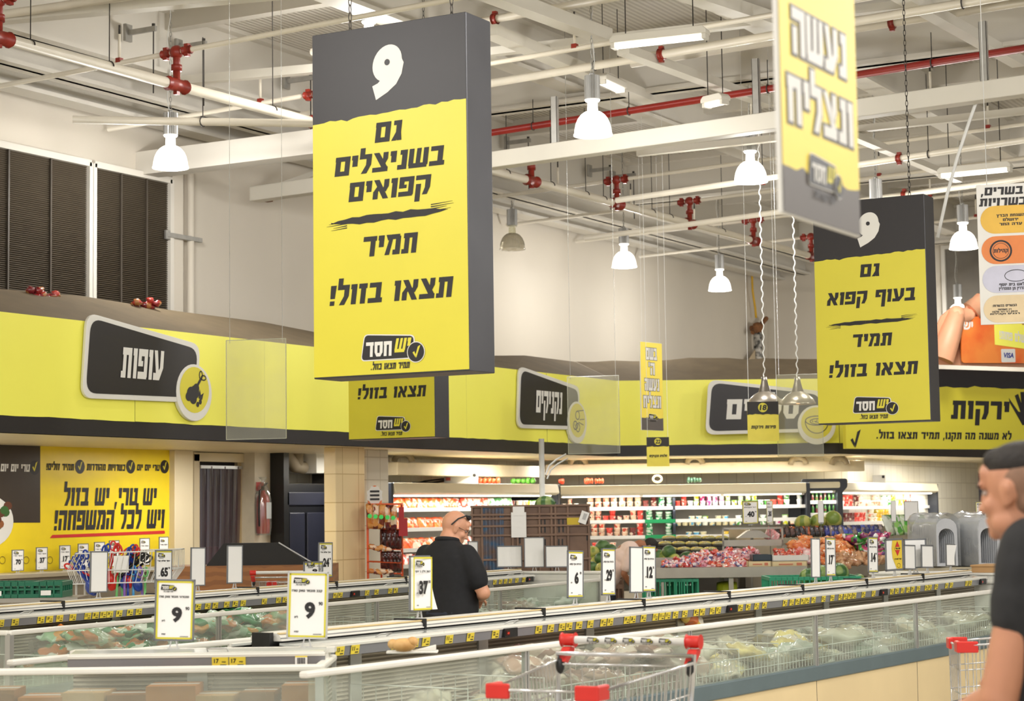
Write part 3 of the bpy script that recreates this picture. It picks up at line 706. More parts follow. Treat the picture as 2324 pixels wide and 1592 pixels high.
def big_sign(P, label, lines, chains=True):
    Wd, Hh, Th = 1.143, 2.2, .3
    t = thing('hanging_sign', label, 'sign', P, 0, 'big hanging aisle signs')
    mb = MB(); mb.bb(-Wd / 2, Wd / 2, 0, Th, 0, Hh, 0); mb.build('sign_box', M_side, t, bevel=.006)
    K, Wh, Ye = 0, 1, 2
    mb = MB(); e = .003
    rg = ragged(-Wd / 2 + .004, Wd / 2 - .004, Hh - .56, .012, 26, 5)
    rg = [(x, z + .05 * (x / Wd) ) for x, z in rg]
    mb.flat([(-Wd / 2 + .004, .01), (Wd / 2 - .004, .01)] + rg[::-1], -e, 0); yf = mb.build('yellow_face', M_yel, t)
    mb = MB(); mb.flat(rg + [(Wd / 2 - .004, Hh - .008), (-Wd / 2 + .004, Hh - .008)], -e, 0); dh = mb.build('dark_header', M_dark, t)
    mb = MB(); z9 = Hh - .30
    o = [(.108 * math.cos(a) + .115 * math.sin(a) * .14, .05 + .115 * math.sin(a)) for a in [math.radians(-112 - 12 * k) for k in range(21)]]
    o += [(.122, .04), (.105, -.03), (.065, -.09), (.0, -.135), (-.085, -.175), (-.112, -.085), (-.07, -.07)]
    mb.flat([(x, z9 + z) for x, z in o], -e * 1.5)
    mb.build('numeral', M_sigw, dh)
    mb = MB(); disc(mb, .0, z9 + .055, .02, .02, -e * 2); mb.build('numeral_eye', M_dark, dh)
    mb = MB()
    for kind, txt, z, h, w_ in lines:
        if kind == 'T': heb(mb, txt, 0, z, h, -e * 1.6, 0, width=w_, italic=.14)
        else: brush(mb, 0, z, w_, h, -e * 1.6, 0)
        mb.build('lettering' if kind == 'T' else 'brush_stroke', M_ink, yf); mb = MB()
    mb = MB(); logo(mb, .02, .178, .455, -e * 1.6); mb.build('logo', [M_ink, M_sigw, M_yel], yf)
    if chains:
        for s in (-.38, .38):
            mb = MB(); chain(mb, (s, Th / 2, Hh), (s, Th / 2, ZR - P.z)); mb.build('chain', M_rod, t)
    return t
EX = ('T', 'תצאו בזול!', .455, .125, .90)
TM = ('T', 'תמיד', .745, .125, .40)
p = atz(1067, 842, 2.5); big_sign(p + Vector((-1.143 / 2, 0, 0)), 'black and yellow hanging sign with three short lines above its brush stroke',
    [('T', 'גם', 1.455, .125, .20), ('T', 'בשניצלים', 1.27, .12, .81), ('T', 'קפואים', 1.10, .12, .60), ('B', '', .985, .045, .86), TM, EX])
p = atz(2113, 955, 2.47); big_sign(p + Vector((-1.143 / 2, 0, 0)), 'black and yellow hanging sign with two lines above its brush stroke, behind the blurred banner',
    [('T', 'גם', 1.43, .125, .20), ('T', 'בעוף קפוא', 1.17, .125, .90), ('B', '', .985, .035, .86), TM, EX])
p = atz(988, 993, 2.48); big_sign(p + Vector((-1.143 / 2, 0, 0)), 'big hanging sign mostly hidden behind the nearest one, only its yellow foot showing',
    [('T', 'גם', 1.43, .125, .20), TM, EX])
# ------------------------------------------------------------------ banners with the outlined slogan
def banner(P, rz, Wd, Hh, label, L, hf):
    t = thing('slogan_banner', label, 'banner', P, rz, 'narrow slogan banners')
    mb = MB(); mb.bb(-Wd / 2, Wd / 2, 0, .012, 0, Hh); mb.build('board', M_sigw, t, bevel=.002)
    e = .002; zr = Hh * .14
    rg = [(x, z - (x / Wd) * .0 * Hh) for x, z in ragged(-Wd / 2 + .006, Wd / 2 - .004, zr, .008 * Wd * 3, 12, 9)]
    mb = MB(); mb.flat(rg + [(Wd / 2 - .004, Hh - .004), (-Wd / 2 + .006, Hh - .004)], -e); mb.build('yellow_print', mat('banner_yellow', (248, 226, 92), .5, var=.02), t)
    mb = MB(); mb.flat([(-Wd / 2 + .006, .004), (Wd / 2 - .004, .004)] + rg[::-1], -e); mb.build('dark_foot', mat('banner_grey', (98, 92, 88), .5, var=.03), t)
    h = Hh * hf; g = Wd * .014
    for txt, z, wf in L:
        mo, mw = MB(), MB(); heb(mo, txt, 0, z * Hh, h, -e * 1.6, 0, width=wf * Wd, gap=.1, grow=g); heb(mw, txt, 0, z * Hh, h, -e * 2.2, 0, width=wf * Wd, gap=.1)
        mo.build('letter_outline', mat('banner_grey', (98, 92, 88)), t); mw.build('lettering', M_sigw, t)
    mb = MB(); logo(mb, .02 * Wd, Hh * .155, Wd * .42, -e * 2.5); mb.build('logo', [M_dark, M_sigw, M_yel], t)
    return t
# the near one is turned so that its left edge is closer to the camera
def banner_at(pa, pb, da, db, asp, lab, L, hf):
    a, b = at(*pa, da), at(*pb, db); z = (a.z + b.z) / 2; wd = math.hypot(b.x - a.x, b.y - a.y)
    t = banner(Vector(((a.x + b.x) / 2, (a.y + b.y) / 2, z)), math.atan2(b.y - a.y, b.x - a.x), wd, wd * asp, lab, L, hf)
    for s in (-.4, .4):
        mb = MB(); mb.cyl((s * wd, 0, wd * asp), (s * wd, 0, ZR - z), .002, 5); mb.build('wire', M_wirew, t)
banner_at((1775, 481), (1953, 541), 4.6, 5.05, 1.6, 'large blurred yellow slogan banner with a grey foot, overlapping a dark sign header',
    [('בשם', .9, .4), ("ה'", .71, .22), ('נעשה', .475, .7), ('ונצליח', .27, .84)], .135)
banner_at((1456, 976), (1506, 979), 27.3, 27.7, 2.35, 'small yellow slogan banner hanging in the middle before the back fascia',
    [('בשם', .80, .5), ("ה'", .63, .28), ('נעשה', .45, .66), ('ונצליח', .255, .8)], .135)
# small aisle cards
def aisle_card(px, y0, y1, wpx, d, num, txt, lab, rz):
    P = at(px, y1, d); k = d / FP; w_, h = wpx * k, (y1 - y0) * k
    t = thing('aisle_card', lab, 'sign', P, rz, 'small numbered aisle cards')
    mb = MB(); mb.bb(-w_ / 2, w_ / 2, 0, .008, 0, h); mb.build('card', mat('card_yellow', (236, 220, 84), .5), t)
    e = .003; rg = ragged(-w_ / 2, w_ / 2, h * .68, .008, 12, px)
    mb = MB(); mb.flat(rg + [(w_ / 2, h), (-w_ / 2, h)], -e); mb.build('dark_header', mat('header_black', (36, 32, 28), .5), t)
    mb = MB(); disc(mb, 0, h * .85, h * .12, h * .12, -e * 2); mb.build('number_disc', M_yel, t)
    mb = MB(); latin(mb, num, 0, h * .78, h * .14, -e * 3, 0, width=h * .17, italic=.15); heb(mb, txt, 0, h * .32, h * .075, -e * 2, 0, width=w_ * .78, italic=.12); mb.build('lettering', M_ink, t)
    for s in (-.45, .45):
        mb = MB(); mb.cyl((s * w_, .004, h), (s * w_, .004, ZR - P.z), .0025, 4); mb.build('wire', M_wirew, t)
aisle_card(1494, 993, 1059, 51, 27.0, '22', 'סלטים ונקניקים', 'small yellow card numbered 22 hanging below the small slogan banner', YAW)
aisle_card(1733, 912, 1002, 71, 24.0, '18', 'פירות וירקות', 'small yellow card numbered 18 hanging before the silver lamps', YAW)
# clear acrylic panels on nylon lines
def acrylic(pa, pb, y0, y1, d, lab, slant):
    k = d / FP; P = at((pa + pb) / 2, y1, d); w_, h = (pb - pa) * k / .93, (y1 - y0) * k
    t = thing('clear_panel', lab, 'panel', P, YAW + slant, 'clear acrylic panels on lines')
    mb = MB(); mb.bb(-w_ / 2, w_ / 2, -.003, .003, 0, h); mb.build('sheet', M_clear, t)
    mb = MB()
    for s in (-1, 1): mb.bb(s * w_ / 2 - .003, s * w_ / 2 + .003, -.004, .004, 0, h)
    mb.bb(-w_ / 2, w_ / 2, -.004, .004, -.003, .004); mb.bb(-w_ / 2, w_ / 2, -.004, .004, h - .004, h + .003); mb.build('edge', glassmat('acrylic_edge', (214, 214, 190), .2, .1, .3, (230, 228, 200)), t)
    for s in (-.44, .44):
        mb = MB(); mb.cyl((s * w_, 0, h - .03), (s * w_, 0, ZR - P.z), .003, 5); mb.build('nylon_line', glassmat('nylon', (235, 235, 230), .35, .2, .3, (240, 240, 236)), t)
acrylic(514, 649, 770, 997, 19.2, 'clear acrylic panel hanging before the left fascia beside the nearest big sign', -.25)
acrylic(1293, 1404, 854, 1030, 24.5, 'clear acrylic panel hanging over the sausage sign in the middle', -.25)
acrylic(1770, 1865, 850, 1036, 24.5, 'clear acrylic panel hanging beneath the silver lamps left of the farther big sign', -.2)
# silver kitchen style lamps with wavy cords
def silver(px, d, lab):
    P = at(px, 918, d) ; k = d / FP
    t = thing('silver_lamp', lab, 'lamp', P, 0, 'pair of silver cone lamps')
    r = 40 * k
    mb = MB(); mb.lathe([(r, 0), (r, .012), (r * .86, r * .32), (r * .62, r * .55), (r * .38, r * .68), (r * .34, r * .72)], 32); mb.build('shade', mat('brushed_silver', (196, 188, 176), .3, .8, var=.04), t)
    mb = MB(); mb.lathe([(r * .36, r * .7), (r * .27, r * .95), (r * .19, r * 1.25), (r * .16, r * 1.55), (.0, r * 1.56)], 24); mb.build('cap', mat('dark_silver', (150, 144, 136), .3, .85), t)
    mb = MB(); mb.ell((0, 0, r * .22), (r * .25, r * .25, r * .2), 12, 8); mb.build('bulb', mat('warm_bulb', (255, 190, 140), .4, emit=4.0), t)
    z = r * 1.55; pts = []
    while z < ZR - P.z: pts.append((.012 * math.sin(z * 45), .012 * math.cos(z * 45), z)); z += .035
    mb = MB(); mb.tube(pts, .008, 5); mb.build('coiled_cord', M_wirew, t)
silver(1736, 25.5, 'left silver cone lamp on a coiled white cord, behind the card numbered 18')
silver(1811, 25.7, 'right silver cone lamp on a coiled white cord, beside the farther big sign')
# ------------------------------------------------------------------ department signs on the fascia
def plate(mb, s, grow=0.0): 
    pts = [(-.5, -.2), (.42, -.185), (.47, .1), (-.46, .215)]
    return [(a * s, b * s) for a, b in rpoly(pts, .085, 6)]
def dept(P, rz, s, txt, wf, lab, icon):
    t = thing('department_sign', lab, 'sign', P, rz, 'department signs on the fascia')
    def gr(poly, g): 
        cx = sum(a for a, b in poly) / len(poly); cz = sum(b for a, b in poly) / len(poly)
        return [(a + g * (1 if a > cx else -1) * min(1, abs(a - cx) / (s * .2)), b + g * (1 if b > cz else -1) * min(1, abs(b - cz) / (s * .1))) for a, b in poly]
    mb = MB(); pl = plate(mb, s); mb.prism(gr(pl, .055), -.035, .0); 
    cx, cz, r = s * .43, -s * .14, s * .135
    mb.prism([(cx + (r + .055) * math.cos(k * math.pi / 18), cz + (r + .06) * math.sin(k * math.pi / 18) - .03) for k in range(36)], -.045, 0); mb.build('white_rim', M_sigw, t, bevel=.006)
    mb = MB(); mb.flat(pl, -.038); dp_ = mb.build('dark_plate', M_dark, t)
    mb = MB(); heb(mb, txt, -.04 * s, -.1 * s, .17 * s, -.044, 0, width=wf * s, italic=.1); mb.build('lettering', M_sigw, dp_)
    mb = MB(); disc(mb, cx, cz, r, r, -.047); ic = mb.build('icon_disc', M_yel, t)
    mb = MB(); icon(mb, cx, cz, r, -.05); mb.build('icon', M_dark, ic)
def ic_chicken(mb, x, z, r, y):
    for a, b, q, w_ in ((-.25, -.15, .28, 1), (.0, -.1, .3, 1), (-.42, -.3, .2, 1), (-.1, -.38, .24, 1), (.1, .08, .2, 1)): disc(mb, x + a * r, z + b * r, q * r, q * r, y)
    stroke(mb, [(x + .1 * r, z + .1 * r), (x + .42 * r, z + .5 * r)], .13 * r, y); ring(mb, x + .42 * r, z + .66 * r, .13 * r, .2 * r, .06 * r, y); ring(mb, x + .6 * r, z + .55 * r, .2 * r, .13 * r, .06 * r, y)
    disc(mb, x + .2 * r, z - .62 * r, .1 * r, .12 * r, y); disc(mb, x + .38 * r, z - .5 * r, .1 * r, .12 * r, y); mb.flat([(x + .25 * r, z - .35 * r), (x + .5 * r, z - .42 * r), (x + .62 * r, z - .1 * r), (x + .42 * r, z - .2 * r), (x + .35 * r, z + .05 * r)], y)
def ic_sausage(mb, x, z, r, y):
    for a, b in ((-.3, -.3), (.02, -.42), (.0, .3)): ring(mb, x + a * r, z + b * r, .28 * r, .28 * r, .07 * r, y)
    for k in range(16):
        q = random.Random(k); disc(mb, x + r * (-.3 + q.uniform(-.15, .15) + .32 * (k % 2)), z + r * (-.35 + q.uniform(-.15, .15)), .035 * r, .035 * r, y - .0005, 0, 8)
    stroke(mb, [(x, z + .55 * r), (x + .8 * r, z + .62 * r)], .05 * r, y); stroke(mb, [(x + .25 * r, z + .05 * r), (x + .85 * r, z + .1 * r)], .05 * r, y); stroke(mb, [(x + .1 * r, z - .1 * r), (x + .75 * r, z - .25 * r)], .05 * r, y)
def ic_bowl(mb, x, z, r, y):
    ring(mb, x, z + .15 * r, .75 * r, .32 * r, .06 * r, y); ring(mb, x + .05 * r, z + .1 * r, .5 * r, .2 * r, .05 * r, y)
    stroke(mb, [(x + r * .74 * math.cos(a), z + .1 * r + r * .75 * math.sin(a)) for a in [math.pi + k * math.pi / 12 for k in range(13)]], .05 * r, y)
    for k in range(12):
        q = random.Random(k + 40); disc(mb, x + r * q.uniform(-.3, .4), z + r * (.1 + q.uniform(-.1, .1)), .035 * r, .03 * r, y - .0005, 0, 8)
p = atx(325, 822, XF + .02); dept(p, math.pi / 2, 1.9, 'עופות', .36, 'dark poultry department sign on the left yellow fascia', ic_chicken)
p = atx(1245, 910, XF + .02); dept(p, math.pi / 2, 1.9, 'נקניקים', .42, 'dark sausage department sign on the fascia right of the nearest big sign', ic_sausage)
a_, L_ = framed(pB, pC); p = at(1738, 925, 31.25); dept(Vector((p.x, p.y, p.z)), a_, 1.84, 'סלטים', .62, 'dark salads department sign on the back fascia behind the silver lamps', ic_bowl)
# ------------------------------------------------------------------ vegetables sign, hand with card poster, certificates board
d = 30.3; k = d / FP
a = at(1921, 1019, d); b = at(2400, 1026, d + 2.2); rz = math.atan2(b.y - a.y, b.x - a.x); L = math.hypot(b.x - a.x, b.y - a.y); h = 188 * k
t = thing('vegetables_sign', 'wide black and yellow vegetables sign below the hand and bank card poster', 'sign', a, rz)
mb = MB(); mb.bb(0, L, 0, .08, 0, h); mb.build('board', M_yel, t, bevel=.004)
rg = ragged(0, L, h * .78, .025, 30, 21); mb = MB(); mb.flat(rg + [(L, h), (0, h)], -.004); mb.build('dark_header', M_dark, t)
mb = MB(); u = L / 480
heb(mb, 'ירקות', (2219 - 1921) * u, h * .38, h * .23, -.005, 0, width=134 * u, italic=.12); mb.build('lettering', M_ink, t); mb = MB()
heb(mb, 'לא משנה מה תקנו, תמיד תצאו בזול.', (2138 - 1921) * u, h * .125, h * .085, -.005, 0, width=305 * u, italic=.12)
mb.build('lettering', M_ink, t)
mb = MB(); x = (2312 - 1921) * u; z = h * .5                                    # painted black splash with finger shapes
for q, zz in ((-.05, .42), (.08, .5), (.2, .42)): stroke(mb, [(x + .1, z - .1), (x + q, z + zz * .6)], .08, -.005)
mb.flat([(x - .2, z + .12), (x - .22, z + .2), (x - .02, z - .02), (x + .25, z - .05), (x + .22, z - .2), (x + .06, z - .24)][::-1], -.006); mb.build('brush_mark', M_ink, t); mb = MB(); check(mb, .18, h * .1, .18, -.005, 0); mb.build('tick_mark', M_ink, t)
# poster: fingers holding a bank card
d2 = 30.9; a2 = at(2126, 828, d2); b2 = at(2420, 834, d2 + 1.3); rz2 = math.atan2(b2.y - a2.y, b2.x - a2.x); L2 = math.hypot(b2.x - a2.x, b2.y - a2.y); k2 = L2 / 294
M_skinp = mat('poster_skin', (216, 158, 124), .5, var=.08, scale=3)
t = thing('hand_poster', 'cut-out poster of fingers holding an orange bank card above the vegetables sign', 'poster', a2, rz2)
mb = MB(); Y = lambda py: (828 - py) * k2; X = lambda px: (px - 2126) * k2
out = [(2126, 828), (2420, 828), (2420, 720), (2324, 706), (2300, 712), (2285, 735), (2262, 718), (2240, 703), (2222, 703), (2205, 716), (2192, 735), (2175, 730), (2158, 733), (2140, 745), (2128, 765)]
mb.prism([(X(x), Y(y)) for x, y in out][::-1] if False else [(X(x), Y(y)) for x, y in out], 0, .03); mb.build('hand_cutout', M_skinp, t)
M_nail = mat('poster_nail', (232, 190, 164), .4)
for i, (x0, y0, x1, y1, r) in enumerate(((2135, 820, 2170, 742, 22), (2180, 745, 2198, 742, 16), (2205, 735, 2232, 716, 20), (2262, 740, 2290, 722, 20), (2300, 745, 2330, 716, 20))):
    mb = MB(); mb.tube([(X(x0), -.02, Y(y0)), (X((x0 + x1) / 2) - .03, -.06, Y((y0 + y1) / 2)), (X(x1), -.03, Y(y1))], r * k2 * .9, 10, radii=[r * k2 * .95, r * k2 * .9, r * k2 * .7]); mb.ell((X(x1), -.03, Y(y1)), (r * k2 * .72,) * 3, 10, 8); mb.build('finger', M_skinp, t)
mb = MB(); mb.prism(rpoly([(X(2170), Y(825)), (X(2324), Y(822)), (X(2318), Y(745)), (X(2170), Y(745))], .06), -.12, -.1); mb.build('bank_card', meat('card_orange', (226, 96, 38), (240, 140, 60), 1.6, .35), t)
mb = MB(); mb.flat(rpoly([(X(2258), Y(822)), (X(2290), Y(821)), (X(2290), Y(798)), (X(2258), Y(799))], .02), -.122, 0); latin(mb, 'VISA', X(2274), Y(814), 9 * k2, -.124, 1, width=24 * k2, italic=.2); latin(mb, 'יש'[::-1], X(2186), Y(768), 14 * k2, -.124, 0, width=22 * k2); mb.build('card_print', [M_sigw, mat('card_blue', (32, 50, 140), .5)], t)
mb = MB(); mb.flat([(X(2244), Y(792)), (X(2420), Y(806)), (X(2420), Y(770)), (X(2244), Y(745))], -.125, 0); heb(mb, 'כרטיס אשראי - לשלם פחות!', X(2330), Y(789), 14 * k2, -.128, 1, width=150 * k2, slope=-.1); mb.build('yellow_ribbon', [M_yel2, M_sigw], t)
# certificates board
d3 = 19.0; k3 = d3 / FP; P3 = at(2226, 738, d3)
t = thing('certificates_board', 'white hanging board with coloured bars of certificate seals at the right edge', 'board', P3, YAW - math.radians(14))
wb, hb = 1.1, 322 * k3
mb = MB(); mb.bb(0, wb, 0, .015, 0, hb); mb.build('board', M_sigw, t, bevel=.003)
Z = lambda py: (738 - py) * k3; Xc = lambda px: (px - 2226) * k3
for i, (y0, y1, c) in enumerate(((466, 530, (224, 178, 62)), (536, 600, (222, 128, 58)), (604, 666, (196, 196, 214)), (672, 734, (222, 200, 160)))):
    z0, z1 = Z(y1), Z(y0); r = (z1 - z0) / 2; x0 = .03 + r
    mb = MB(); mb.flat([(x0 + r * math.cos(a), z0 + r + r * math.sin(a)) for a in [math.pi / 2 + q * math.pi / 14 for q in range(15)]] + [(wb - .02, z0), (wb - .02, z1)], -.003); mb.build('colour_bar', mat('bar_%d' % i, c, .5), t)
mb = MB()
def seal_line(*a, **k):
    m = MB(); heb(m, *a, **k); m.build('lettering', M_ink, t)
seal_line('הבשרים,', Xc(2292), Z(441), 18 * k3, -.004, 0, width=112 * k3, italic=.12); seal_line('הכשרויות', Xc(2292), Z(466), 18 * k3, -.004, 0, width=122 * k3, italic=.12)
for j in range(3): seal_line(['השגחת הבדץ', 'ירושלם', 'עדה החר'][j], Xc(2300), Z(492 + j * 10), 6 * k3, -.005, 0, width=(62, 34, 50)[j] * k3)
ring(mb, Xc(2276), Z(570), 25 * k3, 25 * k3, 4 * k3, -.005); ring(mb, Xc(2276), Z(570), 18 * k3, 18 * k3, 1 * k3, -.005); seal_line('קהילות', Xc(2276), Z(574), 8 * k3, -.005, 0, width=32 * k3)
ring(mb, Xc(2308), Z(628), 26 * k3, 14 * k3, 1.5 * k3, -.005); seal_line('גלאט בית יוסף', Xc(2300), Z(651), 6 * k3, -.005, 0, width=60 * k3); seal_line('מהדרין מן המהדרין', Xc(2300), Z(660), 6 * k3, -.005, 0, width=62 * k3)
for j, z in enumerate((698, 706, 711, 716)): seal_line(['הבשרים בכשרות:', 'רב השחיטה', 'הגאון רבי דוד שלמה', 'רבנים וקהילות'][j], Xc(2280), Z(z), (5, 3.5, 3.5, 3.5)[j] * k3, -.005, 0, width=(54, 30, 56, 66)[j] * k3)
mb.build('seal_print', M_ink, t)
for s in (.1, .9):
    mb = MB(); mb.cyl((s, 0, hb), (s, 0, ZR - P3.z), .004, 5); mb.build('wire', M_wirew, t)
# ------------------------------------------------------------------ yellow wall poster under the left fascia
xP = -16.35
def lp(px, py): return atx(px, py, xP)
a = lp(-150, 1293); b = lp(386, 1290)
t = thing('wall_poster', 'large yellow poster with black lettering and a red underline below the poultry fascia', 'poster', (xP, a.y, 0), math.pi / 2)
U = lambda px, py: ((lambda v: (v.y - a.y, v.z))(lp(px, py)))
zl, zh = lp(240, 1292).z, lp(240, 993).z
mb = MB(); mb.bb(0, b.y - a.y, 0, .02, zl, zh); mb.build('yellow_board', mat('poster_yellow', (244, 216, 40), .35, var=.03), t)
mb = MB(); mb.flat([U(-140, 1187), U(91, 1187), U(91, 1000), U(-140, 995)], -.003); mb.build('dark_panel', mat('poster_dark', (58, 48, 40), .4), t)
mb = MB()
def ht(txt, px0, px1, base, top, y=-.004, mi=0, it=.12, m=None):
    (x0, z0), (x1, z1) = U(px0, base), U(px1, base); zt = U((px0 + px1) / 2, top)[1]; zb_ = U((px0 + px1) / 2, base)[1]
    m = MB(); heb(m, txt, (x0 + x1) / 2, zb_, zt - zb_, y, 0, width=x1 - x0, italic=it); m.build('lettering', M_sigw if mi else M_ink, t)
ht('יש טרי, יש בזול', 142, 353, 1148, 1108); ht('ויש לכל המשפחה!', 121, 371, 1202, 1158)
ht('טרי יום יום', 310, 361, 1069, 1055); ht('כשרויות מהודרות', 196, 283, 1069, 1054); ht('תמיד זולים!', 104, 167, 1068, 1053)
ht('טרי יום יום', 0, 66, 1071, 1054, -.006, 1)
mb = MB()
for px in (181, 296, 373):
    x, z = U(px, 1060); disc(mb, x, z, .085, .085, -.004, 0, 20); check(mb, x, z, .07, -.006, 1)
x, z = U(78, 1062); disc(mb, x, z, .085, .085, -.0045, 0, 20); check(mb, x, z, .075, -.006, 1); mb.build('tick_disc', [M_dark, M_yel], t)
mb = MB(); mb.flat([U(113, 1222), U(118, 1215), U(373, 1205), U(374, 1210), U(373, 1212), U(118, 1222)], -.004); mb.build('red_underline', M_redink, t)
mb = MB(); x, z = U(-30, 1185); disc(mb, x, z, .42, .3, -.005, 0, 30); mb.build('plate_picture', M_sigw, t)
mb = MB()
for i in range(12):
    q = random.Random(i); disc(mb, x + q.uniform(0, .34), z + q.uniform(-.2, .2), .07, .05, -.007 - .0003 * i, i % 3, 10)
mb.build('food_picture', [mat('herb', (54, 96, 40), .6), mat('roast', (140, 84, 44), .6), mat('roast_dark', (96, 52, 30), .6)], t)
mb = MB()
for i in range(14):
    x, z = U(5 + i * 27, 1272); ring(mb, x, z, .05, .045, .008, -.004, 0, 14)
mb.build('seal_print', mat('seal_ink', (150, 128, 30), .6), t)
# ------------------------------------------------------------------ island freezers
M_band = mat('freezer_band', (92, 108, 112), .5, var=.06, scale=4)
M_base = mat('freezer_panel', (226, 204, 158), .45, var=.05, scale=1.5)
M_strip = mat('label_strip', (132, 132, 136), .3, var=.03)
M_lab = mat('label_yellow', (236, 212, 70), .5, var=.03)
M_vent = wavemat('vent_slats', (214, 202, 184), (140, 128, 112), 'Z', 14.0, .5, .2, .02)
M_well = mat('well_lining', (196, 200, 190), .5, var=.05)
M_lid = mat('lid_glass', (196, 200, 196), .12, .0, var=.05, scale=2, coat=.6)
NUMS = ['17', '15', '22', '13', '19', '34', '28', '12', '37', '11', '14', '20']
_lab = {}
def label_mesh(txt):
    if txt not in _lab:
        mb = MB(); mb.bb(-.036, .036, -.002, 0, -.024, .024, 0)
        latin(mb, txt, -.016, -.005, .022, -.003, 1, width=.022); heb(mb, 'קפוא', .016, -.002, .006, -.003, 1); mb.bb(-.0, .028, -.0026, -.002, -.018, -.012, 1)
        me = mb.build('t', [M_lab, M_ink]); _lab[txt] = me.data; bpy.data.objects.remove(me)
    return _lab[txt]
def island(P0, P1, hw, label, x0=0.0, x1=0.0, s0=0.0, two=True, labels=40, seed=1, seam=1.25, name='island_freezer', zr=.937, prof=True, open0=False, wells=(-1, 1), temps=(.3, .62, .985), vent=True, frange=None):
    q = random.Random(seed); d = P1 - P0; d.z = 0; L = d.length; rz = math.atan2(d.y, d.x)
    t = thing(name, label, 'freezer', (P0.x, P0.y, 0), rz)
    A, B = x0, L + x1; yb = hw if two else .14
    mb = MB(); mb.bb(A + .06, B - .06, -hw + .08, yb - .08, 0, .1, 1); mb.bb(A, B, -hw, yb, .09, .46, 0); 
    n = max(1, int((B - A) / 1.87))
    for k in range(1, n + 1): mb.bb(A + k * (B - A) / n - .003, A + k * (B - A) / n + .003, -hw - .002, -hw + .01, .1, .46, 1)
    mb.build('base', [M_base, M_black], t, bevel=.004)
    mb = MB(); mb.bb(A - .012, B + .012, -hw - .015, -hw + .05, .455, .56)
    if two: mb.bb(A - .012, B + .012, yb - .05, yb + .015, .455, .56)
    mb.bb(A - .015, A + .05, -hw, yb, .455, .56); mb.bb(B - .05, B + .015, -hw, yb, .455, .56); mb.build('bumper_band', M_band, t, bevel=.01)
    mb = MB(); mb.bb(A + .02, B - .02, -hw + .02, yb - .02, .46, .5); mb.build('well_floor', M_well, t)
    # glass front panels and posts
    sides = [-hw] + ([hw] if two else [])
    for sy in sides:
        for k in range(n):
            xa, xb = A + k * (B - A) / n, A + (k + 1) * (B - A) / n
            g = MB(); g.add([(xa + .02, sy, .56), (xb - .02, sy, .56), (xb - .02, sy, zr - .03), (xa + .02, sy, zr - .03)], [(0, 1, 2, 3)]); g.build('glass_panel', M_fglass, t)
            p = MB(); p.bb(xb - .022, xb - .004, sy - .012, sy + .012, .55, zr - .03); p.bb(xb + .004, xb + .022, sy - .012, sy + .012, .55, zr - .03)
            if k < n - 1: p.build('glass_post', M_alu, t)
    for xe in (A, B):
        if xe == A and open0: continue
        g = MB(); g.add([(xe, -hw + .02, .56), (xe, yb - .02, .56), (xe, yb - .02, zr - .03), (xe, -hw + .02, zr - .03)], [(0, 1, 2, 3)]); g.build('end_glass', M_fglass, t)
        for sy in (-hw, yb):
            p = MB(); p.bb(xe - .02, xe + .02, sy - .02, sy + .02, .55, zr - .02); p.build('corner_post', M_alu, t)
    for sy in sides:
        r = MB(); r.bb(A - .02, B + .02, sy - .025, sy + .025, zr - .032, zr); r.build('glass_rail', M_frz, t, bevel=.01)
    if not open0:
        r = MB(); r.bb(A - .025, A + .025, -hw, yb, zr - .032, zr); r.build('glass_rail', M_frz, t, bevel=.01)
    r = MB(); r.bb(B - .025, B + .025, -hw, yb, zr - .032, zr); r.build('glass_rail', M_frz, t, bevel=.01)
    # spine: vents, label strips, lids, top box profile
    S = s0; E = L
    mb = MB(); mb.bb(S, E, -.11, .11, .5, .93, 0); mb.build('vent_grille', M_vent if vent else M_frz, t)
    if vent:
        mb = MB(); k = .62
        while S + k < E - .1: mb = MB(); mb.bb(S + k - .05, S + k + .05, -.125, -.11, .56, .9); mb.build('vent_rib', M_alu, t); k += 1.25
    for sy in ([-1, 1] if two else [-1]):
        M = Matrix.Rotation(sy * -.18, 3, 'X')
        mb = MB(); mb.box(((S + E) / 2, sy * .235, .934), (E - S, .012, .054), 0, M=M); mb.box(((S + E) / 2, sy * .238, .966), (E - S, .026, .012), 1, M=M); mb.bb(S, E, sy * .1, sy * .225, .93, .955, 1); mb.build('label_strip', [M_strip, M_frz], t)
        n2 = max(1, int(round((E - S) / seam)))
        for k in range(n2):
            xa, xb = S + k * (E - S) / n2 + .006, S + (k + 1) * (E - S) / n2 - .006
            lid = MB(); lid.box(((xa + xb) / 2, sy * .165, .978), (xb - xa, .14, .012), 0, M=Matrix.Rotation(sy * -.1, 3, 'X')); lid.box(((xa + xb) / 2, sy * .232, .974), (xb - xa, .02, .014), 1)
            lo = lid.build('lid', [M_lid, M_frz], t)
            h = MB(); xm = (xa + xb) / 2 + .1; h.tube([(xm - .05, sy * .2, .985), (xm - .05, sy * .235, 1.0), (xm + .05, sy * .235, 1.0), (xm + .05, sy * .2, .985)], .005, 5); h.build('lid_handle', M_alu, lo)
    n2 = max(1, int(round((E - S) / seam)))
    for k in range(n2 if prof else 0):
        xa, xb = S + k * (E - S) / n2 + .009, S + (k + 1) * (E - S) / n2 - .009
        b = MB(); b.prism([(-.1, 1.0), (.1, 1.0), (.1, 1.022), (.08, 1.04), (-.08, 1.04), (-.1, 1.022)], xa, xb, M=Matrix(((0, 1, 0), (1, 0, 0), (0, 0, 1)))); b.bb(xa, xb, -.108, -.1, 1.0, 1.006); b.bb(xa, xb, -.094, -.078, 1.036, 1.0425, 1); b.bb(xa, xb, -.1015, -.0985, 1.012, 1.016, 2); b.build('top_profile', [M_frz, mat('edge_beige', (222, 196, 142), .5), M_grey], t)
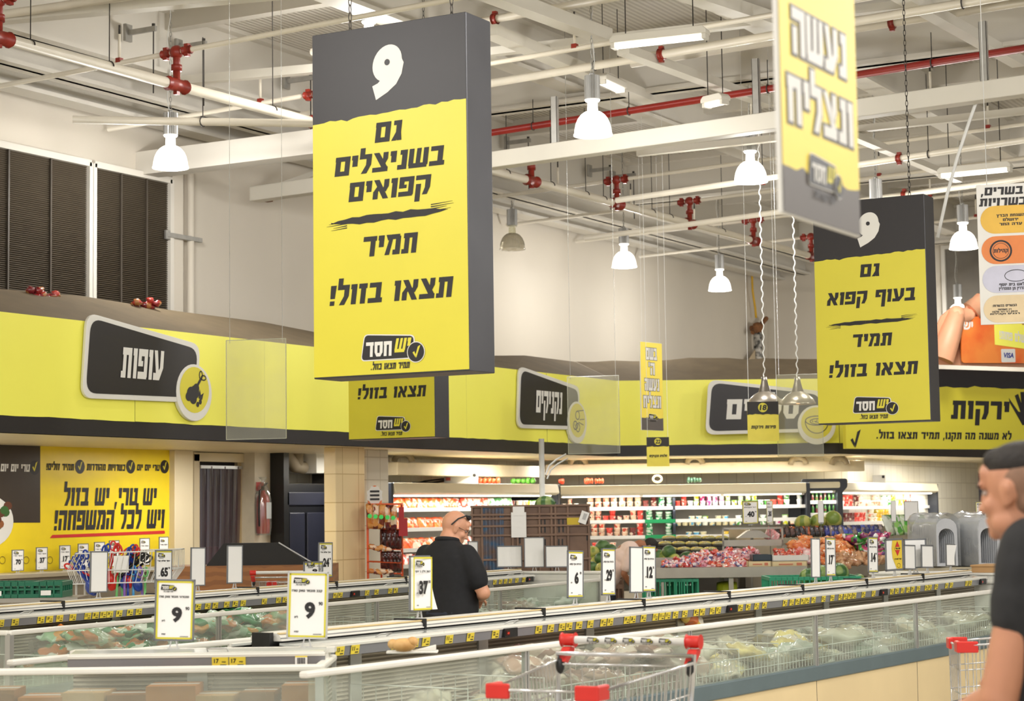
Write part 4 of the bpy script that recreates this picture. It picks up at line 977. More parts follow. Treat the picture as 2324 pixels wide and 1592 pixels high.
    mb = MB(); mb.bb(S, E, -.06, .06, .93, .999 if prof else .985, 0 if prof else 1)
    for k in range(1, n2 if prof else 0):
        x = S + k * (E - S) / n2; mb.bb(x - .008, x + .008, -.115, .105, .985, 1.05)
    h_ = 1.045 if prof else .985; mb.bb(S - .03, S, -.06, .06, .96, h_, 0 if prof else 1); mb.bb(E, E + .03, -.06, .06, .96, h_, 0 if prof else 1); mb.build('black_seam', [M_black, M_frz], t)
    for f in temps:
        x = S + f * (E - S); mb = MB(); mb.bb(x - .07, x + .07, -.262, -.236, .91, .962, 0); mb.bb(x - .06, x - .02, -.265, -.26, .92, .95, 1); latin(mb, '-21', x - .04, .929, .012, -.267, 2, width=.022); mb.build('thermometer', [M_black, mat('display', (60, 20, 18), .2), mat('display_red', (230, 60, 40), .4, emit=1.2)], t)
    xs = []; lo_, hi_ = frange or (0.02, .99)
    for k in range(labels):
        for _ in range(20):
            x = S + (E - S) * q.uniform(lo_, hi_)
            if all(abs(x - u) > .078 for u in xs) and all(abs(x - S - f * (E - S)) > .12 for f in temps): break
        else: continue
        xs.append(x); o = bpy.data.objects.new('price_label', label_mesh(q.choice(NUMS))); C.objects.link(o); o.parent = t
        o.location = (x, -.245, .934); o.rotation_euler.x = .18
    # wire dividers in the wells
    for sy in wells:
        if sy > 0 and not two: continue
        k = A + .5; y0, y1 = sorted((sy * (hw - .05), sy * .14))
        while k < B - .2:
            g = MB(); g.tube([(k, y0, .51), (k, y0, .74), (k, y1, .74), (k, y1, .51)], .004, 4)
            for j in range(1, 9): g.cyl((k, y0 + (y1 - y0) * j / 9, .51), (k, y0 + (y1 - y0) * j / 9, .74), .0025, 4)
            g.tube([(k, y0, .62), (k, y1, .62)], .003, 4)
            g.build('wire_divider', M_wirew, t); k += q.choice((.6, .75, .9))
        yf = sy * (hw - .06)
        g = MB(); xx = A + .1
        while xx < B - .05: g.cyl((xx, yf, .51), (xx, yf, .68), .0025, 4); xx += .05
        g.cyl((A + .1, yf, .68), (B - .1, yf, .68), .004, 5); g.cyl((A + .1, yf, .6), (B - .1, yf, .6), .003, 5); g.build('wire_front', M_wirew, t)
    return t, L, A, B, rz
def loc(t, x, y, z):
    c, s = math.cos(t.rotation_euler.z), math.sin(t.rotation_euler.z)
    return Vector((t.location.x + x * c - y * s, t.location.y + x * s + y * c, z))
A0, A1 = atz(600, 1436, 1.045), atz(2184, 1293, 1.045)
fa, LA, AA, AB, ra = island(A0, A1, .95, 'long island freezer of pale clear bags, with the shopping trolley standing against it', x0=-.85, x1=.1, labels=62, seed=3, open0=True, frange=(.0, .99), temps=(.19, .475, .75, .985))
B0, B1 = atz(-160, 1385, 1.045), atz(1167, 1291, 1.045)
fb, LB, BA, BB, rb_ = island(B0, B1, .95, 'second island freezer behind the bald man, with green and orange frozen bags', x0=-.3, x1=.1, labels=56, seed=5, temps=(.58, .985))
# head freezer across the near end of the foreground island
E0, E1 = at(-140, 1478, 10.15), at(748, 1478, 10.15)
fe, LE, EA, EB, re_ = island(E0, E1, .52, 'low crosswise freezer of brown cartons that carries the two 9.90 price cards', x0=-.2, x1=.0, s0=(175 + 140) / 4520 * 10.15, two=False, labels=0, seed=8, temps=(), seam=3, prof=False, name='head_freezer')
for px, tx in ((510, '17'), (548, '17')):
    o = bpy.data.objects.new('price_label', label_mesh(tx)); C.objects.link(o); o.parent = fe; o.location = ((px + 140) / 4520 * 10.15, -.245, .934); o.rotation_euler.x = .18; o.scale = (1.12, 1, 1.0)
mb = MB(); x = (688 + 140) / 4520 * 10.15; mb.bb(x - .03, x + .03, -.25, -.247, .908, .962, 0); mb.bb(x - .03, x + .03, -.2515, -.25, .918, .952, 1)
for k in range(9): mb.bb(x - .02 + k * .0045, x - .0175 + k * .0045 + (k % 3) * .0005, -.253, -.2515, .92, .95, 2)
mb.build('barcode_label', [M_lab, M_paper, M_ink], fe)
MB().bb(LB + .08, LB + .3, -.97, .97, .1, .985).bb(LB + .06, LB + .32, -.99, .99, .985, 1.01).build('end_cabinet', M_frz, fb, bevel=.008)
MB().bb(LA + .1, LA + .55, -1.05, .97, .1, .985).bb(LA + .08, LA + .57, -1.07, .99, .985, 1.01).build('end_cabinet', M_frz, fa, bevel=.008)
p = loc(fa, LA + .33, -.5, 1.01); mb = MB(); mb.bb(-.45, .45, -.22, .22, 0, .07); mb.bb(-.46, .46, -.23, .23, .055, .075)
tag(mb.build('cardboard_lid', M_card, loc=p, rz=ra - math.pi / 2, bevel=.006), 'flat brown cardboard lid lying on the far white end of the foreground freezer', 'cardboard')
# ------------------------------------------------------------------ frozen goods
def pillow(mb, a, b, h, seed, mi=0, n=14, wr=.012):
    q = random.Random(seed); ph = [q.uniform(0, 6.28) for _ in range(8)]
    def hz(u, v, s):
        base = h * (max(0, 1 - abs(u) ** 2.6) * max(0, 1 - abs(v) ** 2.6)) ** .55
        r = wr * (math.sin(5 * u + ph[0] + 3 * v) + .8 * math.sin(8 * v + ph[1] - 4 * u) + .6 * math.sin(13 * u + ph[2]) * math.cos(11 * v + ph[3]))
        return s * base + r * (1 - max(abs(u), abs(v)) ** 4 * .5)
    for s in (1, -1):
        vs = []; 
        for i in range(n + 1):
            for j in range(n + 1):
                u, v = -1 + 2 * i / n, -1 + 2 * j / n
                vs.append((a * u * (1 - .06 * v * v), b * v * (1 - .06 * u * u), hz(u, v, s)))
        f = [(i * (n + 1) + j, (i + 1) * (n + 1) + j, (i + 1) * (n + 1) + j + 1, i * (n + 1) + j + 1) for i in range(n) for j in range(n)]
        mb.add(vs, f if s > 0 else [x[::-1] for x in f], mi, True)
    return mb
M_bagG = patchmat('bag_green', [(34, 96, 62), (60, 140, 92), (188, 222, 196), (206, 120, 60), (52, 118, 74), (232, 236, 226)], 9)
M_bagO = patchmat('bag_orange', [(190, 216, 190), (214, 128, 64), (232, 236, 224), (150, 190, 150), (222, 160, 90)], 9)
M_bagC = patchmat('bag_clear', [(206, 202, 184), (196, 186, 160), (222, 218, 204), (186, 180, 162)], 8)
M_bagY = patchmat('bag_yellow', [(232, 214, 130), (236, 224, 170), (216, 196, 120), (228, 214, 196), (236, 232, 220)], 7)
M_bagR = patchmat('bag_meat', [(150, 112, 100), (176, 140, 122), (208, 190, 176), (120, 84, 76)], 10)
M_bagW = patchmat('bag_frosty', [(214, 220, 212), (200, 208, 198), (186, 200, 186), (226, 228, 222)], 8)
_bag = {}
def bag(m, k):
    if (m.name, k) not in _bag:
        mb = MB(); pillow(mb, .175 + .02 * (k % 3), .125 + .012 * (k % 2),   .036 + .009 * (k % 3), k * 7 + len(m.name)); o = mb.build('frozen_bag', m); _bag[(m.name, k)] = o.data; bpy.data.objects.remove(o)
    return _bag[(m.name, k)]
def fill(t, xa, xb, y0, y1, mats, n, label, group, seed, z=.55, layers=2, name='frozen_bag', cat='bag', top=.095):
    q = random.Random(seed)
    for k in range(n):
        f = (k + .5) / n; x = xa + (xb - xa) * f + q.uniform(-.08, .08); lay = k % layers; y = y0 + (y1 - y0) * (((k * .618) % 1.0) * .8 + .1)
        p = loc(t, x, y, z + lay * top + q.uniform(0, .05))
        o = bpy.data.objects.new(name, bag(q.choice(mats), q.randrange(5))); C.objects.link(o); o.location = p
        o.rotation_euler = (q.uniform(-.35, .35), q.uniform(-.3, .3), t.rotation_euler.z + q.uniform(-.9, .9)); tag(o, label, cat, group)
fill(fb, .7, LB * .42, -.84, -.2, [M_bagG, M_bagG, M_bagG, M_bagO], 84, 'green printed bag of frozen vegetables in the left part of the second freezer', 'green frozen bags behind glass', 11, .6, 3)
fill(fb, LB * .43, LB * .72, -.82, -.2, [M_bagW, M_bagO], 16, 'pale frosty frozen bag lying in the middle of the second freezer', 'pale frozen bags behind glass', 12, .56, 1)
fill(fb, LB * .74, LB - .1, -.82, -.2, [M_bagW, M_bagR], 14, 'small frozen pack at the far end of the second freezer', 'far frozen packs behind glass', 13, .58, 2)
fill(fa, -.6, LA * .13, -.78, -.2, [M_bagC, M_bagW], 8, 'cloudy frozen bag at the near end of the foreground freezer', 'cloudy bags near end', 14, .56, 1)
fill(fa, LA * .14, LA * .34, -.82, -.2, [M_bagR, M_bagR, M_bagC], 34, 'reddish frozen meat bag behind the trolley in the foreground freezer', 'frozen meat bags', 15, .56, 3)
fill(fa, LA * .36, LA * .62, -.82, -.2, [M_bagC, M_bagY, M_bagW], 30, 'pale yellow frozen bag in the middle of the foreground freezer', 'pale yellow frozen bags', 16, .56, 2)
fill(fa, LA * .63, LA * .98, -.82, -.2, [M_bagC, M_bagC, M_bagW], 26, 'frosty frozen bag in the far part of the foreground freezer', 'frosty bags far part', 17, .53, 2)
fill(fa, -.5, LA * .3, .2, .8, [M_bagW, M_bagO], 18, 'frozen bag on the far side of the foreground freezer', 'bags on the far side', 18, .56, 1)
q = random.Random(2)
for i in range(9):
    w_ = q.uniform(.16, .24); h_ = q.uniform(.27, .34); p = loc(fe, .2 + i * .21, -.32, .5)
    mb = MB(); mb.bb(-w_ / 2, w_ / 2, -.13, .13, 0, h_); mb.bb(-w_ / 2, w_ / 2, -.02, .02, h_, h_ + .002, 1)
    tag(mb.build('frozen_carton', [(M_card, M_wood, mat('carton_brown', (176, 112, 52), .6))[i % 3], M_lgrey], loc=p, rz=re_ + q.uniform(-.05, .05), bevel=.004), 'brown frozen food carton standing in the head freezer at lower left', 'carton', 'cartons in the head freezer')
# loose things on the rails
p = loc(fa, .62, -.95, .95); p = atz(916, 1467, .985)
mb = MB(); mb.ell((0, 0, .035), (.066, .04, .034), 20, 12); mb.ell((.045, 0, .05), (.03, .034, .026), 14, 8); mb.ell((-.055, .0, .04), (.026, .03, .026), 14, 8)
t = mb.build('bread_roll', meat('bread_crust', (216, 176, 116), (190, 140, 78), 9.0, .6), loc=(p.x, p.y, .955), rz=YAW); tag(t, 'golden bread roll left on the corner of the foreground freezer', 'bread')
mb = MB(); mb.bb(-.13, .13, -.04, .05, 0, .012); mb.prism([(0, .012), (.12, .012), (.12, .04)], -.03, .03)
tag(mb.build('white_tray', M_frz, loc=(p.x + .02, p.y + .05, .947), rz=YAW, bevel=.004), 'small white plastic piece under the bread roll', 'tray')
p = atz(1592, 1402, .9); mb = MB(); pillow(mb, .17, .09, .05, 77)
o = mb.build('yellow_pack', patchmat('pack_yellow', [(240, 196, 70), (238, 228, 210), (236, 120, 60), (244, 206, 90)], 12), loc=(p.x - .16, p.y + .1, .9), rz=ra); o.rotation_euler = (.5, .25, ra); tag(o, 'yellow and white food pack sticking up over the rail behind the trolley', 'pack')
# ------------------------------------------------------------------ price cards on stems
def pcard(P, rz, w, h, label, num='', sup='90', style='blank', lean=0.0, curl=0.0, line='', group=None, frame=None, stem=.04):
    t = thing('price_card', label, 'price card', P, rz, group or 'price cards on clips'); e = .0015
    if lean: t.rotation_euler.y = lean
    b = w * .045
    mb = MB(); z0 = stem
    for x0, x1, a, c in ((-w / 2, -w / 2 + b, 0, h), (w / 2 - b, w / 2, 0, h), (-w / 2, w / 2, 0, b), (-w / 2, w / 2, h - b, h)): mb.bb(x0, x1, -.006, .006, z0 + a, z0 + c)
    mb.bb(-w / 2 + b, w / 2 - b, .001, .004, z0 + b, z0 + h - b, 0); mb.build('frame', frame or M_grey, t, bevel=.002)
    mb = MB(); n = 8; V = []
    for i in range(n + 1):
        for j in (0, 1):
            zz = z0 + b * .9 + (h - 1.8 * b) * i / n; V.append((-w / 2 + b * .9 if j == 0 else w / 2 - b * .9 + curl * w * (1 - i / n) ** 1.2 - abs(curl) * w * .5 * math.sin(math.pi * i / n), -.002 - (curl and j) * .02, zz))
    mb.add(V, [(2 * i, 2 * i + 1, 2 * i + 3, 2 * i + 2) for i in range(n)]); pp_ = mb.build('paper', M_paper, t)
    y = -.004 - (.02 if curl else 0)
    if style in ('yellow', 'top'):
        g = MB(); k = b * .9; bw = b * 1.1
        g.bb(-w / 2 + k, w / 2 - k, y, y + .0008, z0 + h - k - bw, z0 + h - k); g.bb(-w / 2 + k, w / 2 - k, y, y + .0008, z0 + k, z0 + k + bw)
        if style == 'yellow': g.bb(-w / 2 + k, -w / 2 + k + bw, y, y + .0008, z0 + k, z0 + h - k); g.bb(w / 2 - k - bw, w / 2 - k, y, y + .0008, z0 + k, z0 + h - k)
        g.build('yellow_border', M_yel, pp_)
    if style != 'blank':
        g = MB(); logo(g, -w * .16, z0 + h * .87, w * .4, y - .001); 
        if line: heb(g, line, -w * .02, z0 + h * .70, h * .032, y - .001, 0, width=w * .74)
        latin(g, num, w * .03 if len(num) > 1 else w * .06, z0 + h * .30, h * .25, y - .001, 0, width=w * (.26 if len(num) == 1 else .44), bold=.05); latin(g, sup, w * .32, z0 + h * .50, h * .055, y - .001, 0, width=w * .1)
        heb(g, 'ליח', -w * .27, z0 + h * .31, h * .028, y - .001, 0); heb(g, 'קפוא', -w * .26, z0 + h * .1, h * .022, y - .001, 0); g.bb(w * .15, w * .36, y - .0012, y - .001, z0 + h * .07, z0 + h * .078, 0)
        g.build('lettering', [M_ink, M_sigw, M_yel], pp_)
    c = MB(); 
    for s in (-1, 1): c.bar((s * .022, 0, 0), (s * .01, 0, z0 + .012), .008, .006)
    c.bb(-.03, .03, -.008, .008, -.004, .004); c.build('clip', M_lgrey, t)
    return t
WH = [0, 0]
def card_px(px0, y0, px1, y1, P, rz, label, **k):      # size taken from the picture at the card's own distance
    d = (P - CAM).dot(F0); s = d / FP; v = Vector((math.cos(rz), math.sin(rz), 0)); q = P - CAM; f = max(.3, abs(v.x * q.y - v.y * q.x) / math.hypot(q.x, q.y))
    WH[:] = [(px1 - px0) * s / f, (y1 - y0) * s]; return pcard(P, rz, WH[0], WH[1], label, **k)
def on_spine(t, L, px, y=0.0, z=1.045):                    # point of a freezer's top under pixel column px
    best = None
    for i in range(-40, 1600):
        p = loc(t, i * .012, y, z); v = p - CAM; x = PX + FP * v.dot(RT) / v.dot(FW)
        if best is None or abs(x - px) < best[0]: best = (abs(x - px), p)
    return best[1]
GA = 'cards on the foreground freezer'; GB = 'cards on the second freezer'
card_px(348, 1318, 437, 1456, on_spine(fe, LE, 392, 0, .985), YAW, 'large price card 9.90 in a grey frame, left on the head freezer', num='9', style='yellow', line='המבורגר מובחר טאק טורו', lean=.03)
card_px(650, 1305, 742, 1456, on_spine(fe, LE, 694, 0, .985), YAW, 'large price card 9.90 in a pale frame, right on the head freezer', num='9', style='yellow', line='קבב מובחר טאק טורו', lean=.03, frame=M_lgrey)
card_px(930, 1268, 976, 1393, on_spine(fa, LA, 953), ra, 'price card 37 with curled paper in front of the bald man', num='37', style='yellow', line='בשר חלק ב יוסף', curl=.28, lean=.02)
for px, y0, x0, x1, num, st, lab in ((1306, 1252, 1290, 1325, '6', 'top', 'price card 6 on the foreground freezer right of the bald man'), (1380, 1247, 1366, 1396, '29', 'top', 'price card 29 on the foreground freezer before the bending man'),
                                     (1444, 1243, 1430, 1459, '', 'blank', 'blank price card beside the card marked 12'), (1473, 1241, 1459, 1488, '12', 'top', 'price card 12 on the foreground freezer right of the bending man'),
                                     (1851, 1224, 1842, 1861, '', 'blank', 'narrow blank card before the watermelons on the foreground freezer'), (1886, 1222, 1876, 1897, '17', 'top', 'narrow price card 17 before the watermelons'),
                                     (1982, 1220, 1972, 1993, '14', 'top', 'narrow price card 14 left of the red diamond card'), (2065, 1238, 2053, 2077, '', 'blank', 'small blank card right of the red diamond card'),
                                     (2105, 1238, 2092, 2118, '', 'blank', 'second small blank card right of the red diamond card'), (2158, 1236, 2148, 2168, '', 'blank', 'small blank curled card farthest along the foreground freezer')):
    p = on_spine(fa, LA, px); d = (p - CAM).dot(F0); yb = PY + 0
    pv = p - CAM; yy = PY - FP * pv.dot(UP) / pv.dot(FW)
    card_px(x0, y0, x1, yy - .04 * FP / d, p, ra, lab, num=num, style=st, line='כרעיים עוף קפוא' if num else '', group=GA, curl=-.25 if px == 2158 else 0, sup='90', lean=.035)
p = on_spine(fa, LA, 2031); t = card_px(2012, 1217, 2050, 1290, p, ra, 'card with a red diamond emblem on yellow, on the foreground freezer at right', style='blank')
w2, h2 = WH; z0 = .04; mb = MB(); a_ = w2 * .44; T = z0 + h2 * .95; Bt = z0 + h2 * .05
mb.flat([(w2 * .12, Bt), (a_, Bt), (a_, T), (-w2 * .1, T), (-w2 * .16, z0 + h2 * .7), (-w2 * .12, z0 + h2 * .4)], -.004, 0); mb.flat([(w2 * .0, z0 + h2 * .68), (w2 * .17, z0 + h2 * .45), (w2 * .34, z0 + h2 * .68), (w2 * .17, z0 + h2 * .91)], -.006, 1)
mb.flat([(w2 * .0, z0 + h2 * .64), (w2 * .34, z0 + h2 * .64), (w2 * .34, z0 + h2 * .73), (w2 * .0, z0 + h2 * .73)], -.007, 0); heb(mb, 'חם טרי', w2 * .17, z0 + h2 * .66, h2 * .05, -.009, 2, width=w2 * .28); heb(mb, 'כשר למהדרין', w2 * .18, z0 + h2 * .34, h2 * .04, -.006, 2, width=w2 * .4); ring(mb, w2 * .22, z0 + h2 * .16, w2 * .1, h2 * .07, h2 * .012, -.006, 2)
mb.build('emblem', [mat('emblem_yellow', (236, 204, 60), .5), M_redink, M_ink], t)
p = on_spine(fa, LA, 2078, .1); card_px(2052, 1226, 2100, 1292, p, ra - .5, 'wide blank white card behind two small blank cards at right', style='blank')
for px, y0, x0, x1, num, lab in ((224, 1256, 205, 243, '', 'blank card in front of the wire basket of utensils'), (370, 1253, 351, 388, '65', 'price card 65 at the right end of the utensil basket'), (449, 1247, 433, 465, '', 'blank card left of the black board'),
                                 (533, 1242, 516, 550, '', 'blank card in front of the black board'), (711, 1278, 690, 733, '9', 'price card mostly hidden behind the right large 9.90 card'), (738, 1235, 722, 753, '24', 'price card 24 by the tiled pillar'),
                                 (1073, 1232, 1063, 1085, '', 'blank card half hidden behind the shoulder of the bald man')):
    p = on_spine(fb, LB, px); pv = p - CAM; yy = PY - FP * pv.dot(UP) / pv.dot(FW); d = pv.dot(F0)
    card_px(x0, y0, x1, yy - .03 * FP / d, p, rb_, lab, num=num, style='top' if num else 'blank', line='עוף שלם טרי' if num else '', group=GB, lean=.02)
for px, y0, x0, x1, y1, lab in ((1157, 1250, 1128, 1186, 1299, 'blank landscape card left of the tall blank card before the brown bin'), (1213, 1231, 1190, 1236, 1299, 'tall blank card before the brown bin'), (1265, 1250, 1240, 1292, 1299, 'blank landscape card beside the card marked 6')):
    p = min((loc(fb, LB + .19, y * .01, 1.01) for y in range(-95, 200)), key=lambda v: abs(PX + FP * (v - CAM).dot(RT) / (v - CAM).dot(FW) - px)); card_px(x0, y0, x1, y1, p, YAW, lab, group='blank cards before the bin')
# ------------------------------------------------------------------ people
M_skin = mat('skin_light', (214, 156, 124), .5, var=.06, scale=12)
M_skin2 = mat('skin_tan', (186, 130, 100), .5, var=.06, scale=12)
M_skin3 = mat('skin_brown', (160, 104, 72), .5, var=.06, scale=12)
M_shirt = mat('black_cotton', (26, 26, 29), .85, var=.15, scale=30)
M_shirt2 = mat('charcoal_cotton', (34, 34, 36), .85, var=.15, scale=30)
M_pink = mat('pale_pink_cotton', (238, 212, 202), .85, var=.04, scale=20)
M_jeans = mat('dark_trousers', (44, 48, 60), .85, var=.1, scale=30)
M_hair = mat('black_hair', (30, 24, 21), .7, var=.3, scale=60, bump=.4)
M_stub = mat('shaved_hair', (128, 96, 76), .7, var=.1, scale=60)
M_eye = mat('eye_white', (176, 160, 150), .3)
def blob(name, mb, m, parent, voxel=.01, it=6, f=.5):
    o = mb.build(name, m, parent); r = o.modifiers.new('fuse', 'REMESH'); r.mode = 'VOXEL'; r.voxel_size = voxel; r.use_smooth_shade = True
    s = o.modifiers.new('soften', 'SMOOTH'); s.factor = f; s.iterations = it
    return o
def loft(mb, rings, n=20):         # rings: (centre, rx, ry, x-axis)
    vs = []
    for c, rx, ry, ax in rings:
        ax = Vector(ax).normalized(); up = Vector((0, 0, 1)); ay = up.cross(ax).normalized()
        for k in range(n):
            a = 2 * math.pi * k / n; vs.append(Vector(c) + ax * (rx * math.copysign(abs(math.cos(a)) ** .8, math.cos(a))) + ay * (ry * math.copysign(abs(math.sin(a)) ** .8, math.sin(a))))
    m = len(rings); f = [(i * n + k, i * n + (k + 1) % n, (i + 1) * n + (k + 1) % n, (i + 1) * n + k) for i in range(m - 1) for k in range(n)]
    f += [tuple(range(n - 1, -1, -1)), tuple(range((m - 1) * n, m * n))]
    mb.add(vs, f, 0, True)
def limb(mb, pts, rad, n=14):
    P = []; Rr = []
    for i in range(len(pts) - 1):
        for k in range(6):
            t = k / 6; P.append(Vector(pts[i]).lerp(Vector(pts[i + 1]), t)); bulge = 1 + .06 * math.sin(math.pi * t); Rr.append((rad[i] + (rad[i + 1] - rad[i]) * t) * bulge)
    P.append(Vector(pts[-1])); Rr.append(rad[-1]); mb.tube(P, 0, n, 0, True, Rr)
    for p, r in zip(pts, rad): mb.ell(p, (r, r, r), 14, 10)
def head(mb, M, c, k=1.0):          # head in its own frame: face towards +Y
    def E(p, r): mb.ell(Vector(c) + M @ (Vector(p) * k), [x * k for x in r], 20, 14, 0, M)
    E((0, -.012, .022), (.076, .097, .098)); E((0, .02, -.045), (.064, .072, .075)); E((0, .045, -.075), (.05, .045, .045)); E((0, .078, -.108), (.024, .02, .018))
    E((0, .088, .02), (.055, .014, .014)); E((0, .078, .05), (.052, .02, .035)); E((.036, .062, -.035), (.028, .026, .028)); E((-.036, .062, -.035), (.028, .026, .028))
    E((0, .1, -.02), (.011, .016, .03)); E((0, .112, -.04), (.015, .015, .013)); E((.012, .1, -.043), (.01, .01, .009)); E((-.012, .1, -.043), (.01, .01, .009))
    E((0, .092, -.071), (.024, .01, .007)); E((0, .09, -.083), (.02, .01, .008))
    for s in (-1, 1):
        E((s * .078, -.008, -.012), (.010, .021, .034)); E((s * .083, -.016, .004), (.012, .015, .019)); E((s * .079, .0, -.036), (.008, .01, .012)); E((s * .055, .02, -.085), (.018, .04, .03))
    return lambda p: Vector(c) + M @ (Vector(p) * k)
def eyes(f, M, t, k=1.0, browm=None):
    for s in (-1, 1):
        g = MB(); g.ell(f((s * .03, .0795, .0)), (.012, .01, .008), 12, 8, 0, M); g.ell(f((s * .03, .088, .0)), (.005, .003, .005), 10, 6, 1, M); g.build('eye', [M_eye, M_black], t)
        if browm: g = MB(); g.tube([f((s * .012, .099, .017)), f((s * .03, .099, .023)), f((s * .05, .088, .018))], .005, 6); g.build('eyebrow', browm, t)
def hand(mb, w, d, nrm, side, curl=.6, k=1.0):      # wrist, pointing direction, back-of-hand normal, thumb side (+1: along d x nrm)
    w = Vector(w); d = Vector(d).normalized(); nrm = (Vector(nrm) - d * d.dot(Vector(nrm))).normalized(); x = d.cross(nrm) * side
    M = Matrix((x, d, nrm)).transposed()
    mb.ell(w + d * .045 * k, (.042 * k, .052 * k, .016 * k), 14, 10, 0, M); mb.ell(w, (.027 * k, .03 * k, .021 * k), 12, 8, 0, M)
    for i, (off, L) in enumerate(((.03, .072), (.01, .08), (-.011, .074), (-.03, .058))):
        p = w + (d * .088 + x * off) * k; a = 0; pts = [w + (d * .05 + x * off) * k, p]
        for j, f in enumerate((.45, .32, .23)):
            a += curl * (1 + .25 * i * .3); p = p + (d * math.cos(a) - nrm * math.sin(a)) * (L * f * k); pts.append(p)
        mb.tube(pts, 0, 8, 0, True, [.0095 * k, .0095 * k, .0088 * k, .008 * k, .0068 * k]); mb.ell(pts[-1], (.0068 * k,) * 3, 8, 6)
    b = w + (d * .02 + x * .03) * k; q = b + (d * .03 + x * .028 - nrm * .01) * k; r = q + (d * .03 + x * .006 - nrm * .016) * k
    mb.tube([w + d * .012 * k, b, q, r], 0, 8, 0, True, [.016 * k, .0145 * k, .0115 * k, .0085 * k]); mb.ell(r, (.0085 * k,) * 3, 8, 6)
X3 = (1, 0, 0)
# bald man from behind, local frame: +Y where his chest points, x to his right
base = at(1016, 1300, 14.6); base.z = 0
t = thing('person', 'bald man in a black polo shirt seen from behind, sunglasses on his head', 'person', base, YAW - math.radians(32))
mb = MB(); Mh = Matrix.Rotation(math.radians(-44), 3, 'Z') @ Matrix.Rotation(math.radians(-24), 3, 'X') @ Matrix.Rotation(math.radians(0), 3, 'Y'); hc = (.03, .06, 1.545)
f = head(mb, Mh, hc, 1.0)
limb(mb, [(0, -.02, 1.36), (0, .0, 1.44), (.01, .035, 1.5)], [.075, .066, .066])
loft(mb, [((0, 0, .86), .155, .12, X3), ((0, .0, 1.05), .165, .13, X3), ((0, 0, 1.25), .17, .115, X3), ((0, 0, 1.38), .15, .085, X3), ((0, -.01, 1.43), .07, .06, X3)])
for s in (-1, 1):
    el = (s * .285, .04, 1.07); wr = (s * .11, .25, 1.03); limb(mb, [(s * .165, -.015, 1.32), el, wr], [.05, .05, .034])
    hand(mb, wr, (-s * .55, .75, -.25), (s * .3, .2, .9), s, .5)
blob('body', mb, M_skin, t, .0075, 5)
eyes(f, Mh, t)
mb = MB()
loft(mb, [((0, .0, .86), .215, .165, X3), ((0, .02, .96), .215, .178, X3), ((0, .02, 1.08), .208, .172, X3), ((0, .0, 1.22), .212, .15, X3), ((0, -.01, 1.33), .208, .13, X3), ((0, -.015, 1.39), .17, .105, X3), ((0, -.015, 1.435), .105, .085, X3), ((0, .0, 1.462), .08, .075, X3)], 28)
for s in (-1, 1): limb(mb, [(s * .175, -.015, 1.345), (s * .225, .005, 1.24), (s * .25, .02, 1.16)], [.08, .08, .076])
blob('polo_shirt', mb, M_shirt, t, .012, 7)
mb = MB(); mb.tube([(.078 * math.cos(a), .0 + .075 * math.sin(a), 1.455 - .012 * math.sin(a)) for a in [k * math.pi / 12 for k in range(24)]], .016, 8, closed=True); mb.build('collar', M_shirt, t)
mb = MB(); loft(mb, [((0, 0, .8), .18, .15, X3), ((0, 0, .95), .205, .165, X3)])
for s in (-1, 1): limb(mb, [(s * .1, 0, .88), (s * .11, .01, .48), (s * .115, -.01, .1)], [.1, .075, .058])
blob('trousers', mb, M_jeans, t, .014, 4)
for s in (-1, 1):
    g = MB(); g.ell((s * .115, .05, .045), (.048, .135, .045), 14, 8); g.build('shoe', M_black, t)
g = MB()
for s in (-1, 1): g.tube([f((s * .082, -.05, .0)), f((s * .083, -.02, .06)), f((s * .07, .03, .105)), f((s * .062, .055, .108))], .0055, 6)
g.tube([f((-.062, .055, .106)), f((0, .066, .112)), f((.062, .055, .106))], .009, 8)
for s in (-1, 1): g.ell(f((s * .034, .066, .1)), (.028, .012, .02), 12, 8, 0, Mh)
g.build('sunglasses', M_black, t)
g = MB()
for s in (-1, 1):
    g.tube([f((s * .032 + .022 * math.cos(a), .106, -.004 + .018 * math.sin(a))) for a in [k * math.pi / 8 for k in range(16)]], .0018, 5, closed=True); g.tube([f((s * .055, .1, 0)), f((s * .08, .0, .004))], .0018, 5)
g.tube([f((-.01, .108, 0)), f((.01, .108, 0))], .0018, 5); g.build('eyeglasses', M_rod, t)
# man in black at the right edge, close to the camera: joints given in the hall's own space
K_ = 870 / 872
dm = 5.18; base = at(2420, 1300, dm); base.z = 0
face = YAW + math.radians(42)
t = thing('person', 'out of focus man with cropped dark hair and black T-shirt, face in profile', 'person', base, face)
Ri = Matrix.Rotation(-face, 3, 'Z')
def wl(px, py, d): return Ri @ (at(px, py, d) - base)
hc = wl(2312, 1114, dm + .02)
mb = MB(); Mh = Matrix.Rotation(math.radians(4), 3, 'Z') @ Matrix.Rotation(math.radians(-4), 3, 'X')
f = head(mb, Mh, hc, .99)
sh = wl(2345, 1262, dm - .1); el = wl(2266, 1590, dm - .12); wr = wl(2130, 1660, dm + .12)
nk = Vector((hc.x + .01, hc.y - .055, hc.z - .19)); cx = Vector((hc.x + .04, hc.y - .09, 0))
limb(mb, [(nk.x + .005, nk.y - .03, nk.z - .06), tuple(nk), (hc.x, hc.y - .02, hc.z - .06)], [.072, .06, .06])
loft(mb, [((cx.x, cx.y, .95), .15, .11, X3), ((cx.x, cx.y, 1.15), .15, .11, X3), ((cx.x, cx.y, 1.35), .17, .11, X3), ((cx.x, cx.y, 1.46), .15, .08, X3), ((nk.x, nk.y - .02, 1.52), .065, .06, X3)])
limb(mb, [sh, el, wr], [.058, .05, .034]); hand(mb, wr, wl(2080, 1690, dm + .3) - wr, (0, 0, 1), -1, .7)
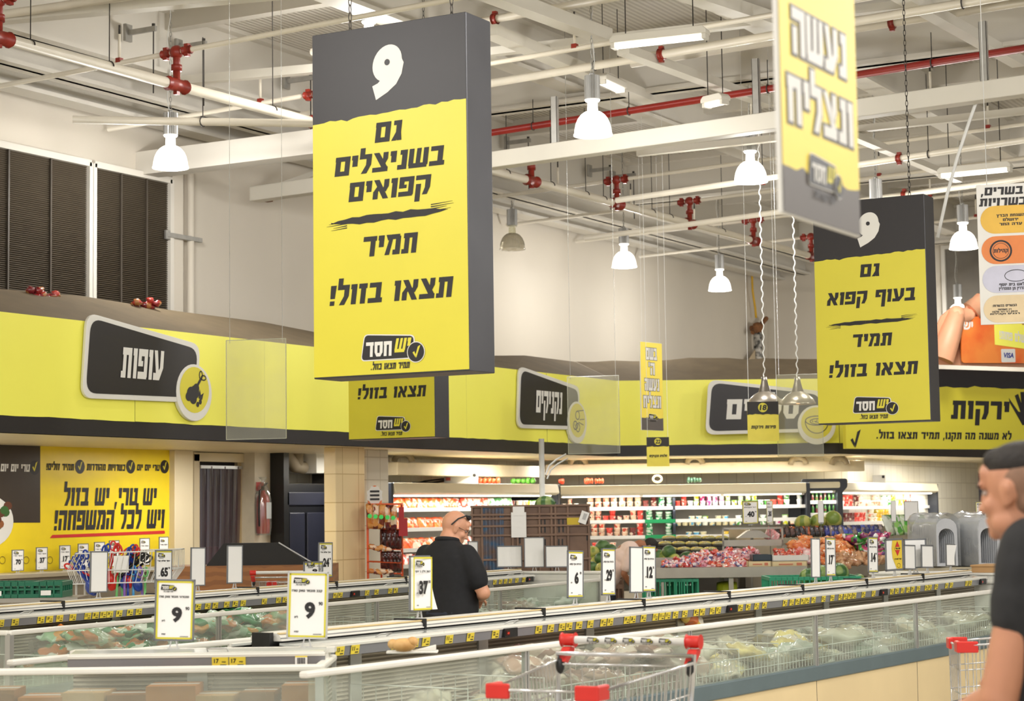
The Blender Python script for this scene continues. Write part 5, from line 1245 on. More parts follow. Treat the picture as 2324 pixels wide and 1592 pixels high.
shr = Vector((cx.x + .2, cx.y, sh.z)); elr = shr + Vector((.05, .03, -.3)); wrr = elr + Vector((-.05, .24, -.03)); limb(mb, [shr, elr, wrr], [.058, .045, .032]); hand(mb, wrr, (0, 1, -.1), (0, 0, 1), 1, .7)
blob('body', mb, M_skin2, t, .0075, 5); eyes(f, Mh, t, 1, M_hair)
mb = MB(); 
def hp(p, r): mb.ell(f(p), r, 20, 12, 0, Mh)
hp((0, -.015, .07), (.074, .094, .06)); hp((0, .04, .085), (.056, .05, .034)); blob('hair', mb, M_hair, t, .007, 4)
mb = MB(); hp((.0, -.025, .02), (.0785, .089, .08)); hp((0, -.05, -.03), (.07, .06, .06)); blob('shaved_side', mb, M_stub, t, .008, 4)
mb = MB()
loft(mb, [((cx.x, cx.y, .88), .19, .14, X3), ((cx.x, cx.y, 1.1), .185, .14, X3), ((cx.x, cx.y, 1.3), .2, .14, X3), ((cx.x, cx.y, 1.42), .2, .125, X3), ((cx.x, cx.y, 1.49), .155, .1, X3), ((nk.x, nk.y - .03, 1.535), .088, .085, X3)], 28)
for a_, b_ in ((sh, el), (shr, elr)): limb(mb, [a_ + Vector((0, 0, .015)), a_.lerp(b_, .25), a_.lerp(b_, .42)], [.086, .08, .074])
blob('t_shirt', mb, M_shirt2, t, .011, 7)
mb = MB(); loft(mb, [((cx.x, cx.y, .8), .17, .13, X3), ((cx.x, cx.y, .98), .18, .14, X3)])
for s in (-1, 1): limb(mb, [(cx.x + s * .09, cx.y, .9), (cx.x + s * .1, cx.y + .03, .5), (cx.x + s * .1, cx.y - .02, .1)], [.095, .068, .05])
blob('trousers', mb, M_jeans, t, .014, 4)
for s in (-1, 1):
    g = MB(); g.ell((cx.x + s * .1, cx.y + .05, .045), (.048, .135, .045), 14, 8); g.build('shoe', M_black, t)
# man in a pale pink shirt bending over the melons
dk = 26.9; base = at(1376, 1300, dk); base.z = 0
t = thing('person', 'man in a pale pink shirt bending forward over the melons behind the freezers', 'person', base, YAW)
Ri = Matrix.Rotation(-YAW, 3, 'Z')
def wl(px, py, d): return Ri @ (at(px, py, d) - base)
hip = wl(1375, 1322, dk); che = wl(1420, 1258, dk); nek = wl(1452, 1236, dk); hc = wl(1474, 1243, dk)
mb = MB(); Mh = Matrix.Rotation(math.radians(-90), 3, 'Z') @ Matrix.Rotation(math.radians(-62), 3, 'X'); f = head(mb, Mh, hc, 1.0)
limb(mb, [che, nek, hc], [.1, .062, .06]); limb(mb, [hip, che], [.13, .14])
for s in (-1, 1):
    a_ = wl(1436, 1254, dk + s * .19); b_ = wl(1416, 1303, dk + s * .22); c_ = wl(1438, 1338, dk + s * .12); limb(mb, [a_, b_, c_], [.055, .043, .03]); hand(mb, c_, c_ - b_, (1, 0, .2), s, .5)
blob('body', mb, M_skin3, t, .009, 4); eyes(f, Mh, t)
mb = MB(); mb.ell(f((0, -.02, .03)), (.083, .102, .098), 18, 12, 0, Mh); blob('hair', mb, M_hair, t, .009, 4)
mb = MB(); ax = Vector((0, 1, 0))
def ringat(c, r1, r2, d): 
    return (c, r1, r2, d)
P = [hip, hip.lerp(che, .35), hip.lerp(che, .7), che, che.lerp(nek, .45)]
for p, q, r in zip(P, P[1:], (.165, .17, .17, .16)):
    d = (q - p).normalized(); y = Vector((0, 1, 0)); z = d.cross(y).normalized(); M = Matrix((d, y, z)).transposed(); mb.ell(p.lerp(q, .5), (.16, r + .04, r - .02), 20, 12, 0, M)
for s in (-1, 1):
    a_ = wl(1434, 1252, dk + s * .18); b_ = wl(1420, 1292, dk + s * .22); limb(mb, [a_, a_.lerp(b_, .9)], [.082, .075])
blob('shirt', mb, M_pink, t, .012, 5)
mb = MB(); limb(mb, [hip + Vector((0, -.08, 0)), hip + Vector((0.05, -.1, -.4)), (0, -.1, .1)], [.12, .08, .06]); limb(mb, [hip + Vector((0, .08, 0)), hip + Vector((0.05, .1, -.4)), (0, .1, .1)], [.12, .08, .06]); blob('trousers', mb, M_jeans, t, .014, 4)
for s in (-1, 1):
    g = MB(); g.ell((.05, s * .1, .045), (.13, .048, .045), 14, 8); g.build('shoe', M_black, t)
# ------------------------------------------------------------------ shopping trolleys
def trolley(P, rz, label, L=.86, Wd=.56, items=True):
    t = thing('shopping_trolley', label, 'trolley', P, rz)      # handle at x=0, basket runs to +x
    hz = 1.04
    def side(x, z): f = x / L; return (Wd / 2 - .09 * f) * (.86 + .14 * (z - .4) / .55)
    def top(x): return .96 - .06 * x / L
    def bot(x): return .52 + .06 * (1 - x / L)
    mb = MB()
    for s in (-1, 1):
        for z in (0, .33, .66, 1):
            mb.tube([(x, s * side(x, bot(x) + (top(x) - bot(x)) * z), bot(x) + (top(x) - bot(x)) * z) for x in (.08, .3, .6, L)], .0065 if z in (0, 1) else .0035, 6)
        k = .1
        while k <= L + .001: mb.tube([(k, s * side(k, top(k)), top(k)), (k, s * side(k, bot(k)), bot(k))], .003, 5); k += .042
    y0 = side(L, .9); n = 9
    for z in (0, .33, .66, 1): mb.tube([(L, -side(L, bot(L) + (top(L) - bot(L)) * z), bot(L) + (top(L) - bot(L)) * z), (L, side(L, bot(L) + (top(L) - bot(L)) * z), bot(L) + (top(L) - bot(L)) * z)], .0065 if z in (0, 1) else .0035, 6)
    for k in range(n + 1):
        f = -1 + 2 * k / n; mb.tube([(L, f * side(L, top(L)), top(L)), (L, f * side(L, bot(L)), bot(L)), (.1, f * side(.1, bot(.1)), bot(.1))], .003, 5)
    mb.build('basket', M_chrome, t)
    mb = MB()
    for z in (.62, .78, .94): mb.tube([(.08, -side(.08, z), z), (.08, side(.08, z), z)], .005, 6)
    for k in range(12):
        f = -1 + 2 * k / 11; mb.tube([(.08, f * side(.08, .94) * .98, .94), (.1, f * side(.1, .6) * .95, .6)], .003, 5)
    mb.tube([(.08, -side(.08, .94), .985), (.08, side(.08, .94), .985)], .009, 8); mb.build('rear_flap', M_chrome, t)
    mb = MB(); mb.cyl((0, -Wd / 2 + .06, hz), (0, Wd / 2 - .06, hz), .017, 14); 
    hb_ = mb.build('handle_bar', M_sigw, t)
    for k in range(5):
        g = MB(); logo(g, 0, 0, .06, 0, 0, 1, 2, True); o = g.build('handle_logo', [M_ink, M_sigw, M_yel], hb_); o.location = (.0185, -.17 + .085 * k, hz + .004); o.rotation_euler = (0, 0, math.pi / 2)
    for s in (-1, 1):
        g = MB(); g.cyl((0, s * (Wd / 2 - .065), hz), (0, s * (Wd / 2 + .0), hz), .027, 14); g.prism([(-.028, hz - .03), (.03, hz - .03), (.085, hz - .09), (.05, hz - .1), (-.02, hz - .05)], s * (Wd / 2 - .03) - .02, s * (Wd / 2 - .03) + .022); g.build('handle_end', mat('trolley_red', (206, 44, 36), .35), hb_, bevel=.006)
        g = MB(); g.tube([(.06, s * Wd / 2 * .97, hz - .05), (.09, s * Wd / 2 * .95, .8), (.1, s * Wd / 2 * .9, .45), (.1, s * Wd / 2 * .8, .16)], .012, 8); g.build('upright', M_chrome, t)
        g = MB(); g.ell((.075, s * Wd / 2 * .93, .93), (.02, .02, .035), 10, 8); g.build('hinge_cap', M_black, t)
        g = MB(); g.bb(L - .1, L + .012, s * side(L, .9) - .012, s * side(L, .9) + .014, .865, .925); g.bb(L - .01, L + .014, s * side(L, .9) - s * .09 - (.0 if s > 0 else 0), s * side(L, .9) + s * .012, .865, .925) if s > 0 else g.bb(L - .01, L + .014, -side(L, .9) - .012, -side(L, .9) + .09, .865, .925); g.build('corner_bumper', mat('trolley_red', (206, 44, 36)), t, bevel=.006)
    mb = MB()
    for s in (-1, 1): mb.tube([(.1, s * Wd / 2 * .8, .16), (.5, s * Wd / 2 * .72, .17), (L - .02, s * Wd / 2 * .55, .18), (L - .05, s * Wd / 2 * .58, .52)], .012, 8)
    mb.tube([(.1, -Wd / 2 * .8, .16), (.1, Wd / 2 * .8, .16)], .01, 8); mb.build('chassis', M_chrome, t)
    for x in (.1, L - .04):
        for s in (-1, 1):
            y = s * Wd / 2 * (.8 if x < .5 else .55); g = MB(); g.cyl((x, y - .014, .06), (x, y + .014, .06), .06, 18); g.bb(x - .012, x + .012, y - .022, y + .022, .06, .17); g.build('wheel', M_black, t)
    return t
a, b = at(1281, 1464, 8.9), at(1585, 1446, 8.62); m = (a + b) / 2
hd = math.atan2(b.y - a.y, b.x - a.x); trolley(Vector((m.x, m.y, m.z - 1.04)), hd - math.pi / 2, 'shopping trolley with a white handle and red ends at the bottom centre', L=.9, Wd=(b - a).length + .02)
p = at(2545, 1418, 10.9); trolley(Vector((p.x, p.y, 0)), YAW + math.radians(176), 'shopping trolley at the right edge, its red corners beside the man in black', L=.9)
p = at(652, 1290, 21.5); trolley(Vector((p.x, p.y, .0)), YAW + math.pi / 2, 'shopping trolley standing behind the second freezer before the black board', Wd=.8)
# ------------------------------------------------------------------ left wall: ledge, price cards, doors, machines
def P3(px, py, d): return at(px, py, d)
M_stl = mat('ledge_steel', (176, 166, 142), .4, .4, var=.06)
zl_ = atx(200, 1293, -16.2).z
a_ = colx(-140, -16.2, 0).y; b_ = colx(430, -16.2, 0).y
t = thing('wall_counter', 'long steel counter ledge under the yellow wall poster', 'counter', (-16.15, (a_ + b_) / 2, 0), math.pi / 2)
Lc = b_ - a_
mb = MB(); mb.bb(-Lc / 2, Lc / 2, -.35, .2, zl_ - .05, zl_); mb.build('worktop', M_stl, t, bevel=.006)
mb = MB(); mb.bb(-Lc / 2, Lc / 2, -.3, .2, .1, zl_ - .05); mb.build('front_panel', mat('counter_shadow', (120, 110, 92), .6), t)  # front panel in one even brown-grey
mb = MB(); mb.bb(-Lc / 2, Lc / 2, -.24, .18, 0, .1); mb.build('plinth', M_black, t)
for px0, px1, y0, num, lab in ((27, 53, 1240, '70', 'leftmost price card 70 on the ledge under the yellow poster'), (82, 107, 1237, '37', 'price card 37 on the ledge, second from the left'), (135, 159, 1235, '17', 'price card 17 on the ledge left of the utensil basket'),
                           (177, 200, 1233, '22', 'price card on the ledge, first one behind the left of the utensil basket'), (214, 237, 1231, '19', 'price card on the ledge, second one behind the utensil basket'), (248, 270, 1229, '24', 'price card on the ledge behind the red utensils'),
                           (317, 339, 1227, '19', 'price card 19 on the ledge right of the red utensils'), (361, 382, 1226, '18', 'rightmost price card 18 on the ledge')):
    p = atx((px0 + px1) / 2, 1292, -16.15); p.z = zl_
    card_px(px0, y0, px1, 1288, p, math.pi / 2, lab, num=num, style='plain', line='עוף טרי', group='cards on the wall ledge', stem=.02)
# doorway with plastic strip curtain
xw = XW + .02
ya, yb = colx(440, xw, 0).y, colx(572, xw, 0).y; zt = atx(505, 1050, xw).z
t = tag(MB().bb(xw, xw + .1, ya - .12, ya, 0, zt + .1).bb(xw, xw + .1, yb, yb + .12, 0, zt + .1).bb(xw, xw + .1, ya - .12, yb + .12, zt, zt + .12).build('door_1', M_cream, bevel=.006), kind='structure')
MB().bb(xw, xw + .012, ya, yb, 0, zt).build('dark_room', mat('dark_room', (46, 38, 34), .9), t)  # dark sheet, the shade of the unlit room put into its colour
MB().bb(xw + .01, xw + .06, ya + (yb - ya) * .68, yb, 0, zt).build('side_lining', mat('door_lining', (196, 176, 134), .6), t)
MB().bb(xw + .02, xw + .16, ya - .3, yb + .3, zt + .16, zt + .5).build('shutter_box', M_galv, t, bevel=.01)
n = 6; M_strip2 = glassmat('pvc_strip', (168, 150, 160), .12, .15, .32, (110, 98, 108))
tc = thing('strip_curtain', 'grey plastic strip curtain in the doorway by the black board', 'curtain', (xw + .09, ya, 0), math.pi / 2)
for k in range(n):
    w0 = (yb - ya) * .68 / n; mb = MB(); V = []
    for i in range(9):
        z = zt - .06 - i * (zt - .12) / 8; sw = -.06 * (i / 8) ** 2 * (k + 1) * .5
        for j in range(5): u = j / 4; V.append((w0 * (k + u * 1.15) + sw, -.02 * math.sin(u * math.pi) - .012 * (k % 2), z))
    mb.add(V, [(i * 5 + j, i * 5 + j + 1, i * 5 + j + 6, i * 5 + j + 5) for i in range(8) for j in range(4)], 0, True); mb.build('strip', M_strip2, tc)
mb = MB(); mb.bb(0, (yb - ya) * .7, -.03, .02, zt - .09, zt - .05); mb.build('rail', M_alu, tc)
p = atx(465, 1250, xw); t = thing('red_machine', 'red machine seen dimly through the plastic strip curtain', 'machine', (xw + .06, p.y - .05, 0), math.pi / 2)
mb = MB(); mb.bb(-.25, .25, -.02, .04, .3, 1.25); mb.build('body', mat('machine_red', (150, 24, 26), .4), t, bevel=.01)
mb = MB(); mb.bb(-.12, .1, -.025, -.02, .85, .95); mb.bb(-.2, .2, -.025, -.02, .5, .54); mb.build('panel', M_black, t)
# white wall return, extinguisher
xe = -16.3; ya, yb = colx(578, xe, 0).y, colx(624, xe, 0).y
mb = MB(); mb.bb(XW, xe, ya, yb, 0, 3.0); tag(mb.build('wall_return', mat('return_white', (216, 206, 184), .6)), kind='structure')
p = atx(597, 1212, xe + .1); t = thing('fire_extinguisher', 'red fire extinguisher in a clear bag with a paper tag on the white wall', 'extinguisher', p, math.pi / 2)
mb = MB(); mb.lathe([(0, .0), (.085, .0), (.09, .03), (.09, .42), (.075, .5), (.03, .55), (.03, .58)], 20); mb.build('cylinder', mat('ext_red', (190, 30, 30), .35), t)
mb = MB(); mb.cyl((0, 0, .57), (0, 0, .64), .022, 10); mb.bar((0, 0, .63), (.1, 0, .68), .02, .015); mb.tube([(0, 0, .6), (-.1, -.02, .58), (-.12, -.02, .3), (-.11, -.02, .1)], .012, 8); mb.build('valve_hose', M_black, t)
mb = MB(); mb.add([(-.05, -.096, .2), (.06, -.096, .2), (.06, -.096, .42), (-.05, -.096, .42)], [(0, 1, 2, 3)]); mb.build('paper_tag', M_paper, t)
mb = MB(); mb.lathe([(.1, -.02), (.115, .1), (.118, .4), (.1, .55), (.05, .66), (.02, .7), (.06, .76)], 18); mb.build('clear_bag', M_film, t)
mb = MB(); g = mb; heb(g, 'אש', 0, 0, .12, 0, 0, width=.16); p = atx(590, 1115, xe + .01); o = mb.build('wall_sign', M_redink, loc=p, rz=math.pi / 2); tag(o, 'small red painted letters above the fire extinguisher', 'sign')
# dark blue fridge with ducts above
xf = -16.1; ya, yb = colx(646, xf, 0).y, colx(790, xf, 0).y; zt = atx(700, 1098, xf).z
t = thing('dark_fridge', 'big dark blue closed fridge left of the tiled pillar', 'fridge', (xf, ya, 0), math.pi / 2); w_ = yb - ya
mb = MB(); mb.bb(0, w_, 0, .45, 0, zt); mb.build('cabinet', mat('fridge_black', (26, 27, 32), .4), t, bevel=.01)
for x0, x1 in ((.08, w_ * .28), (w_ * .32, w_ - .06)):
    mb = MB(); mb.bb(x0, x1, -.03, 0, .25, zt - .4); mb.build('door', mat('fridge_blue', (46, 48, 62), .35), t, bevel=.012)
mb = MB(); mb.bb(.02, w_ - .04, -.03, 0, zt - .3, zt - .12); mb.build('header', mat('fridge_head', (50, 52, 66), .4), t, bevel=.01)
mb = MB(); mb.bb(-.06, .06, -.03, .45, 0, zt + .9); mb.build('side_post', M_black, t)
xd = -16.25; p = atx(725, 1076, xd); t = thing('air_unit', 'white ventilation box with a curved pipe above the dark blue fridge', 'air unit', p, math.pi / 2)
mb = MB(); mb.bb(-.35, .6, -.2, .3, 0, .4); mb.build('box', M_frz, t, bevel=.01)
mb = MB(); mb.tube([(-.38, 0, .08), (-.6, 0, .1), (-.8, 0, .28), (-.7, 0, .46), (-.5, 0, .36), (-.55, 0, .1)], .09, 10); mb.build('curved_pipe', mat('pipe_dusty', (150, 138, 116), .6), t)
mb = MB(); mb.cyl((-.75, .05, -.5), (-.75, .05, .2), .05, 10); mb.tube([(-.4, 0, -.3), (0, 0, -.2), (.3, 0, -.25)], .02, 6); mb.bb(.1, .35, -.1, .2, -.3, 0); mb.build('cables', M_rod, t)
p = atx(620, 1013, -15.2); t = thing('strip_light', 'short slanting lit tube under the canopy left of the curved pipe', 'light', p, 0, 'fluorescent strip lights')
mb = MB(); mb.cyl((0, -.5, .0), (0, .5, 0), .03, 10); mb.build('tube', M_tube, t); mb = MB(); mb.bb(-.05, .05, -.55, .55, .03, .09); mb.build('housing', M_white, t)
# black sloped board and wood counter
d = 22.6; p = at(575, 1310, d); k = d / FP; t = thing('wood_counter', 'brown wooden counter with a black sloping board in front of the doorway', 'counter', (p.x, p.y, 0), YAW)
zc = at(575, 1284, d).z
mb = MB(); mb.bb(-190 * k, 180 * k, 0, .7, 0, zc); mb.build('wood_front', M_wood, t)
mb = MB(); z1 = at(575, 1233, d).z; mb.prism([(-108 * k, zc), (127 * k, zc), (57 * k, z1), (-68 * k, z1)], .04, .1); mb.build('black_board', mat('matt_black', (20, 17, 14), .6), t)
mb = MB(); mb.bar((57 * k, .02, z1), (140 * k, .02, zc), .02, .012); mb.build('board_edge', M_lgrey, t)
# wire basket stand with kitchen utensils
d = 19.6; k = d / FP; p = at(275, 1345, d); t = thing('wire_basket', 'white wire basket stand full of coloured utensils before the yellow poster', 'basket', (p.x, p.y, 0), YAW)
def bz(y): return at(275, y, d).z
def bx(px): return (px - 275) * k
mb = MB()
def rect(pts): mb.tube(pts, .006, 5, closed=True)
top = [(bx(172), 0, bz(1256)), (bx(392), 0, bz(1252)), (bx(398), .5, bz(1250)), (bx(180), .5, bz(1254))]; bot = [(bx(165), .0, bz(1325)), (bx(378), .0, bz(1322)), (bx(378), .5, bz(1322)), (bx(170), .5, bz(1325))]
mid = [(bx(155), -.03, bz(1294)), (bx(396), -.03, bz(1294)), (bx(398), .5, bz(1294)), (bx(160), .5, bz(1294))]
for r_ in (top, mid, bot): rect(r_)
for e in range(4):
    a4, b4, c4 = [Vector(q) for q in (top[e], mid[e], bot[e])]; a5, b5, c5 = [Vector(q[(e + 1) % 4]) for q in (top, mid, bot)]
    n = 18 if e % 2 == 0 else 8
    for i in range(n): f_ = i / n; mb.tube([a4.lerp(a5, f_), b4.lerp(b5, f_), c4.lerp(c5, f_)], .0035, 4)
mb.build('wires', M_wirew, t)
mb = MB()
for x in (-.45, .4):
    for y in (.05, .45): mb.cyl((x, y, 0), (x, y, bz(1322)), .012, 6)
mb.tube([(-.45, .05, .3), (.4, .05, .3), (.4, .45, .3), (-.45, .45, .3)], .01, 6, closed=True); mb.build('legs', M_wirew, t)
mb = MB(); mb.bb(bx(258), bx(292), -.01, .0, bz(1300), bz(1262)); mb.build('white_card', M_paper, t)
q = random.Random(4)
def utensil(px, py, col, lab, kind, tilt):
    p = at(px, py, d + .12); m = mat('plastic_' + lab.split()[0], col, .3); mb = MB()
    mb.tube([(0, 0, -.28), (0, 0, -.05)], .013, 8)
    mb.tube([(.026 * math.sin(a), 0, .012 + .045 * -math.cos(a)) for a in [k_ * math.pi / 7 for k_ in range(14)]], .01, 6, closed=True)
    if kind: mb.ell((0, 0, -.32), (.05, .03, .07), 10, 8)
    o = mb.build('kitchen_utensil', m, loc=p); o.rotation_euler = (q.uniform(-.2, .2), tilt, YAW + q.uniform(-.6, .6)); tag(o, lab, 'utensil', 'utensils in the wire basket')
for px, py, tl in ((165, 1283, -.9), (172, 1275, -.6), (178, 1268, -.5), (185, 1272, -.4), (196, 1262, -.3), (237, 1252, .2), (243, 1248, .3), (296, 1256, -.2), (300, 1250, .2)): utensil(px, py, (34, 66, 160), 'blue handled utensil hooked in the left part of the wire basket' if px < 240 else 'blue handled utensil in the middle of the wire basket', True, tl)
for px, py, tl in ((158, 1288, -1.2), (256, 1242, .1), (264, 1247, .3), (272, 1250, -.2), (286, 1258, .4), (306, 1250, .3), (310, 1256, .5)): utensil(px, py, (214, 44, 36), 'red handled utensil standing in the wire basket' if px > 200 else 'red handled utensil sticking out at the left of the wire basket', True, tl)
for i, (px, py, tl) in enumerate(((290, 1270, .3), (300, 1272, .5), (310, 1268, .7), (318, 1266, .8), (326, 1268, .9), (334, 1272, .9))): utensil(px, py, (28, 28, 30), 'black long handled utensil leaning right in the wire basket', False, tl)
for px, py, col, c in ((268, 1296, (120, 200, 120), 'green'), (274, 1300, (120, 200, 120), 'green'), (283, 1296, (140, 100, 190), 'purple'), (291, 1298, (90, 130, 220), 'blue'), (303, 1298, (70, 160, 220), 'lightblue'), (318, 1300, (150, 90, 190), 'purple'), (330, 1302, (110, 200, 110), 'green')):
    utensil(px, py, col, c.replace('lightblue', 'pale') + ' plastic utensil low in the front of the wire basket', True, 0)
# green plastic crates, left
def crate(P, rz, w, dp, h, label, m, group=None, name='plastic_crate'):
    t = thing(name, label, 'crate', P, rz, group); mb = MB(); e = .02
    mb.bb(-w / 2, w / 2, -dp / 2, dp / 2, 0, .02)
    for y in (-dp / 2, dp / 2):
        mb.bb(-w / 2, w / 2, y - .012, y + .012, h - .04, h); mb.bb(-w / 2, w / 2, y - .012, y + .012, 0, .035); mb.bb(-w / 2, w / 2, y - .008, y + .008, h * .45, h * .58)
        n = max(4, int(w / .06))
        for i in range(n + 1): x = -w / 2 + w * i / n; mb.bb(x - .008, x + .008, y - .012, y + .012, 0, h)
    for x in (-w / 2, w / 2):
        mb.bb(x - .012, x + .012, -dp / 2, dp / 2, h - .04, h); mb.bb(x - .012, x + .012, -dp / 2, dp / 2, 0, h * .4)
        for i in range(6): y = -dp / 2 + dp * i / 5; mb.bb(x - .012, x + .012, y - .008, y + .008, 0, h)
    mb.bb(-w / 2 + .015, w / 2 - .015, -dp / 2 + .03, dp / 2 - .03, .02, h * .7); mb.build('shell', m, t, bevel=.004)
    mb = MB(); mb.bb(-.05, .04, -dp / 2 - .016, -dp / 2 - .012, h * .15, h * .45); mb.build('paper_tag', M_paper, t)
    return t
M_gcr = mat('crate_green', (18, 104, 76), .4, var=.08); M_gcr2 = mat('crate_light_green', (40, 150, 112), .4, var=.08)
d = 17.9; k = d / FP
pz = at(60, 1356, d); t = thing('steel_stand', 'low steel stand carrying the green crates at the left edge', 'stand', (pz.x, pz.y, 0), YAW)
mb = MB(); mb.bb(-.75, .5, -.2, .35, pz.z - .04, pz.z); mb.build('shelf', M_steel, t)
for x in (-.7, .45):
    for y in (-.17, .32): mb = MB(); mb.bb(x - .02, x + .02, y - .02, y + .02, 0, pz.z - .04); mb.build('leg', M_steel, t)
mb = MB(); mb.tube([at(8, 1334, d) - Vector((pz.x, pz.y, 0)), at(14, 1334, d) - Vector((pz.x, pz.y, 0)), at(30, 1368, d) - Vector((pz.x, pz.y, 0))], .015, 6); o = mb.build('handle', M_lgrey, t); o.rotation_euler.z = -YAW
for px0, px1, lab in ((-70, 84, 'dark green plastic crate at the left edge, left of its twin'), (86, 150, 'dark green plastic crate right of its twin beside the wire basket')):
    p = at((px0 + px1) / 2, 1356, d); crate(Vector((p.x, p.y, pz.z)), YAW, (px1 - px0) * k, .4, 36 * k, lab, M_gcr, 'green crates at the left edge')
# red trinkets on the canopy cover
for px, py, lab in ((100, 668, 'small red and gold wrapped flowers lying on the canopy top at left'), (335, 688, 'bunch of red wrapped flowers on the canopy top below the louvres')):
    p = atx(px, py, -15.0); mb = MB(); q = random.Random(px)
    for i in range(9): mb.ell((q.uniform(-.05, .05), q.uniform(-.22, .22), q.uniform(-.05, .03)), (.045, .06, .04), 8, 6, 0, None, .35)
    tag(mb.build('wrapped_flowers', patchmat('red_foil', [(150, 34, 36), (190, 60, 50), (170, 110, 60), (120, 26, 34)], 12), loc=p), lab, 'flowers')
# ------------------------------------------------------------------ wall coolers with their goods
M_cool = mat('cooler_header', (238, 228, 200), .4, var=.02); M_cdark = mat('cooler_dark', (44, 48, 58), .4); M_shelf = mat('cooler_shelf', (232, 232, 228), .35)
def cooler(P, rz, w, label, h=2.08, dp=.85, shelves=(.6, .93, 1.15, 1.44, 1.72), light=True, power=24, header=.14):
    t = thing('wall_cooler', label, 'cooler', P, rz)
    mb = MB(); mb.bb(-w / 2, w / 2, dp - .05, dp, 0, h); mb.bb(-w / 2, w / 2, 0, dp, 0, .35); mb.build('back_panel', mat('cooler_back', (196, 188, 172), .5), t)
    for s in (-1, 1): mb = MB(); mb.bb(s * w / 2 - .03, s * w / 2 + .03, -.05 if s else 0, dp, 0, h); mb.build('side_panel', M_cdark, t, bevel=.01)
    mb = MB(); mb.prism([(-.08, h - header), (-.02, h - header - .03), (dp, h - header), (dp, h), (-.05, h)], -w / 2 + .031, w / 2 - .031, M=Matrix(((0, 1, 0), (1, 0, 0), (0, 0, 1)))); mb.build('header', M_cool, t, bevel=.01)
    mb = MB(); n = max(1, int(w / 1.25))
    for i in range(n): mb.cyl((-w / 2 + .06 + (w - .1) * i / n, .05, h - header - .028), (-w / 2 + (w - .1) * (i + 1) / n, .05, h - header - .028), .022, 10)
    mb.build('tube', M_tube, t)
    for z in shelves:
        f = .12 if z > 1.0 else .02
        mb = MB(); mb.bb(-w / 2 + .03, w / 2 - .03, f, dp - .05, z - .02, z); mb.bb(-w / 2 + .03, w / 2 - .03, f - .015, f, z - .045, z + .01, 1); o = mb.build('shelf', [M_shelf, M_sigw], t)
    mb = MB(); mb.bb(-w / 2 + .04, w / 2 - .04, .1, .115, h - header - .055, h - header - .005); mb.build('reflector', M_sigw, t)  # added plate that keeps the tube's light off the back panel
    for z in shelves[1:]:
        if z < 1.1 or not light: continue
        l = bpy.data.lights.new('shelf_light', 'AREA'); l.shape = 'RECTANGLE'; l.size = w * .92; l.size_y = .04; l.energy = 1.6 * w; l.color = (1, .96, .88)
        o = bpy.data.objects.new('shelf_light', l); C.objects.link(o); o.parent = t; o.location = (0, .1, z - .05); o.rotation_euler = (.5, 0, 0)
    if light:
        l = bpy.data.lights.new('cooler_light', 'AREA'); l.shape = 'RECTANGLE'; l.size = w * .92; l.size_y = .08; l.energy = power * w; l.color = (1, .96, .88)
        o = bpy.data.objects.new('cooler_light', l); C.objects.link(o); o.parent = t; o.location = (0, .0, h - header - .06); o.rotation_euler = (.1, 0, 0)
    return t
def px_of(p):
    v = p - CAM; return PX + FP * v.dot(RT) / v.dot(FW)
_g = {}
def gmesh(key, fn, m):
    if key not in _g:
        mb = MB(); fn(mb); o = mb.build('t', m); _g[key] = o.data; bpy.data.objects.remove(o)
    return _g[key]
def cup(r, h): return lambda mb: (mb.lathe([(0, 0), (r * .82, 0), (r, h * .88)], 12, 0), mb.lathe([(r * 1.06, h * .88), (r * 1.06, h * .97), (r * .98, h), (0, h)], 12, 1))
def packf(w, h): return lambda mb: pillow(mb, w, h, .028, int(w * 1000), 0, 8, .006)
def item(name, me, p, rz, label, cat, group, rx=0.0, ry=0.0, s=1.0):
    o = bpy.data.objects.new(name, me); C.objects.link(o); o.location = p; o.rotation_euler = (rx, ry, rz); o.scale = (s, s, s); return tag(o, label, cat, group)
def bandcup(name, base, band, lid): return [patchmat('cup_' + name, [base, base, band, base], 22, .35, bump=.02, coat=.1), mat('lid_' + name, lid, .35)]
CUPS = {'peach': bandcup('peach', (226, 192, 160), (190, 70, 50), (236, 214, 190)), 'red': bandcup('red', (206, 60, 48), (240, 210, 190), (226, 90, 70)), 'green': bandcup('green', (236, 240, 228), (30, 140, 80), (40, 160, 96)),
        'white': bandcup('white', (244, 244, 238), (70, 150, 60), (240, 240, 236)), 'pink': bandcup('pink', (240, 226, 232), (190, 60, 120), (220, 130, 170)), 'blue': bandcup('blue', (226, 214, 170), (90, 170, 210), (240, 232, 200)),
        'lime': bandcup('lime', (240, 242, 226), (210, 210, 40), (120, 180, 70)), 'brown': bandcup('brown', (110, 40, 34), (220, 200, 180), (96, 40, 34)), 'yellow': bandcup('yellow', (240, 206, 70), (250, 240, 200), (230, 180, 40)), 'cream': bandcup('cream', (240, 230, 206), (230, 150, 120), (244, 240, 228))}
def row(t, w, x0, x1, z, kinds, r, h, stack, label, group, y=.22, gap=1.08, miss=.06, seed=0, name='food_tub', rows=1):
    q = random.Random(seed); n = int((x1 - x0) / (2 * r * gap))
    for i in range(n):
        kd = kinds[min(len(kinds) - 1, int(i * len(kinds) / n))]
        st = stack if q.random() > .25 else max(1, stack - 1)
        if q.random() < miss: continue
        for j in range(st):
            me = gmesh((kd, r, h), cup(r, h), CUPS[kd]); p = loc(t, x0 + (i + .5) * (x1 - x0) / n + q.uniform(-.004, .004), y + q.uniform(-.01, .02), z + j * h)
            item(name, me, p, q.uniform(0, 6), label, 'tub', group)
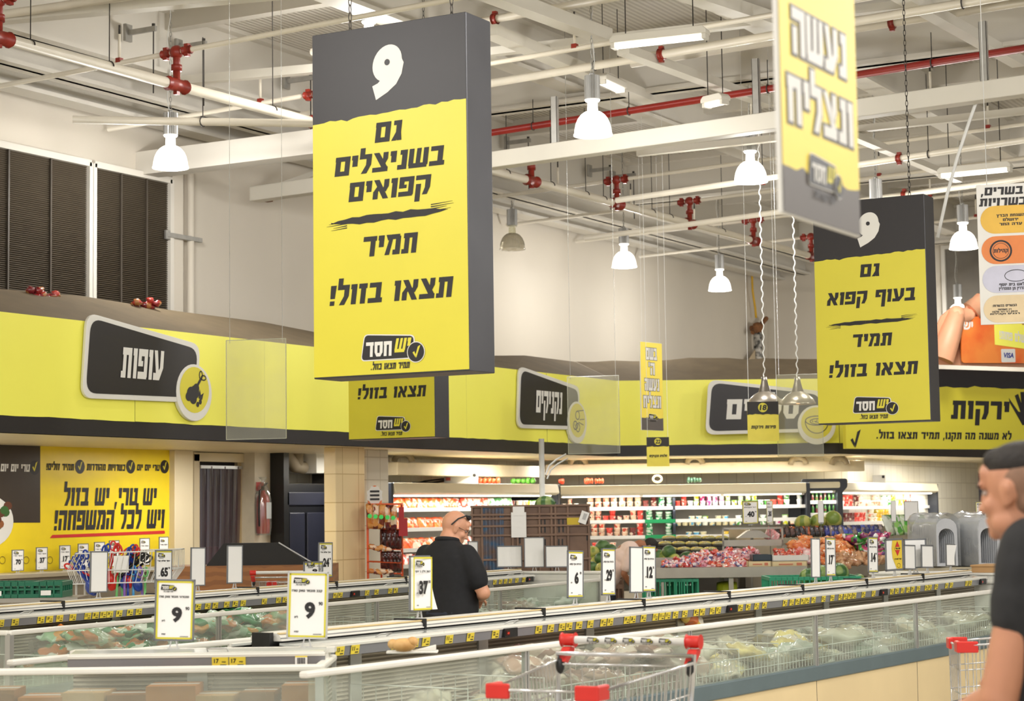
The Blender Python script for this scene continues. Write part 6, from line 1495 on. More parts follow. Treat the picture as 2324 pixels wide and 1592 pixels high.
# unit by the orange packs, along the left wall
yA, yB = colx(884, -15.1, 0).y, colx(1262, -15.1, 0).y
c1 = cooler(Vector((-15.1, (yA + yB) / 2, 0)), math.pi / 2, yB - yA, 'lit wall cooler full of orange packs behind the orange snack rack', power=8)
w1 = yB - yA
M_or = patchmat('orange_pack', [(238, 96, 40), (244, 120, 60), (246, 226, 200), (232, 84, 36), (240, 150, 80)], 10, .3)
M_rd = patchmat('red_pack', [(214, 66, 48), (240, 200, 180), (226, 90, 60), (246, 232, 220)], 11, .3)
M_gw = patchmat('green_white_pack', [(236, 242, 228), (120, 180, 110), (244, 246, 240), (84, 150, 90)], 11, .3)
def packs(t, x0, x1, z, mats, n, label, group, seed, y=.2, w=.1, h=.095, name='food_pack', lean=-.35):
    q = random.Random(seed)
    for i in range(n):
        m = mats[min(len(mats) - 1, int(i * len(mats) / n))]; me = gmesh((m.name, w, h), packf(w, h), [m])
        p = loc(t, x0 + (i + .5) * (x1 - x0) / n, y + q.uniform(-.02, .02), z + h * .92)
        item(name, me, p, t.rotation_euler.z + q.uniform(-.15, .15), label, 'pack', group, math.pi / 2 + lean + q.uniform(-.08, .08), q.uniform(-.06, .06))
packs(c1, -w1 / 2 + .1, w1 * .12, 1.70, [M_or, M_or, M_rd], 19, 'orange and white pack on the top shelf of the left wall cooler', 'orange packs, top shelf', 1)
packs(c1, w1 * .13, w1 * .26, 1.70, [M_gw], 6, 'green and white pack on the top shelf right of the orange packs', 'green and white packs', 2)
row(c1, w1, w1 * .27, w1 / 2 - .06, 1.72, ['brown', 'cream', 'lime', 'cream'], .055, .11, 1, 'small jar on the top shelf at the right end of the left wall cooler', 'jars, left cooler', seed=3)
packs(c1, -w1 / 2 + .1, w1 * .1, 1.42, [M_or], 15, 'orange pack on the second shelf of the left wall cooler', 'orange packs, second shelf', 4, w=.12)
packs(c1, -w1 / 2 + .1, w1 * .1, 1.13, [M_or, M_or, M_rd], 15, 'orange pack on the third shelf of the left wall cooler', 'orange packs, third shelf', 5, w=.12)
packs(c1, -w1 / 2 + .1, w1 * .1, .91, [M_rd], 13, 'red pack on the bottom shelf of the left wall cooler', 'red packs, bottom shelf', 6, w=.12)
# long middle unit facing the camera
dC = 32.4; k = dC / FP; w2 = (1832 - 1268) * k; p = at(1550, 1100, dC)
c2 = cooler(Vector((p.x, p.y, 0)), YAW, w2, 'long lit wall cooler of tubs at the back, behind the bending man', power=10, shelves=(.6, .93, 1.235, 1.49, 1.7), h=2.06)
X2 = lambda px: (px - 1550) * k
row(c2, w2, X2(1272), X2(1330), 1.70, ['peach', 'cream'], .04, .075, 2, 'tiny beige pot at the left end of the top shelf of the long cooler', 'tiny beige pots', seed=1)
row(c2, w2, X2(1332), X2(1458), 1.70, ['peach', 'cream', 'peach'], .056, .095, 2, 'beige tub with a pink lid on the top shelf of the long cooler', 'beige tubs, top shelf', seed=2)
row(c2, w2, X2(1458), X2(1530), 1.70, ['brown', 'green', 'green'], .05, .055, 3, 'small flat tub stacked on the top shelf middle of the long cooler', 'flat tubs, top shelf', seed=3)
row(c2, w2, X2(1532), X2(1690), 1.70, ['red', 'white', 'lime', 'pink', 'pink', 'pink', 'lime', 'lime', 'lime'], .046, .095, 2, 'tall pink or yellow marked yoghurt cup on the top shelf of the long cooler', 'yoghurt cups, top shelf', seed=4)
row(c2, w2, X2(1692), X2(1825), 1.70, ['lime', 'white', 'red', 'white', 'white'], .048, .095, 2, 'white and green yoghurt cup at the right end of the top shelf', 'white cups, top shelf right', seed=5)
row(c2, w2, X2(1335), X2(1462), 1.49, ['peach', 'red', 'brown', 'peach', 'red'], .052, .08, 2, 'red or beige salad tub on the second shelf of the long cooler', 'salad tubs, second shelf', seed=6)
row(c2, w2, X2(1463), X2(1530), 1.49, ['green'], .056, .045, 4, 'green topped flat tub on the second shelf of the long cooler', 'green flat tubs, second shelf', seed=7)
row(c2, w2, X2(1533), X2(1685), 1.39, ['blue', 'blue', 'lime', 'blue', 'blue', 'white'], .05, .078, 2, 'beige and blue cup on the second shelf, right half of the long cooler', 'beige and blue cups', seed=8)
row(c2, w2, X2(1725), X2(1825), 1.39, ['white', 'pink', 'lime', 'cream', 'lime'], .05, .08, 2, 'cream cup at the right end of the second shelf', 'cream cups, second shelf right', seed=9)
row(c2, w2, X2(1340), X2(1462), 1.235, ['peach', 'red', 'peach', 'brown', 'red'], .054, .068, 3, 'red salad tub on the third shelf of the long cooler', 'salad tubs, third shelf', seed=10)
row(c2, w2, X2(1463), X2(1530), 1.235, ['green'], .056, .05, 4, 'green topped flat tub on the third shelf of the long cooler', 'green flat tubs, third shelf', seed=11)
row(c2, w2, X2(1555), X2(1690), 1.2, ['blue', 'blue', 'yellow', 'blue'], .05, .09, 1, 'beige and blue cup low in the right half of the long cooler', 'low beige and blue cups', seed=12, miss=.2)
row(c2, w2, X2(1340), X2(1400), .93, ['red', 'peach'], .054, .068, 3, 'red tub on the bottom shelf of the long cooler above the melons', 'bottom red tubs', seed=13)
mb = MB(); mb.bb(X2(1463), X2(1532), .095, .1, 1.44, 1.5); mb.build('green_shelf_strip', mat('strip_green', (24, 150, 90), .4), c2)
mb = MB(); mb.bb(X2(1463), X2(1532), .09, .1, 1.19, 1.25); mb.build('green_shelf_strip', mat('strip_green', (24, 150, 90), .4), c2)
mb = MB(); mb.bb(X2(1530) - .02, X2(1530) + .02, .1, .8, .4, 1.85); mb.build('divider', M_cdark, c2)
# glass drinks fridge with dark round corner frame
k3 = 32.6 / FP; p = at(1868, 1100, 32.6)
c3 = cooler(Vector((p.x, p.y, 0)), YAW, 70 * k3, 'narrow drinks fridge with a dark frame between the two wall coolers', shelves=(.75, 1.15, 1.36, 1.56, 1.76), h=2.05, power=12, header=.1)
M_bot = [patchmat('bottle_green', [(70, 130, 50), (90, 150, 60), (120, 60, 60), (60, 120, 50)], 20, .2, bump=.02), mat('bottle_cap', (60, 160, 50), .4)]
bot = lambda mb: (mb.lathe([(0, 0), (.03, 0), (.032, .01), (.032, .13), (.013, .19), (.013, .21)], 10, 0), mb.lathe([(.015, .205), (.015, .23), (0, .23)], 10, 1))
for z in (1.76, 1.56, 1.36):
    for i in range(7):
        item('drink_bottle', gmesh('bottle', bot, M_bot), loc(c3, (-30 + i * 9.5) * k3, .2, z), i, 'small green capped bottle in the narrow drinks fridge', 'bottle', 'bottles in the drinks fridge', s=.74)
hw_ = 48 * k3; rp = rpoly([(-hw_ * 1.05, 1.93), (hw_ * .62, 1.93), (hw_ * .62, 1.3), (hw_ * .86, 1.3), (hw_ * .86, 1.9), (hw_ * 1.1, 1.98), (hw_ * 1.1, 2.12), (-hw_ * 1.05, 2.12)], .04)
mb = MB(); mb.prism(rp, -.1, -.03); mb.build('dark_frame', M_cdark, c3)
mb = MB(); mb.prism(rpoly([(-hw_ * .75, 1.97), (hw_ * .75, 1.97), (hw_ * .75, 2.07), (-hw_ * .75, 2.07)], .03), -.11, -.1); mb.build('header_panel', M_cool, c3)
# right unit receding along the right hand department
a = at(1899, 1097, 32.8); b = at(2122, 1106, 37.6); a.z = b.z = 0
rzr = math.atan2(b.y - a.y, b.x - a.x); wr_ = (b - a).length
c4 = cooler((a + b) / 2, rzr, wr_, 'lit wall cooler of jars and tubs at the far right of the back', h=2.07, power=7, shelves=(.5, .85, 1.15, 1.4, 1.66))
for lo, hi, z, kinds, r, h, st, lab, gr in ((.0, .3, 1.66, ['brown', 'white', 'red', 'brown'], .055, .1, 2, 'red and white jar on the top shelf of the far right cooler', 'jars, far right cooler'), (.3, .62, 1.66, ['cream', 'cream', 'white'], .07, .1, 2, 'cream tub on the top shelf of the far right cooler', 'cream tubs, far right cooler'),
                                (.62, .97, 1.66, ['lime', 'yellow', 'red', 'white', 'red'], .055, .12, 2, 'yellow or red tub at the right end of the top shelf, far right cooler', 'mixed tubs, far right cooler'), (.1, .38, 1.4, ['brown', 'red'], .06, .08, 2, 'dark red tub on the second shelf of the far right cooler', 'dark red tubs'),
                                (.38, .6, 1.4, ['cream', 'yellow', 'yellow'], .06, .07, 3, 'yellow tub on the second shelf of the far right cooler', 'yellow tubs'), (.85, .98, 1.4, ['brown', 'blue'], .06, .08, 2, 'tub at the right end of the second shelf, far right cooler', 'end tubs'), (.2, .55, 1.15, ['cream', 'red'], .06, .08, 2, 'pale tub low in the far right cooler', 'low pale tubs')):
    row(c4, wr_, -wr_ / 2 + lo * wr_ + .05, -wr_ / 2 + hi * wr_, z, kinds, r, h, st, lab, gr, seed=int(lo * 100 + z * 10))
# long boxed trunking and gear on the tile wall above the coolers
def trunk(pa, pb, da, db, y0, y1, lab):
    a, b = at(pa, y1, da), at(pb, y1, db); b.z = a.z; h = (y1 - y0) / FP * da
    o = MB().bar(Vector((0, 0, h / 2)), b - a + Vector((0, 0, h / 2)), .25, h).build('wall_duct', mat('duct_beige', (214, 202, 176), .55), loc=a, bevel=.01); tag(o, lab, 'duct')
trunk(886, 1222, 29.0, 33.0, 1050, 1079, 'long beige wall duct above the left wall cooler'); trunk(1238, 1960, 33.4, 33.4, 1056, 1080, 'long beige wall duct above the long back cooler')
def gearbox(px0, px1, y0, y1, d, lab):
    k = d / FP; p = at((px0 + px1) / 2, y1, d); t = thing('control_box', lab, 'control box', p, YAW); w = (px1 - px0) * k; h = (y1 - y0) * k
    MB().bb(-w / 2, w / 2, 0, .3, 0, h).build('case', M_lgrey, t, bevel=.008); MB().bb(-w / 2 + .03, -w / 2 + .1, -.03, 0, h * .3, h * .6).build('red_switch', M_red, t)
    g = MB(); g.ell((w * .4, -.01, h * .8), (.025, .02, .025), 8, 6); g.ell((-w * .3, -.01, h * .85), (.025, .02, .025), 8, 6); g.build('lock', M_black, t)
    g = MB(); g.tube([(-w / 2, .1, h * .3), (-w / 2 - .2, .1, h * .1), (-w / 2 - .5, .1, .02)], .02, 6); g.tube([(-w / 2, .1, h * .5), (-w / 2 - .3, .1, h * .3), (-w / 2 - .4, .1, .02)], .015, 6); g.build('cables', M_rod, t)
gearbox(1008, 1085, 1075, 1098, 30.8, 'grey control box with a red switch on top of the left wall cooler'); gearbox(1958, 2010, 1079, 1100, 35.2, 'grey control box with a red switch on top of the far right cooler')
for px, py, dd in ((915, 1049, 29.2), (1312, 1055, 33.2), (1577, 1054, 33.2), (1812, 1055, 33.2), (1905, 1055, 33.2)):
    p = at(px, py, dd); g = MB(); g.tube([(.13 * math.cos(a), 0, .12 * math.sin(a)) for a in [k_ * math.pi / 8 for k_ in range(9)]], .045, 8)
    tag(g.build('duct_bend', mat('pipe_dusty', (150, 138, 116)), loc=p, rz=YAW), 'small dusty pipe bend rising from the wall duct, ' + {915: 'above the left wall cooler', 1312: 'near the white pole', 1577: 'left of the hanging card numbered 18', 1812: 'right of the hanging card numbered 18', 1905: 'near the right end of the duct'}[px], 'pipe', 'pipe bends on the duct')
for px0, px1, py, dd, cols, lab, nm in ((1086, 1135, 1098, 31, (222, 80, 40), 'orange bundle of packs lying on top of the left wall cooler', 'pack_bundle'), (1160, 1215, 1098, 31.6, (90, 160, 60), 'flat green tray of goods on top of the left wall cooler', 'goods_tray'),
                                   (1268, 1280, 1099, 32.8, (230, 70, 40), 'small red packet at the left end on top of the long cooler', 'red_packet'), (1326, 1346, 1098, 32.8, (230, 80, 50), 'red packet row, left one on top of the long cooler', 'red_packet'), (1350, 1370, 1098, 32.8, (230, 80, 50), 'red packet row, right one on top of the long cooler', 'red_packet'),
                                   (1560, 1592, 1096, 32.8, (44, 76, 60), 'dark green rolled bundle on top of the long cooler', 'rolled_bundle')):
    kk = dd / FP; p = at((px0 + px1) / 2, py, dd); g = MB(); wd_ = (px1 - px0) * kk; q = random.Random(px0)
    for i in range(5): g.ell((-wd_ / 2 + wd_ * (i + .5) / 5, 0, .04), (wd_ / 8, .08, .035 + .02 * q.random()), 8, 6, 0, None, .15)
    tag(g.build(nm, mat('top_%d' % px0, cols, .4, var=.3, scale=20), loc=(p.x, p.y, p.z), rz=YAW), lab, 'packet')
p = at(1492, 1096, 32.8); tag(MB().tube([(.07 * math.cos(a), 0, .06 + .055 * math.sin(a)) for a in [k_ * math.pi / 9 for k_ in range(18)]], .018, 8, closed=True).build('tape_roll', mat('tape_cream', (226, 214, 180), .5), loc=p, rz=YAW), 'roll of pale tape standing on top of the long cooler', 'tape')
# right doorway with a dark strip curtain
a_, L_ = framed(qC, qD); p = at(2222, 1200, 40.3)
t = tag(MB().bb(-.55, -.45, -.06, 0, 0, 2.5).bb(.45, .55, -.06, 0, 0, 2.5).bb(-.55, .55, -.06, 0, 2.32, 2.46).bb(-.6, .6, -.05, 0, 2.46, 2.62).build('door_2', M_cream, loc=(p.x, p.y, 0), rz=YAW + .2), kind='structure')
t2 = thing('strip_curtain', 'dark grey strip curtain in the doorway beside the man in black', 'curtain', (p.x, p.y, 0), YAW + .2)
for i in range(5):
    g = MB(); g.add([(-.45 + i * .13 + j * .036, -.03 - .012 * math.sin(j * math.pi / 4), z) for z in (0, 2.3) for j in range(5)], [(j, j + 1, j + 6, j + 5) for j in range(4)], 0, True); g.build('strip', mat('dark_pvc', (84, 78, 84), .3), t2)
tag(MB().bb(-.06, .06, 0, .05, 0, .16).build('alarm_box', mat('alarm_orange', (226, 96, 40), .4), loc=at(2161, 1152, 39.6), rz=YAW, bevel=.005), 'small orange box on the white wall beside the right doorway', 'box')
MB().bb(.2, .45, -.04, -.02, 0, 2.3).build('side_lining', mat('door_lining', (196, 176, 134)), t)
# ------------------------------------------------------------------ orange snack rack by the pillar
d = 25.4; k = d / FP; p = at(872, 1306, d); X = lambda px: (px - 872) * k; Z = lambda py: at(872, py, d).z
M_orr = mat('rack_orange', (224, 88, 28), .4)
t = thing('snack_rack', 'orange wire snack rack with a round topped header beside the pillar', 'rack', (p.x, p.y, 0), YAW)
mb = MB(); mb.bb(X(833), X(838), -.02, .02, 0, Z(1143)); mb.bb(X(908), X(913), .2, .24, 0, Z(1145)); mb.bb(X(860), X(864), .3, .34, 0, Z(1145)); mb.bb(X(833), X(913), -.02, .34, Z(1147), Z(1143)); mb.build('frame', M_orr, t)
mb = MB(); mb.prism([(X(836) + (X(868) - X(836)) * (.5 + .5 * math.cos(a)), Z(1143) + (Z(1102) - Z(1143)) * math.sin(a)) for a in [i * math.pi / 12 for i in range(13)]], .0, .02); mb.build('header_card', mat('header_orange', (226, 120, 60), .4), t)
mb = MB(); mb.flat([(X(852) + .09 * math.cos(a) * (1 + .2 * (i % 2)), Z(1125) + .11 * math.sin(a) * (1 + .2 * (i % 2))) for i, a in enumerate([j * math.pi / 8 for j in range(16)])], -.004, 0)
for j in range(3): mb.bb(X(852) - .06, X(852) + .06, -.008, -.006, Z(1125) - .06 + j * .05, Z(1125) - .035 + j * .05, 1)
mb.build('header_print', [M_sigw, M_ink], t)
for y in (1199, 1245, 1275, 1300):
    mb = MB(); mb.tube([(X(835), -.03, Z(y)), (X(910), -.03, Z(y + 4)), (X(910), .3, Z(y + 4)), (X(835), .3, Z(y))], .006, 5, closed=True)
    for i in range(7): f_ = i / 6; mb.cyl((X(835) + (X(910) - X(835)) * f_, -.03, Z(y + 2)), (X(835) + (X(910) - X(835)) * f_, .3, Z(y + 2)), .004, 4)
    mb.build('wire_shelf', M_orr, t)
M_sn = patchmat('snack_bag', [(200, 120, 50), (120, 50, 30), (230, 200, 170), (90, 30, 40), (214, 150, 80)], 12, .2); M_snd = patchmat('dark_snack', [(70, 26, 24), (100, 40, 34), (50, 20, 22)], 12, .2)
for i, px in enumerate((840, 853, 866, 880, 893)):
    o = item('snack_bag', gmesh('snackbag', packf(.045, .16), [M_sn]), at(px, 1172 + i, d - .1), YAW, 'shiny brown snack bag with a green sticker hanging at the top of the orange rack', 'bag', 'snack bags, top row', math.pi / 2, .1 * (i % 3 - 1))
    g = MB(); disc(g, 0, 0, .028, .028, -.06, 0, 14); g.build('green_sticker', mat('sticker_green', (70, 220, 100), .5), o).rotation_euler.x = -math.pi / 2
for i, px in enumerate((870, 882, 893, 904)): item('snack_bag', gmesh('snackbag2', packf(.045, .13), [M_snd]), at(px, 1225, d + .1), YAW, 'dark red snack stick pack in the middle of the orange rack', 'bag', 'dark stick packs, middle', math.pi / 2, 0)
for i, px in enumerate((872, 880, 888, 896, 904)): item('snack_bag', gmesh('snackbag2', None, None), at(px, 1275, d + .1), YAW, 'dark red snack stick pack low in the orange rack', 'bag', 'dark stick packs, low', math.pi / 2, 0)
for i, (px, py) in enumerate(((846, 1242), (856, 1246), (868, 1244), (880, 1248), (846, 1297), (858, 1299), (870, 1298), (884, 1299))): item('snack_bag', gmesh('snackbag3', packf(.06, .05), [M_sn]), at(px, py, d - .05), YAW, 'small amber snack bag lying on a shelf of the orange rack', 'bag', 'amber snack bags', .2 * (i % 3 - 1), .3)
for py, h_ in ((1155, .5), (1178, .16)): pass
g = MB(); g.bb(X(906), X(918), -.02, .0, Z(1200), Z(1152)); g.bb(X(906), X(926), -.03, -.02, Z(1218), Z(1178)); tag(g.build('red_board', mat('rack_red', (176, 30, 34), .4), loc=(p.x, p.y, 0), rz=YAW), 'dark red side board with packets at the right of the orange rack', 'board')
# ------------------------------------------------------------------ brown produce bin with a watermelon, white pole
d = 22.6; k = d / FP; p = at(1205, 1300, d); X = lambda px: (px - 1205) * k; Z = lambda py: at(1205, py, d).z
M_bin = meat('bin_brown', (134, 106, 88), (120, 94, 78), 5.0, .55); M_binb = meat('bin_blue', (60, 104, 140), (112, 88, 74), 6.0, .6)
t = thing('produce_bin', 'tall ribbed brown plastic bin with a faded blue section, behind the second freezer', 'bin', (p.x, p.y, 0), YAW)
w0, w1_ = X(1072), X(1340); zt = Z(1148); zb = Z(1292)
g = MB(); g.bb(w0, w1_, 0, .04, .12, zt); g.bb(w0, w1_, 1.0, 1.04, .12, zt); g.bb(w0, w0 + .04, 0, 1.04, .12, zt); g.bb(w1_ - .04, w1_, 0, 1.04, .12, zt); g.bb(w0, w1_, 0, 1.04, .12, .18)
for x in (w0 + .05, 0, w1_ - .1): g.bb(x - .05, x + .1, 0, 1.04, 0, .12)
g.build('shell', M_bin, t, bevel=.008)
g = MB()
for py in (1149, 1168, 1177, 1194, 1215, 1270): g.bb(w0 - .01, w1_ + .01, -.035, 0, Z(py) - .012, Z(py) + .012)
for px in (1074, 1096, 1165, 1176, 1226, 1253, 1262, 1290, 1337): g.bb(X(px) - .012, X(px) + .012, -.03, 0, zb - .1, zt)
g.build('ribs', M_bin, t, bevel=.004)
g = MB(); g.bb(X(1098), X(1145), -.012, 0, zb, zt - .02); 
for i in range(5): g.bb(X(1104 + i * 8), X(1107 + i * 8), -.03, -.012, zb, zt - .03)
g.build('blue_section', M_binb, t)
g = MB()
for px, py in ((1229, 1187), (1238, 1187), (1229, 1203), (1238, 1203), (1270, 1187), (1279, 1187), (1270, 1203), (1279, 1203), (1238, 1232), (1269, 1232), (1277, 1232), (1165, 1227), (1181, 1227), (1333, 1222)): g.bb(X(px) - .008, X(px) + .008, -.004, -.001, Z(py) - .035, Z(py) + .035)
g.build('slots', M_black, t)
g = MB(); g.bb(X(1162), X(1196), -.05, -.045, Z(1220), Z(1163)); g.bb(X(1166), X(1192), -.054, -.05, Z(1170), Z(1150)); g.build('white_sheet', M_paper, t)
g = MB(); g.bb(X(1288), X(1316), -.036, -.03, Z(1193), Z(1177)); g.build('yellow_label', mat('bin_yellow', (206, 178, 40), .5), t)
g = MB(); c_ = Vector((X(1326), -.05, Z(1177))); g.box(c_, (.09, .004, .14), 0, M=Matrix.Rotation(.35, 3, 'Y')); g.box(c_ + Vector((.01, -.003, .01)), (.04, .002, .07), 1, M=Matrix.Rotation(.35, 3, 'Y')); g.build('tag', [M_paper, M_lgrey], t)
M_mel = meat('melon_green', (62, 104, 52), (142, 164, 96), 2.6, .35, 'X'); M_mel2 = meat('melon_pale', (120, 140, 60), (178, 176, 90), 2.2, .4, 'X'); M_mel3 = meat('melon_dark', (44, 82, 44), (92, 126, 70), 5.0, .4)
mel = lambda rx, rz: lambda mb: mb.ell((0, 0, 0), (rx, rz, rz), 22, 14)
def melon(px, py, d, rpx, m, lab, group, ratio=1.15, i=0):
    r = rpx * d / FP; p = at(px, py, d); g = MB(); g.ell((0, 0, 0), (r * ratio, r, r), 22, 14); g.cyl((r * ratio * .98, 0, 0), (r * ratio * 1.05, 0, .01), .012, 6)
    o = g.build('watermelon', m, loc=p); o.rotation_euler = (.3 * i, .2 * (i % 3 - 1), YAW + .7 * i); return tag(o, lab, 'watermelon', group)
melon(1237, 1147, d + .4, 21, M_mel, 'striped watermelon lying on top of the brown bin', None)
g = MB(); g.cyl((0, 0, 0), (0, 0, ZB - at(1231, 1150, d + .7).z), .032, 12); pp = at(1231, 1150, d + .7); tag(g.build('white_pole', M_wirew, loc=pp), 'white pole rising from the brown bin to the canopy', 'pole')
q_ = [at(*v, d + .7) for v in ((1285, 1031), (1262, 1044), (1246, 1058), (1238, 1078))]; g = MB(); g.tube([v - q_[0] for v in q_], .012, 6); g.tube([v - q_[0] + Vector((.02, .0, -.05)) for v in q_], .01, 6); tag(g.build('white_cable', M_wirew, loc=q_[0]), 'two white cables curving from the canopy to the white pole', 'cable')
# melons left of the bending man and right of him
for i, (px, py, r, m) in enumerate(((1368, 1242, 16, M_mel3), (1385, 1250, 15, M_mel3), (1346, 1256, 16, M_mel2), (1350, 1278, 16, M_mel2), (1364, 1268, 14, M_mel3), (1342, 1290, 15, M_mel3), (1366, 1292, 15, M_mel2))):
    melon(px, py, 28.3 - .1 * i, r, m, 'green watermelon in the heap left of the bending man', 'melons left of the bending man', 1.1, i)
for i, (px, py, r, m) in enumerate(((1494, 1266, 18, M_mel3), (1512, 1266, 17, M_mel2), (1518, 1254, 16, M_mel3), (1530, 1272, 15, M_mel2), (1560, 1268, 16, M_mel3), (1500, 1280, 14, M_mel2))):
    melon(px, py, 27.5 - .06 * i, r, m, 'green watermelon in the heap right of the bending man', 'melons right of the bending man', 1.1, i)
pm = at(1362, 1312, 28.1); crate(Vector((pm.x, pm.y, .35)), YAW, .6, .7, at(1362, 1292, 28.1).z - .35, 'crate under the melon heap left of the bending man', M_bin, None)
tag(MB().bb(-.28, .28, -.3, .3, 0, .345).bb(-.3, .3, -.32, .32, .3, .345).build('wood_pallet', M_wood, loc=(pm.x, pm.y, 0), rz=YAW), 'wooden base under the melon crate', 'pallet')
pm = at(1524, 1312, 27.5); crate(Vector((pm.x, pm.y, 0)), YAW, .62, .6, at(1524, 1284, 27.5).z, 'green crate under the melon heap right of the bending man', M_gcr2, None)
# ------------------------------------------------------------------ produce tables
def table(pxa, pxb, y0, y1, d, dp, lab, tilt=0.0, db=None):
    a = at(pxa, y1, d); b = at(pxb, y1, db or d); rz = math.atan2(b.y - a.y, b.x - a.x); L = math.hypot(b.x - a.x, b.y - a.y); z1 = at(pxa, y0, d).z; z0 = a.z
    t = thing('produce_table', lab, 'table', (a.x, a.y, 0), rz)
    MB().bb(0, L, 0, .03, z0, z1).build('front_apron', M_steel, t, bevel=.004); MB().bb(0, L, .03, dp, z1 - .12, z1 - .08).build('tray', M_steel, t)
    MB().bb(0, L, dp, dp + .03, z0, z1 + .1).build('back_apron', M_steel, t)
    for x in (.1, L * .5, L - .1):
        for y in (.1, dp - .1): MB().bb(x - .03, x + .03, y - .03, y + .03, 0, z0).build('leg', M_steel, t)
    return t, L, z1 - .08
tA, LA_, zA = table(1489, 1832, 1290, 1314, 25.6, 1.3, 'stainless steel produce table heaped with pink wrapped packets')
tB, LB_, zB = table(1832, 2110, 1291, 1316, 25.7, 1.3, 'stainless steel produce table of carrot bags right of the pink heap', db=28.0)
M_pk = patchmat('packet_pink', [(226, 170, 176), (196, 70, 76), (238, 226, 226), (214, 130, 150), (90, 100, 150), (232, 200, 200)], 26, .2)
M_pk2 = patchmat('packet_red', [(206, 70, 50), (226, 110, 80), (238, 214, 200), (190, 50, 46)], 26, .2)
q = random.Random(31); ka = 25.6 / FP
pk = lambda mb: pillow(mb, .05, .035, .024, 5, 0, 6, .008)
def heapz(px): 
    return 1285 - 48 * max(0, 1 - abs(px - 1668) / 170) ** .8 if px < 1668 else 1285 - 48 * max(.35, 1 - (px - 1668) / 190)
for i in range(200):
    px = q.uniform(1506, 1760); py = q.uniform(heapz(px), 1287)
    if px > 1698 and py > 1256: continue
    f_ = (1287 - py) / 50; p = at(px, py, 25.75 + f_ * .95)
    item('wrapped_packet', gmesh('wp%d' % (i % 3 == 0), pk, [M_pk if i % 3 else M_pk2]), p, q.uniform(0, 6), 'small pink and white wrapped packet in the big heap on the steel table', 'packet', 'wrapped packets in the heap', q.uniform(-.9, .9), q.uniform(-.9, .9), q.uniform(.9, 1.25))
g = MB(); V = []; 
for i in range(13):
    px = 1502 + i * 21.5; V += [at(px, 1288, 25.72), at(px, heapz(px) + 6, 26.5)]
g.add(V, [(2 * i, 2 * i + 2, 2 * i + 3, 2 * i + 1) for i in range(12)], 0, True); tag(g.build('packet_heap', patchmat('packet_heap', [(214, 150, 156), (190, 90, 90), (226, 214, 214), (150, 100, 120)], 18, .3)), 'lower layers of the heap of pink wrapped packets', 'packets', None, 'stuff')
for i in range(34):
    px = q.uniform(1758, 1818); p = at(px, q.uniform(1249, 1263), 26.0 + .2 * (i % 3)); item('wrapped_packet', gmesh('wpr', pk, [M_pk2]), p, q.uniform(0, 6), 'small red wrapped packet in the white box on the steel table', 'packet', 'red packets in the white box', q.uniform(-.5, .5), q.uniform(-.5, .5))
def carton(px0, px1, y0, y1, d, m, lab, mark=True, dp=.35, name='carton'):
    k = d / FP; p = at((px0 + px1) / 2, y1, d); t = thing(name, lab, 'box', p, YAW, None); w = (px1 - px0) * k; h = (y1 - y0) * k
    g = MB(); g.bb(-w / 2, w / 2, 0, .012, 0, h); g.bb(-w / 2, w / 2, dp, dp + .012, 0, h); g.bb(-w / 2, -w / 2 + .012, 0, dp, 0, h); g.bb(w / 2 - .012, w / 2, 0, dp, 0, h); g.bb(-w / 2, w / 2, 0, dp, 0, .01); g.bb(-w / 2 + .01, w / 2 - .01, .012, dp, h * .5, h * .6); g.build('box', m, t)
    if mark:
        g = MB(); g.bb(-w * .3, w * .1, -.004, 0, h * .4, h * .6); g.bb(w * .2, w * .35, -.004, 0, h * .3, h * .75); g.build('print', mat('box_red_print', (206, 120, 90), .6), t)
    return t
M_ctn = mat('carton_pale', (226, 206, 160), .7, var=.04)
carton(1698, 1751, 1275, 1288, 25.65, M_ctn, 'pale carton with red print, left one on the steel table'); carton(1752, 1832, 1275, 1288, 25.65, M_ctn, 'pale carton with red print, right one on the steel table')
carton(1709, 1752, 1260, 1274, 25.65, mat('tray_navy', (38, 52, 62), .4), 'dark blue tray stacked on the left pale carton', False); carton(1753, 1836, 1261, 1274, 25.65, M_sigw, 'white box of red packets stacked on the right pale carton', False)
M_car = patchmat('carrot_bag', [(226, 130, 70), (234, 160, 100), (214, 110, 60), (238, 190, 150), (226, 140, 80)], 20, .2); M_pot = patchmat('potato_bag', [(196, 150, 110), (176, 126, 90), (210, 170, 130)], 20, .2); M_purp = patchmat('beet_bag', [(120, 40, 90), (60, 150, 60), (200, 80, 120), (90, 50, 110), (240, 240, 235)], 12, .2)
M_pkm = patchmat('meat_pink', [(236, 180, 180), (226, 150, 150), (240, 214, 210)], 14, .2)
bg = lambda mb: pillow(mb, .15, .09, .055, 9, 0, 9, .012)
for i in range(62):
    px = q.uniform(1800, 2000); f_ = q.random(); py = 1284 - 62 * f_ * (1 if px < 1930 else .75); d_ = 26.0 + f_ * 1.0 + (px - 1832) / 280 * 1.6
    m = M_car if px > 1850 or f_ > .5 else M_pkm; m = M_pot if py > 1262 and px > 1885 else m
    item('produce_bag', gmesh(m.name + 'b', bg, [m]), at(px, py, d_), q.uniform(0, 6), 'orange bag of carrots in the heap on the right steel table' if m is M_car else 'brown bag of potatoes at the front of the right steel table' if m is M_pot else 'pink bag left of the carrot bags on the steel table', 'bag', {'carrot_bag': 'carrot bags', 'potato_bag': 'potato bags', 'meat_pink': 'pink bags'}[m.name], q.uniform(-.5, .5), q.uniform(-.5, .5))
